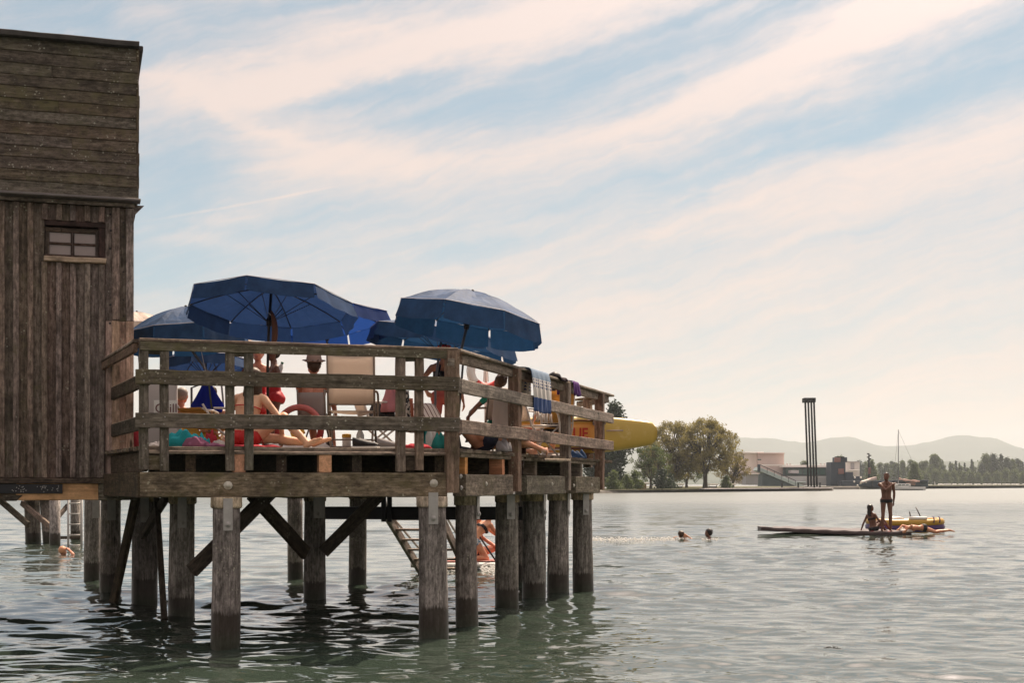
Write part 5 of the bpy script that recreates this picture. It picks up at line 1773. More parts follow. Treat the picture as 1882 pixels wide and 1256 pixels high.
lump('crumpled_cloth', 'pale pink cloth at the foot of the low white chair', 'cloth', 402, 14.0, .18, .16, .09, M_WHITEC, 10, 0, 5)
lump('bath_towel', 'orange and yellow towel mound behind the turquoise towel', 'towel', 352, 15.6, .70, .5, .30, M_YELLOWC, 11, 0, 3)
lump('crumpled_cloth', 'white paper or cloth lying on the boards left of the white cabinet post', 'cloth', 290, 13.6, .20, .12, .045, M_WHITEC, 13, 0, 5)
lump('patterned_bag', 'dark red bag with stripes on the deck by the bath house corner', 'bag', 240, 15.75, .28, .22, .42, M_REDC, 14, 0, 6)
lump('red_towel', 'red towel spread under the woman in the red bikini', 'towel', 452, 13.85, .62, .40, .03, M_REDC, 15, 8, 7)
lump('white_towel', 'white towel spread out in front of the grey chair', 'towel', 548, 15.2, .7, .5, .10, M_WHITEC, 16, 0, 4)
lump('shopping_bag', 'teal shopping bag on the deck behind the corner post', 'bag', 808, 14.9, .20, .16, .20, M_TEALC, 18, 0, 4)
lump('black_bag', 'black bag on the white chair right of the tall chair', 'bag', 703, 16.7, .34, .26, .22, M_BLACKC, 19, 0, 3, ZD + .42)
lump('beach_bag', 'grey and pink beach bag on top of the black bag', 'bag', 722, 16.6, .26, .2, .32, M_PINKC, 20, 0, 3, ZD + .50)
lump('grey_pouch', 'pale grey pouch on the deck edge by the first side post', 'bag', 926, 15.75, .17, .14, .14, M_GREYC, 22, 0, 3)
lump('patterned_towel', 'white and navy patterned towel hanging behind the first side post', 'towel', 934, 17.2, .16, .14, .55, M_WHITEC, 23, 0, 6)
lump('blue_towel', 'blue and white towel on the boards near the far side post', 'towel', 1062, 20.9, .30, .22, .14, M_BLUE, 24, 0, 6)
lump('red_cloth', 'flat red cloth on the deck under the double post', 'cloth', 766, 14.3, .30, .22, .06, M_REDC, 25, 0, 6)
lump('towel_roll', 'teal towel thrown over the striped lounger side', 'towel', 779, 16.2, .18, .3, .40, M_TEALC, 26, 20, 4)


def shoe(px, Y, heading, mat, label, name='trainer', group=None):
    t = thing(name, label, 'shoe', W(px, Y, ZD), group)
    M = local(px, Y, heading)

    def fn(u, v):
        a = u * 2 * math.pi
        y = (v - .5) * .28
        wv = .048 * (.75 + .25 * math.sin(math.pi * v)) * (1 if .05 < v < .95 else .5)
        h = .05 + .055 * max(0, 1 - v * 1.35) if v < .98 else .03
        return Vector((wv * math.cos(a), y, .016 + h * (.5 + .5 * math.sin(a))))
    new('upper', grid_mesh(12, 9, fn, 'upper'), mat, t, M)
    new('sole', timber_mesh(.28, .095, .022, .01, 4, .001), M_WHITE, t, M @ Matrix.Translation((0, -.14, .011)) @ Matrix.Rotation(R(90), 4, 'Z'))


shoe(672, 14.2, 100, M_BLACKC, 'dark trainer lying under the tall empty chair')
shoe(682, 14.5, 60, M_GREYC, 'grey trainer beside the dark one under the tall chair')
shoe(716, 14.3, 110, M_GREYC, 'grey sandal on red cloth left of the double post', 'sandal')
shoe(724, 14.6, 80, M_BLACKC, 'black sandal behind the grey one left of the double post', 'sandal')
# bottle crates, books, etc
bk = tag(new('paperback', timber_mesh(.15, .11, .02, .002, 2, 0), M_YELLOWC, None, frame(W(536, 14.6, ZD + .14), W(545, 14.6, ZD + .17), (0, -1, 1))), 'yellow-green paperback held open over the sunbather\'s legs', 'book')


def bottle(px, Y, z, label, mat, capm, h=.22, r=.033, tilt=0.0):
    t = thing('bottle', label, 'bottle', W(px, Y, z))
    M = Matrix.Translation(W(px, Y, z)) @ Matrix.Rotation(tilt, 4, 'Y')
    new('body', lathe_mesh([(r * .9, 0), (r, .01), (r, h * .62), (r * .45, h * .8), (r * .42, h * .88)], 12), mat, t, M)
    new('cap', lathe_mesh([(r * .5, h * .87), (r * .5, h), (r * .3, h * 1.01)], 10), capm, t, M)
    return t


M_BOTTLE = plain('clear_bottle', (.55, .55, .52), .15, 0, .05, 9, 0, .7)
M_GREENCAP = plain('green_cap', (.02, .16, .07), .4)
bottle(662, 15.4, ZD, 'water bottle with yellow label under the tall empty chair', M_BOTTLE, M_YELLOWC, .30, .045)
bottle(789, 15.2, ZD, 'pale bottle standing behind the corner post', M_BOTTLE, M_GREENCAP, .28, .04)
bottle(797, 15.4, ZD, 'tall white flask next to the pale bottle behind the corner post', M_WHITEC, M_PURPLE, .30, .04)
ck = thing('coffee_can', 'round tin of yellow drink standing beneath the tall chair', 'tin', W(637, 15.6, ZD))
new('body', lathe_mesh([(.05, 0), (.05, .16)], 12), M_WHITEC, ck, Matrix.Translation(W(637, 15.6, ZD)))
new('lid', lathe_mesh([(.053, .16), (.053, .20), (.02, .205)], 12), M_YELLOWC, ck, Matrix.Translation(W(637, 15.6, ZD)))

# white cabinet with a price card
M_CAB = plain('off_white_cabinet', (.50, .45, .43), .6, 0, .05, 3)
cab = thing('white_cabinet', 'off-white stacked cabinet with small hand-lettered card behind the left double post', 'cabinet', W(297, 15.5, ZD))
new('lower_box', timber_mesh(.33, .30, .34, .01, 2, 0), M_CAB, cab, Matrix.Translation(W(271, 15.4, ZD + .175)) @ Matrix.Rotation(R(8), 4, 'Z'))
new('upper_box', timber_mesh(.32, .28, .46, .01, 2, 0), M_CAB, cab, Matrix.Translation(W(271, 15.4, ZD + .58)) @ Matrix.Rotation(R(8), 4, 'Z'))
new('side_crate', timber_mesh(.12, .2, .28, .01, 2, 0), M_CAB, cab, Matrix.Translation(W(310, 15.1, ZD + .145)))
new('card', timber_mesh(.26, .012, .17, .002, 2, 0), M_WHITE, cab, Matrix.Translation(W(283, 15.12, ZD + .475)))
fc = bpy.data.curves.new('lettering', 'FONT')
fc.body = 'Grill'
fc.size = .14
fc.extrude = .001
fo = bpy.data.objects.new('lettering', fc)
COL.objects.link(fo)
dg = bpy.context.evaluated_depsgraph_get()
lm = bpy.data.meshes.new_from_object(fo.evaluated_get(dg))
bpy.data.objects.remove(fo)
new('lettering', lm, plain('brown_lettering', (.16, .07, .07), .7), cab, Matrix.Translation(W(284.5, 15.105, ZD + .425)) @ Matrix.Rotation(R(90), 4, 'X'))

# hanging ultramarine swim shirt
M_ULTRAC = fabric('ultramarine_cloth', (.018, .035, .33), .45, .8, .15, tcol=(.02, .04, .5))
hg = thing('swim_shirt', 'ultramarine swim shirt hanging from a parasol cord above a sunbather\'s head', 'swim shirt', W(383, 16.6, ZD + .9))


def hf(u, v):
    wv = .02 + .17 * min(1, v * 1.25) ** 1.3 * (1 if v < .8 else 1 - (v - .8) * 1.2)
    return Vector(((u - .5) * 2 * wv + .03 * v * (1 if u > .6 else -.3), .03 * math.sin(u * 9) * v, -.42 * v - .06 * abs(u - .5) * v))


new('cloth', grid_mesh(14, 16, hf, 'cloth', .006), M_ULTRAC, hg, Matrix.Translation(W(380, 16.6, EYE + 1.32)))
tube('strap', M_ULTRAC, [W(372, 16.6, EYE + 1.0), W(367, 16.55, EYE + .83)], [.03, .022], hg, 6)
tube('strap', plain('olive_strap', (.06, .07, .05), .7), [W(382, 16.55, EYE + 1.30), W(389, 16.53, EYE + .92)], .012, hg, 5)
tube('cord', M_PIPING, [W(367, 16.6, EYE + 1.72), W(380, 16.6, EYE + 1.3)], .006, hg, 5)

# patterned dress hanging inside the double post
M_DRESS, tdd = base_mat('black_white_print')
tcd = tdd.n('ShaderNodeTexCoord').outputs['Object']
vd = tdd.ramp(tdd.noise(tcd, 30.0, 2.0), .47, .53)
finish(tdd, tdd.n('ShaderNodeBsdfPrincipled', {'Base Color': tdd.mix(vd, (.02, .02, .025), (.5, .45, .40)), 'Roughness': .85}).outputs[0])
hd = thing('hanging_dress', 'black and white printed dress hung on the inside of the double post', 'dress', W(746, 15.0, ZD + .7))
new('cloth', grid_mesh(10, 12, lambda u, v: Vector(((u - .5) * (.05 + .07 * v), .02 * math.sin(u * 8 + v * 3), -.42 * v)), 'cloth', .006), M_DRESS, hd, Matrix.Translation(W(747, 15.0, EYE + 1.03)))
hd2 = thing('hanging_shirt', 'orange-red shirt hanging next to the printed dress', 'shirt', W(753, 15.1, ZD + .6))
new('cloth', grid_mesh(8, 10, lambda u, v: Vector(((u - .5) * (.05 + .05 * v), .02 * math.sin(u * 8 + v * 3), -.34 * v)), 'cloth', .006), fabric('coral_cloth', (.55, .20, .12), .3), hd2, Matrix.Translation(W(754, 15.1, EYE + .95)))

# life ring on its stand
lr = thing('life_ring', 'red and white life ring hung on a post behind the dark-haired child', 'life ring', W(893, 21.0, ZD))
Mv = Matrix.Translation(W(895, 21.0, EYE + (HY - 683) / F * 21.0)) @ Matrix.Rotation(R(12), 4, 'Z')
for i, (d0, d1) in enumerate(((-135, -45), (-45, 45), (45, 135), (135, 225))):
    new('white_section' if i % 2 else 'red_section', ring_mesh(.245, .062 if i % 2 else .064, R(d0 + 1), R(d1 - 1), 10, 10), M_WHITE if i % 2 else M_RED, lr, Mv)
pts = [Mv @ Vector((.315 * math.cos(R(22.5 * i)), .02, .315 * math.sin(R(22.5 * i)))) for i in range(17)]
tube('grab_line', M_FRAMEWH, pts, .007, lr, 5)
tube('post', M_FRAMEWH, [W(893, 21.15, ZD), W(893, 21.15, EYE + (HY - 655) / F * 21.15)], .025, lr)
tube('post_tip', M_RED, [W(889, 21.15, EYE + (HY - 662) / F * 21.15), W(888, 21.15, EYE + (HY - 645) / F * 21.15)], [.05, .012], lr)
for i in range(3):
    tube('rope', M_FRAMEWH, [W(890 + i * 3, 21.0, EYE + (HY - 672) / F * 21), W(889 + i * 4, 20.95, EYE + (HY - 702) / F * 21)], .008, lr, 5)

# yellow rescue board on its rack across the far end of the deck
M_YBOARD, ty = base_mat('yellow_board')
cyb = ty.n('ShaderNodeTexCoord').outputs['Object']
wear = ty.m('MULTIPLY', ty.ramp(ty.noise(cyb, 6.0, 6.0, .7), .50, .66), ty.ramp(ty.vm('LENGTH', ty.vm('MULTIPLY', ty.vm('SUBTRACT', cyb, (2.28, 0, .10)), (3.2, 0, 4.5)), out=1), 1.1, .4))
cb0 = ty.mix(ty.noise(cyb, 3.0, 4.0), (.48, .33, .060), (.64, .45, .095))
cb0 = ty.mix(ty.m('MULTIPLY', wear, .75), cb0, (.66, .52, .22))
finish(ty, ty.n('ShaderNodeBsdfPrincipled', {'Base Color': cb0, 'Roughness': .38}).outputs[0])
M_OBOARD = plain('orange_board_panel', (.62, .28, .055), .4, 0, .1, 3.0)
M_REDLET = plain('red_lettering', (.42, .035, .02), .5)
rb_ = thing('rescue_board', 'long yellow rescue board with red lettering lying on a rack at the deck end', 'rescue board', W(1080, 22.4, ZD + .4))
Yb = 22.0
x0b, x1b = (900 - CX) / F * Yb, (1209 - CX) / F * Yb
Lb = x1b - x0b
bz = EYE + (HY - 802) / F * Yb
Mb = Matrix.Translation((x0b, Yb, bz)) @ Matrix.Rotation(R(3), 4, 'Z')


def board_section(t):
    hh = .295 * (1 - .42 * max(0, (t - .62) / .38) ** 1.6) * (1 - .35 * max(0, (.2 - t) / .2) ** 2)
    if t > .965:
        hh *= max(.55, 1 - ((t - .965) / .035) ** 2 * .45)
    zc = .02 * math.sin(t * 2) + .075 * max(0, t - .60)
    th = .105 * (1 - .45 * max(0, (t - .75) / .25) ** 2)
    return hh, zc, th


V, Fc = [], []
n, mseg = 36, 20
for i in range(n + 1):
    t = i / n
    t = t if t < .9 else .9 + (t - .9) * 1.0
    hh, zc, th = board_section(t)
    for k in range(mseg):
        a = 2 * math.pi * k / mseg
        ca, sa = math.cos(a), math.sin(a)
        V.append((t * Lb, th * math.copysign(abs(ca) ** .75, ca), zc + hh * math.copysign(abs(sa) ** .8, sa)))
for i in range(n):
    for k in range(mseg):
        q = (k + 1) % mseg
        Fc.append((i * mseg + k, i * mseg + q, (i + 1) * mseg + q, (i + 1) * mseg + k))
Fc.append(tuple(range(mseg)))
Fc.append(tuple(n * mseg + k for k in range(mseg - 1, -1, -1)))
new('board', mesh_of('board', V, Fc, True), M_YBOARD, rb_, Mb)
x_o1 = ((1097 - CX) / F * Yb) - x0b
new('orange_panel', grid_mesh(14, 5, lambda u, v: Vector((.05 + (x_o1 - .05) * u, -(.112 - .02 * (2 * v - 1) ** 2), .04 + (v - .5) * .36)), 'orange_panel', .004), M_OBOARD, rb_, Mb)
for z in (-.20,):
    tube('rubbing_strip', M_BROWN, [Mb @ Vector((.1, -.105, z)), Mb @ Vector((x_o1, -.105, z))], .02, rb_)
    tube('rubbing_strip', M_BROWN, [Mb @ Vector((.1, -.10, .25)), Mb @ Vector((x_o1, -.10, .25))], .014, rb_)
tube('handle', M_OFFWHITE, [Mb @ Vector((x_o1 + .15, -.105, .085)), Mb @ Vector((x_o1 + .28, -.12, .09)), Mb @ Vector((x_o1 + .42, -.10, .09))], .012, rb_)
fc = bpy.data.curves.new('lettering', 'FONT')
fc.body = 'WATER RESCUE'
fc.size = .235
fc.extrude = .002
fc.offset = .006
fo = bpy.data.objects.new('lettering', fc)
COL.objects.link(fo)
dg = bpy.context.evaluated_depsgraph_get()
lm = bpy.data.meshes.new_from_object(fo.evaluated_get(dg))
bpy.data.objects.remove(fo)
xs_ = [v.co.x for v in lm.vertices]
kx = (((1076 - CX) / F * Yb) - ((908 - CX) / F * Yb)) / (max(xs_) - min(xs_))
lm.transform(Matrix.Diagonal((kx, 1, 1, 1)))
new('lettering', lm, M_REDLET, rb_, Mb @ Matrix.Translation(((913 - CX) / F * Yb - x0b, -.1185, -.035)) @ Matrix.Rotation(R(90), 4, 'X'))
rk = thing('board_rack', 'timber rack carrying the yellow rescue board', 'rack', W(1000, 22.3, ZD))
for px in (930, 1010, 1086):
    beam('upright', M_POST, W(px, 22.25, ZD), W(px, 22.25, ZD + .85), .09, .09, rk, up=(0, 1, 0), n=3)
    beam('arm', M_POST, W(px, 22.25, bz - .36), W(px, 21.7, bz - .34), .08, .07, rk, n=3)

# fringe of towel grass etc: small pole of a folded parasol near the corner post
fp = thing('parasol_pole', 'thin dark closed pole with ring clamp leaning beside the corner post', 'pole', W(848, 15.6, ZD))
tube('pole', M_POLEDARK, [P(842, 778, 15.6), P(852, 655, 15.6)], .013, fp, 7)
new('clamp', ring_mesh(.02, .006, 0, 6.28, 12, 6), M_POLEDARK, fp, Matrix.Translation(P(854, 668, 15.58)))
# ------------------------------------------------------------------ people
SK_TAN = skin('tanned_skin', (.62, .29, .17))
SK_FAIR = skin('fair_sunlit_skin', (.84, .50, .33))
SK_RED = skin('reddened_skin', (.62, .25, .155))
SK_DARK = skin('deeply_tanned_skin', (.15, .066, .04))
HAIR_BR = plain('brown_hair', (.060, .030, .016), .5, 0, .3, 30)
HAIR_DK = plain('dark_hair', (.014, .010, .009), .45, 0, .3, 30)
HAIR_LT = plain('light_brown_hair', (.16, .085, .04), .5, 0, .3, 30)
HAIR_GR = plain('grey_hair', (.32, .27, .23), .6, 0, .2, 30)
M_EYE = plain('dark_eye', (.02, .015, .012), .2)
M_LIPS = plain('lips', (.40, .10, .08), .5)
C_RED = plain('red_swimwear', (.48, .018, .026), .6, 0, .1)
C_REDBIK = plain('bright_red_bikini', (.62, .030, .030), .55, 0, .1)
C_NAVY = plain('navy_swimwear', (.018, .022, .045), .6, 0, .1)
C_BLACK = plain('black_swimwear', (.012, .011, .013), .6, 0, .1)
C_TEAL = plain('green_swim_shirt', (.015, .21, .15), .7, 0, .15)
C_PINK = plain('coral_shorts', (.62, .14, .10), .7, 0, .1)
C_STRAW = plain('straw_hat', (.34, .23, .19), .8, 0, .12, 60)
M_BLUEPRINT, tb = base_mat('blue_white_print')
vb = tb.ramp(tb.noise(tb.n('ShaderNodeTexCoord').outputs['Object'], 22.0, 2.0), .46, .54)
finish(tb, tb.n('ShaderNodeBsdfPrincipled', {'Base Color': tb.mix(vb, (.04, .16, .30), (.62, .62, .62)), 'Roughness': .7}).outputs[0])


def capsule(V, Fc, p0, r0, p1, r1, seg=12):
    p0, p1 = Vector(p0), Vector(p1)
    d = p1 - p0
    L = d.length
    d = d / L if L > 1e-6 else Vector((0, 0, 1))
    n = d.orthogonal().normalized()
    b = d.cross(n)
    rings = []
    for k in (1, 2, 3):
        a = math.pi / 2 * k / 3.5
        rings.append((p0 - d * r0 * math.cos(a), r0 * math.sin(a)))
    rings.append((p0, r0))
    rings.append((p1, r1))
    for k in (3, 2, 1):
        a = math.pi / 2 * k / 3.5
        rings.append((p1 + d * r1 * math.cos(a), r1 * math.sin(a)))
    o = len(V)
    for c, r in rings:
        for k in range(seg):
            a = 2 * math.pi * k / seg
            V.append(c + (n * math.cos(a) + b * math.sin(a)) * r)
    m = len(rings)
    for i in range(m - 1):
        for k in range(seg):
            q = (k + 1) % seg
            Fc.append((o + i * seg + k, o + i * seg + q, o + (i + 1) * seg + q, o + (i + 1) * seg + k))
    Fc.append(tuple(o + k for k in range(seg - 1, -1, -1)))
    Fc.append(tuple(o + (m - 1) * seg + k for k in range(seg)))


def fuse(name, caps, voxel, smooth=6):
    """one continuous skin over all the given capsules"""
    V, Fc = [], []
    for c in caps:
        capsule(V, Fc, *c)
    me = mesh_of(name, V, Fc)
    o = bpy.data.objects.new(name, me)
    COL.objects.link(o)
    rm = o.modifiers.new('fuse', 'REMESH')
    rm.mode = 'VOXEL'
    rm.voxel_size = voxel
    sm = o.modifiers.new('soft', 'SMOOTH')
    sm.factor = .5
    sm.iterations = smooth
    dg = bpy.context.evaluated_depsgraph_get()
    out = bpy.data.meshes.new_from_object(o.evaluated_get(dg))
    bpy.data.objects.remove(o)
    bpy.data.meshes.remove(me)
    out.polygons.foreach_set('use_smooth', [True] * len(out.polygons))
    out.materials.clear()
    return out


def ik(a, b, l1, l2, hint):
    d = b - a
    L = min(max(d.length, .05), (l1 + l2) * .998)
    dn = d.normalized()
    x = (l1 * l1 - l2 * l2 + L * L) / (2 * L)
    h = math.sqrt(max(0, l1 * l1 - x * x))
    hp = Vector(hint) - dn * dn.dot(Vector(hint))
    hp = hp.normalized() if hp.length > 1e-5 else dn.orthogonal().normalized()
    return a + dn * x + hp * h, a + dn * L


def hand_caps(caps, wrist, dirn, palm_n, side, s, curl=.5):
    """palm, four unequal bent fingers and a thumb leaving the side of the palm"""
    d = Vector(dirn).normalized()
    n = Vector(palm_n)
    n = (n - d * n.dot(d)).normalized()
    lat = d.cross(n) * side
    pl = .085 * s
    for k in range(4):
        f = (k - 1.5) / 1.5
        kn = wrist + d * pl * (1 - .06 * f * f) + lat * f * .030 * s
        caps.append((wrist + lat * f * .016 * s, .016 * s, kn, .0145 * s))
        ln = (.072, .082, .076, .058)[k] * s
        a = curl
        d1 = (d * math.cos(a) + n * math.sin(a)).normalized()
        d2 = (d * math.cos(a * 2.1) + n * math.sin(a * 2.1)).normalized()
        m1 = kn + d1 * ln * .52 + lat * f * .006 * s
        caps.append((kn, .0105 * s, m1, .0095 * s))
        caps.append((m1, .0095 * s, m1 + d2 * ln * .5, .0080 * s))
    t0 = wrist + d * .025 * s - lat * .022 * s
    t1 = t0 + (d * .55 - lat * .75 + n * .25).normalized() * .040 * s
    t2 = t1 + (d * .85 - lat * .25 + n * .35).normalized() * .032 * s
    caps.append((t0, .014 * s, t1, .012 * s))
    caps.append((t1, .012 * s, t2, .0095 * s))


def person(label, M, J, skinm, hair=None, hairm=None, sex='f', h=1.68, wear=(), voxel=.0085, loc=None, extra_caps=(), group=None):
    """J: pelvis, spine (direction), head (yaw, pitch), lh/rh hand targets, lf/rf ankle targets, hints; local x right, y forward, z up"""
    s = h / 1.70
    pel = Vector(J['pelvis']) * s
    up = Vector(J.get('spine', (0, 0, 1))).normalized()
    rt = Vector(J.get('right', (1, 0, 0)))
    rt = (rt - up * rt.dot(up)).normalized()
    fw = up.cross(rt)
    hrt = Vector(J.get('hipright', J.get('right', (1, 0, 0)))).normalized()
    bend = J.get('bend', 0.0)                                       # forward curve of the upper back
    female = sex == 'f'
    shw = (.170 if female else .192) * s
    hpw = (.092 if female else .088) * s
    caps = []
    hipL, hipR = pel - hrt * hpw, pel + hrt * hpw
    chest = pel + up * .33 * s + fw * bend * .06
    upc = (up + fw * bend).normalized()
    neckb = chest + upc * .17 * s
    fwc = upc.cross(rt)
    shc = chest + upc * .115 * s
    shL = shc - rt * shw + Vector(J.get('shl', (0, 0, 0)))
    shR = shc + rt * shw + Vector(J.get('shr', (0, 0, 0)))
    # trunk
    caps.append((hipL, (.103 if female else .092) * s, hipR, (.103 if female else .092) * s))
    for q in (-1, 1):
        caps.append((pel + hrt * q * .070 * s - fw * .045 * s - up * .01, (.098 if female else .085) * s, pel + hrt * q * .07 * s - fw * .03 * s + up * .04, .08 * s))
        caps.append((pel + hrt * q * .045 * s + up * .03, .092 * s, pel + rt * q * (.042 if female else .052) * s + up * .19 * s, (.078 if female else .088) * s))
        caps.append((pel + rt * q * (.042 if female else .052) * s + up * .19 * s, (.078 if female else .088) * s, chest + rt * q * .065 * s, (.090 if female else .098) * s))
        caps.append((chest + rt * q * .065 * s, (.090 if female else .098) * s, shc + rt * q * .08 * s - upc * .01, .070 * s))
        caps.append((neckb + upc * .015, .044 * s, shc + rt * q * shw * .85 + upc * .012, .040 * s))
        if female:
            caps.append((chest + rt * q * .072 * s + fwc * .060 * s + upc * .02, .060 * s, chest + rt * q * .076 * s + fwc * .088 * s + upc * .005, .045 * s))
        else:
            caps.append((chest + rt * q * .075 * s + fwc * .05 * s + upc * .05, .055 * s, chest + rt * q * .03 * s + fwc * .055 * s + upc * .05, .05 * s))
    # head
    yaw, pitch = J.get('head', (0, 0))
    hd_up = (upc * .75 + Vector((0, 0, .45)) if J.get('headup', True) else upc).normalized()
    hf = (fwc * math.cos(R(yaw)) + rt * math.sin(R(yaw)))
    hf = (hf - hd_up * hf.dot(hd_up)).normalized()
    hd_up, hf = (hd_up * math.cos(R(pitch)) - hf * math.sin(R(pitch))).normalized(), (hf * math.cos(R(pitch)) + hd_up * math.sin(R(pitch))).normalized()
    hr = hf.cross(hd_up)
    nk = neckb + hd_up * .075 * s + fwc * .012 * s
    caps.append((neckb - upc * .02, .056 * s, nk, .049 * s))
    hc = nk + hd_up * .105 * s + hf * .012 * s
    hs = s * .98

    def hp(x, y, z):
        return hc + hr * x * hs + hf * y * hs + hd_up * z * hs
    caps.append((hp(0, -.022, .035), .083 * hs, hp(0, .022, .030), .078 * hs))
    caps.append((hp(0, -.03, .01), .074 * hs, hp(0, .03, -.005), .070 * hs))
    caps.append((hp(0, .035, -.02), .062 * hs, hp(0, .052, -.082), .036 * hs))
    for q in (-1, 1):
        caps.append((hp(q * .04, .02, -.045), .04 * hs, hp(q * .018, .058, -.088), .030 * hs))
        caps.append((hp(q * .040, .062, -.018), .024 * hs, hp(q * .030, .070, -.03), .022 * hs))
        caps.append((hp(q * .030, .080, .022), .014 * hs, hp(q * .012, .086, .020), .013 * hs))
        caps.append((hp(q * .080, -.008, .010), .014 * hs, hp(q * .078, -.004, -.022), .010 * hs))
    caps.append((hp(0, .088, .008), .011 * hs, hp(0, .104, -.024), .0145 * hs))
    caps.append((hp(-.02, .084, -.056), .012 * hs, hp(.02, .084, -.056), .012 * hs))
    # arms
    hands = {}
    for q, sh, key in ((-1, shL, 'lh'), (1, shR, 'rh')):
        tgt = J.get(key)
        if tgt is None:
            continue
        tgt = Vector(tgt) * s
        hint = Vector(J.get(key + 'h', (q * .5, -.6, -.3)))
        eb, wr = ik(sh, tgt, .285 * s, .25 * s, hint)
        m_ = 1.0 if not female else .88
        caps.append((sh, .056 * s * m_, sh.lerp(eb, .3), .050 * s * m_))
        caps.append((sh.lerp(eb, .3), .049 * s * m_, eb, .038 * s * m_))
        caps.append((eb, .039 * s * m_, eb.lerp(wr, .3), .040 * s * m_))
        caps.append((eb.lerp(wr, .3), .040 * s * m_, wr, .025 * s * m_))
        hdv = Vector(J.get(key + 'd', tuple(wr - eb)))
        pn = Vector(J.get(key + 'n', tuple(-rt * q + Vector((0, 0, -.2)))))
        hand_caps(caps, wr, hdv, pn, q, s, J.get(key + 'c', .45))
        hands[key] = (wr, eb, sh)
    # legs
    legs = []
    for q, hip, key in ((-1, hipL, 'lf'), (1, hipR, 'rf')):
        tgt = J.get(key)
        if tgt is None:
            continue
        tgt = Vector(tgt) * s
        hint = Vector(J.get(key + 'h', (q * .1, 1, .2)))
        kn, an = ik(hip, tgt, .415 * s, .41 * s, hint)
        fm = 1.0 if female else .97
        caps.append((hip, .088 * s * fm, hip.lerp(kn, .45), .074 * s * fm))
        caps.append((hip.lerp(kn, .45), .074 * s * fm, kn, .052 * s))
        caps.append((kn, .053 * s, kn.lerp(an, .3) - Vector(hint).normalized() * .012, .055 * s))
        caps.append((kn.lerp(an, .3) - Vector(hint).normalized() * .012, .055 * s, an, .035 * s))
        toe = Vector(J.get(key + 't', (0, 1, -.25))).normalized()
        caps.append((an - toe * .035 * s + (an - kn).normalized() * .035 * s, .032 * s, an + toe * .09 * s + (an - kn).normalized() * .03 * s, .030 * s))
        caps.append((an + toe * .07 * s + (an - kn).normalized() * .035 * s, .030 * s, an + toe * .155 * s + (an - kn).normalized() * .042 * s, .020 * s))
        legs.append((hip, kn, an))
    caps += [tuple(c) for c in extra_caps]
    root = thing('person', label, 'person', loc if loc is not None else (M @ pel), group)
    body = fuse('body', caps, voxel * max(1, s * .9))
    new('body', body, skinm, root, M)
    n = len(body.vertices)
    co = np.empty(n * 3)
    body.vertices.foreach_get('co', co)
    co = co.reshape(-1, 3)
    nrm = np.empty(n * 3)
    body.vertices.foreach_get('normal', nrm)
    nrm = nrm.reshape(-1, 3)
    npv = lambda v: np.array(tuple(v))

    def segd(a, b):
        a, b = npv(a), npv(b)
        d = b - a
        t = np.clip(((co - a) @ d) / (d @ d), 0, 1)
        return np.linalg.norm(co - (a + t[:, None] * d), axis=1), t
    arm = np.full(n, 9.0)
    for wr, eb, sh in hands.values():
        d1, t1 = segd(sh.lerp(eb, .25), eb)
        d2, t2 = segd(eb, wr + (wr - eb).normalized() * .19)
        arm = np.minimum(arm, np.minimum(d1 - .056 * s, d2 - .062 * s))
    onarm = arm < 0
    uspine = (co - npv(pel)) @ npv(up)
    lat = (co - npv(pel)) @ npv(rt)
    near = np.linalg.norm(co - npv(pel), axis=1)
    chz = (co - npv(chest)) @ npv(upc)
    chd = np.linalg.norm(co - npv(chest), axis=1)
    legt = np.full(n, -1.0)
    legd = np.full(n, 9.0)
    for hip, kn, an in legs:
        a, b = npv(hip), npv(kn)
        d = b - a
        t = ((co - a) @ d) / (d @ d)
        dist = np.linalg.norm(co - (a + np.clip(t, 0, 1)[:, None] * d), axis=1)
        use = (dist < .12 * s)
        legt = np.where(use & (t > legt), t, legt)
        legd = np.minimum(legd, dist)
    for nm, mat, kind, val in wear:
        if kind == 'bottom':
            sel = (near < .26 * s) & (uspine < val * s) & (legt < .20) & ~onarm
        elif kind == 'shorts':
            sel = ((near < .26 * s) & (uspine < .10 * s) & ~onarm) | ((legt > -.2) & (legt < val) & (legd < .12 * s))
            sel &= uspine < .10 * s if J.get('standing', True) else True
            sel &= ~onarm
        elif kind == 'top':
            sel = (chz > -.045 * s) & (chz < val * s) & (chd < .26 * s) & ~onarm
        elif kind == 'suit':
            sel = (uspine > -.2 * s) & (chz < val * s) & (legt < .15) & ~onarm & ((near < .28 * s) | (uspine > .05 * s)) & (chd < .62 * s)
            if J.get('standing', True):
                sel &= (uspine > -.14 * s)
        elif kind == 'shirt':
            sel = (uspine > -.05 * s) & (chz < .16 * s) & (chd < .5 * s)
            a_, t_ = arm, None
            far_arm = np.zeros(n, bool)
            for wr, eb, sh in hands.values():
                d1, t1 = segd(sh, eb)
                d2, t2 = segd(eb, wr + (wr - eb).normalized() * .2)
                far_arm |= ((d1 < .07 * s) & (t1 > .55)) | (d2 < .07 * s)
            sel &= ~far_arm & (legt < .1)
        keep = [p for p in body.polygons if all(sel[v] for v in p.vertices)]
        if len(keep) < 4:
            continue
        root_of = {}                                               # keep the one garment, drop stray flecks

        def find(v):
            while root_of.setdefault(v, v) != v:
                root_of[v] = root_of[root_of[v]]
                v = root_of[v]
            return v
        for p in keep:
            vs = list(p.vertices)
            for v in vs[1:]:
                root_of[find(v)] = find(vs[0])
        sizes = {}
        for p in keep:
            g_ = find(p.vertices[0])
            sizes[g_] = sizes.get(g_, 0) + 1
        main = max(sizes, key=sizes.get)
        keep = [p for p in keep if find(p.vertices[0]) == main]
        ids = sorted({v for p in keep for v in p.vertices})
        mp = {v: i for i, v in enumerate(ids)}
        cv = co[ids] + nrm[ids] * .006 * s
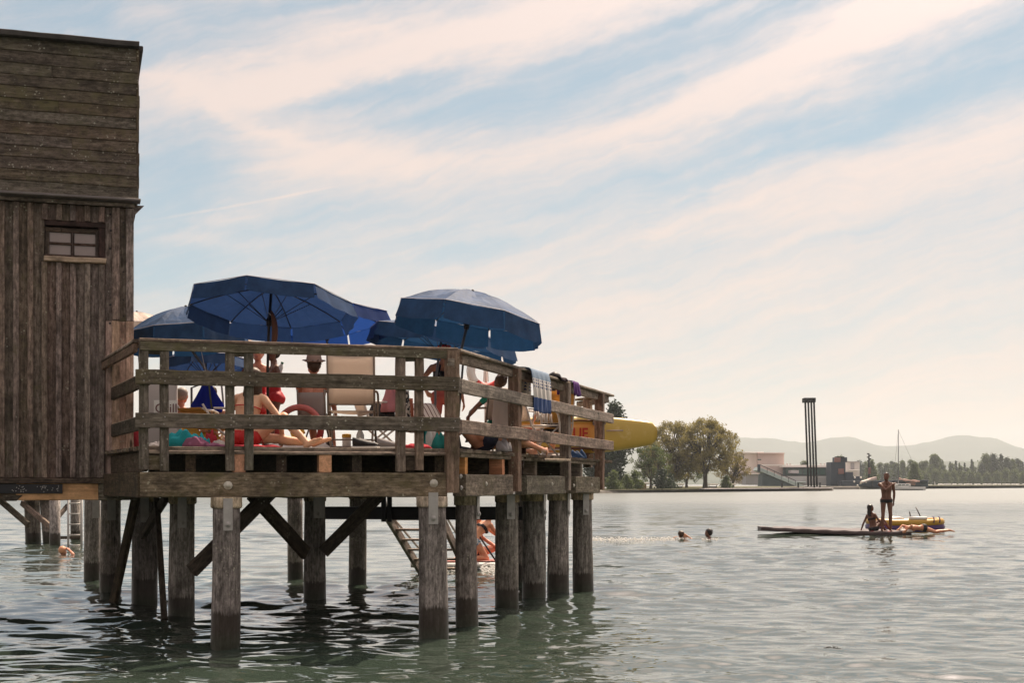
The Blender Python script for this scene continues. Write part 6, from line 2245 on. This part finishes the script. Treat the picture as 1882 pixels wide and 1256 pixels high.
        new(nm, mesh_of(nm, cv, [tuple(mp[v] for v in p.vertices) for p in keep], True), mat, root, M)
    if hair:
        hcaps = []
        hcaps.append((hp(0, -.030, .048), .083 * hs, hp(0, .012, .055), .074 * hs))
        hcaps.append((hp(0, -.045, .015), .076 * hs, hp(0, -.040, -.01), .070 * hs))
        for q in (-1, 1):
            hcaps.append((hp(q * .040, -.02, .05), .062 * hs, hp(q * .050, -.02, .005), .045 * hs))
        rd = random.Random(len(label))
        if hair == 'long':
            for k in range(26):
                a = rd.uniform(-1.25, 1.25)
                x, y = .085 * math.sin(a), -.085 * math.cos(a) + .01
                p = hp(x, y, .03)
                L = rd.uniform(.20, .36) * s
                drop = Vector((0, 0, -1)) * .9 - up * .1
                q1 = p + drop * L * .35 + (p - hc) * .10
                q2 = p + drop * L * .7 + (p - hc) * rd.uniform(-.1, .35)
                q3 = p + drop * L + (p - hc) * rd.uniform(-.2, .5) + rt * rd.uniform(-.03, .03)
                hcaps += [(p, .024 * s, q1, .020 * s), (q1, .019 * s, q2, .015 * s), (q2, .014 * s, q3, .009 * s)]
        elif hair == 'bun':
            for k in range(14):
                v = Vector((rd.gauss(0, 1), rd.gauss(0, 1), rd.gauss(0, 1))).normalized()
                c0 = hp(0, -.11, .07)
                hcaps.append((c0, .030 * s, c0 + v * rd.uniform(.03, .07) * s, .011 * s))
        elif hair == 'pony':
            p = hp(0, -.11, .03)
            q1, q2, q3 = p + Vector((0, 0, -.08)) - hf * .04, p + Vector((0, 0, -.2)) - hf * .05, p + Vector((0, 0, -.33)) - hf * .03
            hcaps += [(p, .035 * s, q1, .038 * s), (q1, .036 * s, q2, .030 * s), (q2, .028 * s, q3, .010 * s)]
        elif hair == 'cropped':
            hcaps = [(hp(0, -.026, .040), .0845 * hs, hp(0, .012, .045), .077 * hs), (hp(0, -.034, .012), .076 * hs, hp(0, -.02, .02), .076 * hs)]
        elif hair == 'short':
            for k in range(16):
                v = Vector((rd.gauss(0, 1), rd.gauss(0, .7) - .3, abs(rd.gauss(0, 1)))).normalized()
                c0 = hp(0, -.02, .03)
                hcaps.append((c0 + v * .06 * s, .030 * s, c0 + v * .100 * s, .014 * s))
        new('hair', fuse('hair', hcaps, .010 * max(1, voxel / .0085), 3), hairm, root, M)
    eyem = lathe_mesh([(.002, -.0105), (.0085, -.006), (.0105, 0), (.0085, .006), (.002, .0105)], 8)
    for q in (-1, 1):
        new('eye', eyem, M_EYE, root, M @ Matrix.Translation(hp(q * .033, .079, .000)))
    lp, lf_ = [], []
    capsule(lp, lf_, hp(-.018, .092, -.058), .006 * hs, hp(.018, .092, -.058), .006 * hs, 8)
    new('mouth', mesh_of('mouth', lp, lf_, True), M_LIPS, root, M)
    return root, dict(hp=hp, hc=hc, hr=hr, hf=hf, hup=hd_up, hands=hands, M=M, s=s, sh=(shL, shR), neck=neckb, chest=chest, fwc=fwc, rt=rt)


def glasses(root, K, mat=None):
    hp, M = K['hp'], K['M']
    v, f = [], []
    for q in (-1, 1):
        capsule(v, f, hp(q * .018, .094, .004), .017, hp(q * .046, .086, .004), .016, 8)
        capsule(v, f, hp(q * .05, .082, .008), .005, hp(q * .08, -.01, .012), .004, 6)
    capsule(v, f, hp(-.02, .098, .008), .004, hp(.02, .098, .008), .004, 6)
    new('sunglasses', mesh_of('sunglasses', v, f, True), mat or C_BLACK, root, M)


def headband(root, K, mat, z=.075, r=.090, name='headband'):
    hp, M = K['hp'], K['M']
    pts = [hp(r * math.cos(a), r * 1.08 * math.sin(a) - .004, z - .012 * math.sin(a)) for a in [2 * math.pi * i / 20 for i in range(21)]]
    v, f = tube_geo(pts, .016, 6)
    new(name, mesh_of(name, v, f, True), mat, root, M)


def hat(root, K, mat, brim=.17, crown=.10, label=None):
    hp, M = K['hp'], K['M']
    Mh = Matrix((K['hr'], K['hf'], K['hup'])).transposed().to_4x4()
    Mh.translation = hp(0, -.005, .065)
    me = lathe_mesh([(brim * .99, .012), (brim, .018), (brim * .72, -.004), (crown * 1.04, .004), (crown * 1.03, .04), (crown * .95, .085), (crown * .6, .108), (crown * .18, .096)], 26, .012)
    o = new('hat', me, mat, None, M @ Mh)
    # worn on the head, moves with the wearer's head but can be lifted off
    return o


def seated(back=0.0):
    pass


GROUNDM = lambda px, Y, hd, z=ZD: local(px, Y, hd, z)

# A: woman in red bikini sitting on the deck edge, back to us
root, K = person('woman in a red bikini sitting on the deck boards with her back to the railing', GROUNDM(450, 14.05, 22),
                 dict(pelvis=(0, 0, .115), spine=(.05, .06, 1), bend=.34, head=(-15, 22), lh=(-.20, .30, .22), rh=(.32, .26, .13), lhh=(-.6, -.4, .1), rhh=(.7, -.4, 0),
                      lf=(.62, .42, .06), rf=(.66, .20, .06), lfh=(-.2, .6, 1.0), rfh=(.5, .5, .75), lft=(.8, .3, .3), rft=(.8, .1, .4), standing=False), SK_FAIR, 'long', HAIR_BR, 'f', 1.60,
                 (('bikini_bottom', C_REDBIK, 'bottom', .075),), voxel=.0085)
hp, M = K['hp'], K['M']
for q in (-1, 1):                                                   # tied side strings and the back string
    a = Vector((q * .155, .02, .15))
    tube('side_string', C_REDBIK, [M @ a, M @ (a + Vector((q * .03, .0, -.05))), M @ (a + Vector((q * .045, .03, -.13)))], .005, root, 5)
ch = K['chest']
ring = [M @ (ch + K['rt'] * .165 * math.cos(a) + K['fwc'] * .125 * math.sin(a) - Vector((0, 0, .02))) for a in [2 * math.pi * i / 20 for i in range(21)]]
tube('back_string', C_REDBIK, ring, .006, root, 5)
tube('bikini_cup', C_REDBIK, [M @ (ch + K['rt'] * .14 + K['fwc'] * .06), M @ (ch + K['rt'] * .09 + K['fwc'] * .13)], [.035, .05], root, 8)

# B and C: two women standing together in red swimsuits
root, K = person('standing woman with sunglasses and tied-back hair, facing us in a red swimsuit', GROUNDM(474, 20.0, 172),
                 dict(pelvis=(0, 0, .90), spine=(0, 0, 1), head=(12, 8), lh=(-.30, .28, .92), rh=(.52, .18, 1.14), rhh=(.4, -.2, -1), lf=(-.10, .02, .085), rf=(.10, .02, .085)), SK_RED, 'bun', HAIR_LT, 'f', 1.66,
                 (('swimsuit', C_RED, 'suit', .045),), voxel=.0095)
glasses(root, K)
headband(root, K, plain('beige_headband', (.45, .36, .28), .8))
root, K = person('standing woman with dark pinned-up hair in a deep red swimsuit, turned to her friend', GROUNDM(505, 19.7, -112),
                 dict(pelvis=(0, 0, .90), spine=(0, .02, 1), head=(-12, 5), lh=(-.22, .20, 1.18), lhh=(-.5, -.3, -1), rh=(.17, .34, 1.26), rhh=(.6, -.1, -1), lf=(-.10, .02, .085), rf=(.10, -.04, .085)), SK_DARK, 'bun', HAIR_DK, 'f', 1.64,
                 (('swimsuit', C_RED, 'suit', .045),), voxel=.0095)
bottle(510.5, 19.55, EYE + (HY - 690) / F * 19.55, 'small white bottle with green cap held at the dark-haired woman\'s shoulder', M_WHITE, M_GREENCAP, .20, .04, .35)

# D: hat wearer in the grey chair
root, K = person('person in a sunhat sitting in the grey folding chair, seen from behind', GROUNDM(581, 18.05, 4),
                 dict(pelvis=(0, -.10, .50), spine=(0, -.14, 1), bend=.08, head=(-20, 8), lh=(-.22, .26, .52), rh=(.22, .26, .52), lf=(-.12, .52, .08), rf=(.14, .50, .08), standing=False), SK_RED, 'short', HAIR_BR, 'm', 1.70,
                 (('swim_shorts', C_NAVY, 'bottom', .07),), voxel=.0095)
tag(hat(root, K, C_STRAW, .155, .098), 'pinkish-grey sunhat worn by the person in the grey chair', 'hat')

# F: woman with dark glasses and cap behind the corner post
root, K = person('standing woman with dark glasses and halter top behind the corner post, facing us', GROUNDM(815, 19.3, 176),
                 dict(pelvis=(0, 0, .90), spine=(0, 0, 1), head=(18, 10), lh=(-.30, .12, .80), rh=(.26, .22, .98), rhh=(.8, -.3, -.4), lf=(-.10, .02, .085), rf=(.10, .02, .085)), SK_TAN, 'bun', HAIR_LT, 'f', 1.62,
                 (('shorts', C_PINK, 'shorts', .35), ('halter_top', C_BLACK, 'top', .06)), voxel=.0095)
glasses(root, K)
M = K['M']
for q in (-1, 1):
    tube('halter_strap', C_BLACK, [M @ (K['chest'] + K['rt'] * q * .07 + K['fwc'] * .12), M @ (K['neck'] + K['rt'] * q * .045 + K['fwc'] * .02)], .016, root, 6)
headband(root, K, C_RED, .085, .088, 'cap_band')

# G: child in the towel-hung chair
root, K = person('dark-haired child in green top sitting in the towel-hung chair, back to us', GROUNDM(910, 17.3, -30),
                 dict(pelvis=(0, -.10, .48), spine=(0, -.10, 1), bend=.1, head=(-25, 14), lh=(-.32, .28, .62), lhh=(-1, -.3, -.4), rh=(.20, .26, .62), lf=(-.12, .55, .10), rf=(.12, .55, .10), standing=False), SK_DARK, 'short', HAIR_BR, 'm', 1.36,
                 (('swim_shirt', C_TEAL, 'shirt', .16), ('swim_shorts', C_TEAL, 'bottom', .07)), voxel=.0085)

# H: sunbather lying on the boards behind the right railing
root, K = person('sunbather in a navy bikini lying on the deck behind the right railing', GROUNDM(893, 16.35, 0),
                 dict(pelvis=(0, 0, .13), spine=(.70, .70, .06), right=(.70, -.70, 0), hipright=(.55, -.55, .50), head=(70, 0), headup=False, lh=(.55, .85, .04), rh=(.75, .55, .05), lf=(-.62, -.20, .06), rf=(-.66, -.02, .07),
                      lfh=(.2, -.5, .8), rfh=(.0, -.2, 1.0), lft=(-.9, -.1, .1), rft=(-.9, 0, .1), standing=False), SK_TAN, 'long', HAIR_BR, 'f', 1.66,
                 (('bikini_bottom', C_NAVY, 'bottom', .05), ('bikini_top', C_NAVY, 'top', .03)), voxel=.0085)

# I: dark-haired person in the orange chair
root, K = person('dark-haired person sitting in the orange chair, looking towards the lake', GROUNDM(1014, 19.65, -14),
                 dict(pelvis=(0, -.10, .50), spine=(0, -.12, 1), head=(20, 6), lh=(-.24, .22, .55), rh=(.24, .22, .55), lf=(-.14, .55, .08), rf=(.14, .52, .08), standing=False), SK_TAN, 'pony', HAIR_DK, 'f', 1.62,
                 (('swimsuit', C_BLACK, 'suit', .05),), voxel=.0095)

# J, K: two people sitting on the boards far back on the left
root, K = person('sunburnt person with cropped grey hair sitting on the deck, back to us', GROUNDM(330, 18.2, 15),
                 dict(pelvis=(0, 0, .12), spine=(0, -.05, 1), bend=.2, head=(-35, 5), lh=(-.25, .35, .20), rh=(.28, .35, .20), lf=(-.15, .72, .06), rf=(.15, .70, .06), lfh=(0, .3, 1), rfh=(0, .3, 1), standing=False), SK_RED, 'cropped', HAIR_GR, 'm', 1.72,
                 (('swim_shorts', C_NAVY, 'bottom', .07),), voxel=.0095)
root, K = person('brown-haired sunbather sitting behind the hanging ultramarine swim shirt', GROUNDM(385, 17.6, 12),
                 dict(pelvis=(0, 0, .12), spine=(0, -.03, 1), bend=.22, head=(0, 12), lh=(-.22, .35, .28), rh=(.26, .35, .20), lf=(-.12, .75, .06), rf=(.15, .72, .06), lfh=(0, .3, 1), rfh=(0, .3, 1), standing=False), SK_TAN, 'short', HAIR_BR, 'f', 1.66,
                 (('bikini_bottom', C_BLACK, 'bottom', .06), ('bikini_top', C_NAVY, 'top', -.0)), voxel=.0095)
M = K['M']
for q in (-1, 1):
    tube('strap', C_NAVY, [M @ (K['chest'] + K['rt'] * q * .085 - K['fwc'] * .105), M @ (K['chest'] + K['rt'] * q * .095 + Vector((0, 0, .155)) - K['fwc'] * .03)], .011, root, 5)

# swimmers
def swimmer_M(px, Y, hd):
    return local(px, Y, hd, 0)


person('swimmer with both hands raised to the head, right of the deck', swimmer_M(1252, 39.5, 0), dict(pelvis=(0, 0, -.56), spine=(0, 0, 1), head=(10, 0), lh=(-.24, .00, .02), lhh=(-.6, .0, 1), rh=(.28, .0, .02), rhh=(.6, 0, 1), lf=(-.1, 0, -1.3), rf=(.1, 0, -1.3)), SK_TAN, 'short', HAIR_BR, 'f', 1.66, (('swimsuit', C_BLACK, 'suit', .045),), voxel=.013)
person('swimmer with dark hair, head and neck above the water, looking left', swimmer_M(1304, 39.0, -75), dict(pelvis=(0, 0, -.50), spine=(0, 0, 1), head=(0, 0), lh=(-.3, .3, -.35), rh=(.3, .3, -.35), lf=(-.1, 0, -1.25), rf=(.1, 0, -1.25)), SK_DARK, 'short', HAIR_DK, 'm', 1.76, (('swim_shorts', C_NAVY, 'bottom', .07),), voxel=.013)
root, K = person('bather with a peach bathing cap in the water left of the piles', swimmer_M(114, 31.0, 40), dict(pelvis=(0, 0, -.62), spine=(0, 0, 1), head=(-30, 0), lh=(-.3, .25, -.3), rh=(.16, .08, .10), rhh=(1, 0, 0), lf=(-.1, 0, -1.3), rf=(.1, 0, -1.3)), SK_RED, None, None, 'f', 1.66, (('swimsuit', C_RED, 'suit', .045),), voxel=.011)
hp = K['hp']
new('bathing_cap', fuse('bathing_cap', [(hp(0, -.024, .042), .088, hp(0, .008, .05), .078), (hp(0, -.03, .015), .080, hp(0, -.01, .02), .080)], .011, 3), plain('peach_bathing_cap', (.62, .30, .17), .5), root, K['M'])

# paddlers on a board under the deck
M_SUPW = plain('white_red_board', (.62, .22, .17), .35, 0, .08)
M_PADDLE = plain('dark_paddle_shaft', (.035, .025, .022), .4)


def board_mesh(L, wdt, th, nose=.25):
    V, Fc = [], []
    n, m = 22, 12
    for i in range(n + 1):
        t = i / n
        w_ = wdt / 2 * max(.06, (1 - abs(2 * t - 1) ** 3.2)) ** .6
        rz = nose * max(0, t - .82) ** 2 * 6 + nose * .5 * max(0, .12 - t) ** 2 * 10
        for k in range(m):
            a = 2 * math.pi * k / m
            V.append((t * L - L / 2, w_ * math.copysign(abs(math.cos(a)) ** .6, math.cos(a)), rz + th / 2 * math.sin(a)))
    for i in range(n):
        for k in range(m):
            q = (k + 1) % m
            Fc.append((i * m + k, i * m + q, (i + 1) * m + q, (i + 1) * m + k))
    Fc.append(tuple(range(m)))
    Fc.append(tuple(n * m + k for k in range(m - 1, -1, -1)))
    return mesh_of('board', V, Fc, True)


Yp = 25.4
pb2 = thing('paddle_board', 'red and white paddle board under the deck carrying two paddlers', 'paddle board', W(870, Yp, 0))
Mpb = Matrix.Translation(W(868, Yp, .10)) @ Matrix.Rotation(R(8), 4, 'Z')
new('board', board_mesh(2.3, .78, .14), M_WHITE, pb2, Mpb)
new('deck_pad', grid_mesh(8, 4, lambda u, v: Vector(((u - .5) * 1.7, (v - .5) * .6, .074)), 'deck_pad', .004), M_SUPW, pb2, Mpb)
r1, K1 = person('kneeling paddler in blue printed shorts bending over a paddle, under the deck', local(873, Yp, 55, .17), dict(pelvis=(0, -.06, .38), spine=(.10, .52, .78), bend=.35, head=(-10, 25), lh=(-.05, .64, .42), lhh=(-.6, -.2, .3), rh=(.10, .66, .16), rhh=(.7, -.2, .1), lf=(-.14, -.24, .06), rf=(.14, -.24, .06), lfh=(-.1, 1, -.3), rfh=(.1, 1, -.3), lft=(0, -1, -.2), rft=(0, -1, -.2), lhc=1.0, rhc=1.0, standing=False), SK_TAN, 'bun', HAIR_BR, 'f', 1.62, (('print_shorts', M_BLUEPRINT, 'bottom', .07), ('bikini_top', C_BLACK, 'top', .03)), voxel=.011)
r2, K2 = person('second paddler sitting behind the kneeling one, mostly hidden by a pile', local(897, Yp + .35, 80, .17), dict(pelvis=(0, -.25, .11), spine=(0, -.1, 1), bend=.15, head=(0, 0), lh=(-.20, .25, .22), rh=(.22, .22, .18), lf=(-.18, .50, .06), rf=(.16, .52, .06), lfh=(-.2, .3, 1), rfh=(.2, .3, 1), standing=False), SK_RED, 'pony', HAIR_DK, 'f', 1.60, (('swimsuit', C_BLACK, 'suit', .045),), voxel=.011)
pd = thing('paddle', 'dark paddle in the kneeling paddler\'s hands, blade in the water', 'paddle', P(895, 1005, Yp - .25))
pa, pbb = P(862, 958, Yp + .1), P(925, 1052, Yp - .45)
tube('shaft', M_PADDLE, [pa, pbb], .017, pd, 7)
new('blade', timber_mesh(.34, .16, .02, .008, 3, 0), M_PADDLE, pd, frame(pbb - (pbb - pa).normalized() * .05, pbb + (pbb - pa).normalized() * .3, (0, -1, .3)))

# the group on the big float
Yf = 42.5
M_FLOAT = plain('pinkish_float_top', (.62, .42, .38), .35, 0, .1, 2.0)
M_FLOATD = plain('dark_float_edge', (.055, .035, .035), .5, 0, .2)
fl = thing('bathing_float', 'long flat bathing float with pink top and dark edge, its left end lifted', 'float', W(1533, Yf, 0))
LA, LBt = P(1401, 967.5, Yf - .3), P(1680, 970, Yf - .3)
V, Fc = [], []
NN = 26
for i in range(NN + 1):
    t = i / NN
    x = LA.x + (LBt.x - LA.x) * t
    lift = .14 * max(0, (1 - t / .75)) ** 1.3
    z0 = .07 + lift
    wv = 1.15 * (1 if t > .10 else .55 + 4.5 * t) * (1 - .6 * max(0, (t - .82) / .18) ** 2)
    e = .012 * math.sin(i * 1.9)
    bkw = 2.3 * max(0.0, math.sin(math.pi * min(1, max(0, (t - .12) / .86)))) ** .5
    for (y, z) in ((-wv * .5, z0 - .06), (-wv * .5, z0 + e), (-wv * .47, z0 + .05 + e), (wv * .5 + bkw, z0 + .05 + e), (wv * .5 + bkw, z0 - .10)):
        V.append((x, Yf + .2 + y, z))
for i in range(NN):
    for k in range(5):
        q = (k + 1) % 5
        Fc.append((i * 5 + k, i * 5 + q, (i + 1) * 5 + q, (i + 1) * 5 + k))
Fc += [tuple(range(5)), tuple(NN * 5 + k for k in (4, 3, 2, 1, 0))]
me = mesh_of('float_body', V, Fc)
me.materials.append(M_FLOAT)
me.materials.append(M_FLOATD)
for p in me.polygons:
    p.material_index = 0 if p.center.z > .09 and p.normal.z > .5 else 1
new('float_body', me, None, fl)
M_RAFTR = plain('red_mat', (.50, .12, .11), .6)
new('mat', grid_mesh(6, 4, lambda u, v: W(1600 + 50 * u, Yf + .0 + .5 * v, .115 + .006 * math.sin(u * 9)), 'mat', .006), M_RAFTR, fl)
r3, K3 = person('man in dark swim trunks standing on the float with one arm across his chest', local(1629, Yf, 175, .085),
                dict(pelvis=(0, 0, .92), spine=(0, 0, 1), head=(38, 4), rh=(-.10, .20, 1.36), rhh=(.6, .2, -.6), lh=(-.26, -.12, .86), lhh=(-.8, -.7, 0), lf=(-.12, .03, .085), rf=(.13, .02, .085)), SK_DARK, 'cropped', HAIR_DK, 'm', 1.86, (('swim_trunks', C_BLACK, 'bottom', .03),), voxel=.014)
r4, K4 = person('long-haired girl sitting on the float, leaning back on her hand', local(1606, Yf + .25, 60, .10),
                dict(pelvis=(0, 0, .11), spine=(-.12, -.18, 1), head=(25, 0), lh=(-.40, -.18, .03), lhh=(-.6, -.6, 0), rh=(.20, .24, .28), lf=(-.10, .60, .06), rf=(.16, .58, .06), lfh=(0, .3, 1), rfh=(0, .3, 1), standing=False), SK_DARK, 'long', HAIR_DK, 'f', 1.62, (('bikini_bottom', C_BLACK, 'bottom', .05), ('bikini_top', C_BLACK, 'top', .03)), voxel=.014)
r5, K5 = person('sunbather lying face down on the right end of the float, feet over the water', local(1697, Yf - .05, -90, .11),
                dict(pelvis=(0, 0, .11), spine=(0, 1, .06), right=(1, 0, 0), head=(30, -35), headup=False, lh=(-.34, .66, .05), lhh=(-1, .2, .3), rh=(.30, .72, .06), rhh=(1, .2, .3), lf=(-.08, -.80, .04), rf=(.10, -.80, .04), lfh=(0, 0, -1), rfh=(0, 0, -1), lft=(0, -1, -.3), rft=(0, -1, -.3), standing=False), SK_TAN, 'short', HAIR_LT, 'f', 1.64, (('bikini_bottom', C_BLACK, 'bottom', .05),), voxel=.014)
tb2 = tag(new('rolled_towel', fuse('rolled_towel', [(W(1656, Yf - .1, .15), .055, W(1672, Yf + .05, .15), .05), (W(1659, Yf - .2, .13), .05, W(1676, Yf - .1, .14), .05)], .02), M_WHITEC), 'white striped towel bunched at the sunbather\'s arms on the float', 'towel')

# inflatable dinghy behind the float
dg_ = thing('inflatable_dinghy', 'yellow and purple inflatable dinghy drifting behind the float', 'inflatable boat', W(1660, Yf + 3.6, 0))
M_YEL = plain('yellow_vinyl', (.44, .25, .032), .35, 0, .1)
M_PUR = plain('purple_vinyl', (.055, .022, .115), .4, 0, .1)
M_DKV = plain('dark_vinyl', (.10, .05, .03), .4)
Md = Matrix.Translation(W(1663, Yf + 3.9, .20)) @ Matrix.Rotation(R(4), 4, 'Z')


def oval(rx, ry, z, a0=0, a1=2 * math.pi, n=36):
    out = []
    for i in range(n + 1):
        a = a0 + (a1 - a0) * i / n
        c, s_ = math.cos(a), math.sin(a)
        x = rx * math.copysign(abs(c) ** .6, c)
        out.append(Md @ Vector((x, ry * math.copysign(abs(s_) ** .7, s_), z + .10 * max(0, abs(x) / rx - .55))))
    return out


tube('lower_tube', M_PUR, oval(1.20, .56, -.10), .14, dg_, 10)
tube('upper_tube', M_YEL, oval(1.20, .56, .07), .13, dg_, 10)
new('floor', grid_mesh(6, 4, lambda u, v: Md @ Vector(((u - .5) * 2.2, (v - .5) * 1.0, -.08)), 'floor'), M_DKV, dg_)
for x in (.75, .95):
    tube('stripe', M_PUR, [Md @ Vector((x, -.56 - .147 * math.cos(a), .16 + .147 * math.sin(a))) for a in (-.5, 0, .5, 1.0, 1.4)], .02, dg_, 6)
tube('seat', M_WHITE, [Md @ Vector((-.3, -.45, .16)), Md @ Vector((-.3, .45, .16))], .13, dg_, 9)
tube('seat', M_WHITE, [Md @ Vector((-.05, -.55, .24)), Md @ Vector((.55, -.55, .24))], .06, dg_, 8)
tube('oar', M_PADDLE, [Md @ Vector((.10, -.3, .2)), Md @ Vector((-.02, -.5, .46))], .02, dg_, 6)
tube('oar', M_PADDLE, [Md @ Vector((.62, .1, .2)), Md @ Vector((.50, .3, .60))], .02, dg_, 6)


# splashes: drops and small broken crests thrown up by swimmers and paddle
M_FOAM = fabric('white_foam', (.85, .84, .82), .6, .3, .03)


def splash(px0, px1, Y, n, seed, spread=.35, hgt=.06, label=''):
    r = np.random.default_rng(seed)
    V, Fc = [], []
    for i in range(n):
        p = W(px0 + (px1 - px0) * r.uniform(), Y + r.normal(0, spread), abs(r.normal(0, hgt)) * .6 + .005)
        s_ = r.uniform(.006, .022)
        o = len(V)
        V += [p + Vector((s_ * 1.7, 0, 0)), p + Vector((0, s_, 0)), p + Vector((-s_ * 1.7, 0, 0)), p + Vector((0, -s_, 0)), p + Vector((0, 0, s_ * .8)), p - Vector((0, 0, s_))]
        Fc += [(o, o + 1, o + 4), (o + 1, o + 2, o + 4), (o + 2, o + 3, o + 4), (o + 3, o, o + 4), (o + 1, o, o + 5), (o + 2, o + 1, o + 5), (o + 3, o + 2, o + 5), (o, o + 3, o + 5)]
    new('water_splash', mesh_of('water_splash', V, Fc), M_FOAM, kind='stuff')


splash(1088, 1240, 38.5, 420, 1, .45, .05)
splash(1290, 1322, 38.8, 50, 2, .2, .03)
splash(884, 920, 24.6, 220, 3, .25, .10)
splash(818, 880, 24.9, 120, 4, .3, .05)
splash(1236, 1270, 39.3, 40, 5, .2, .03)
# ------------------------------------------------------------------ haze: one closed box of pale even air round everything
HX0, HX1, HY0, HY1, HZ0, HZ1 = -8700, 8700, -8700, 8700, -3.6, 330
hv = [(x, y, z) for z in (HZ0, HZ1) for y in (HY0, HY1) for x in (HX0, HX1)]
hz = mesh_of('haze', hv, [(0, 2, 3, 1), (4, 5, 7, 6), (0, 1, 5, 4), (2, 6, 7, 3), (0, 4, 6, 2), (1, 3, 7, 5)])
mh = bpy.data.materials.new('haze')
mh.use_nodes = True
t = NT(mh.node_tree)
pv = t.n('ShaderNodeVolumePrincipled', {'Color': (0.72, 0.78, 0.835, 1), 'Density': 0.00014, 'Anisotropy': 0.25})
t.n('ShaderNodeOutputMaterial', {'Volume': pv.outputs[0]})
new('haze', hz, mh, kind='stuff')
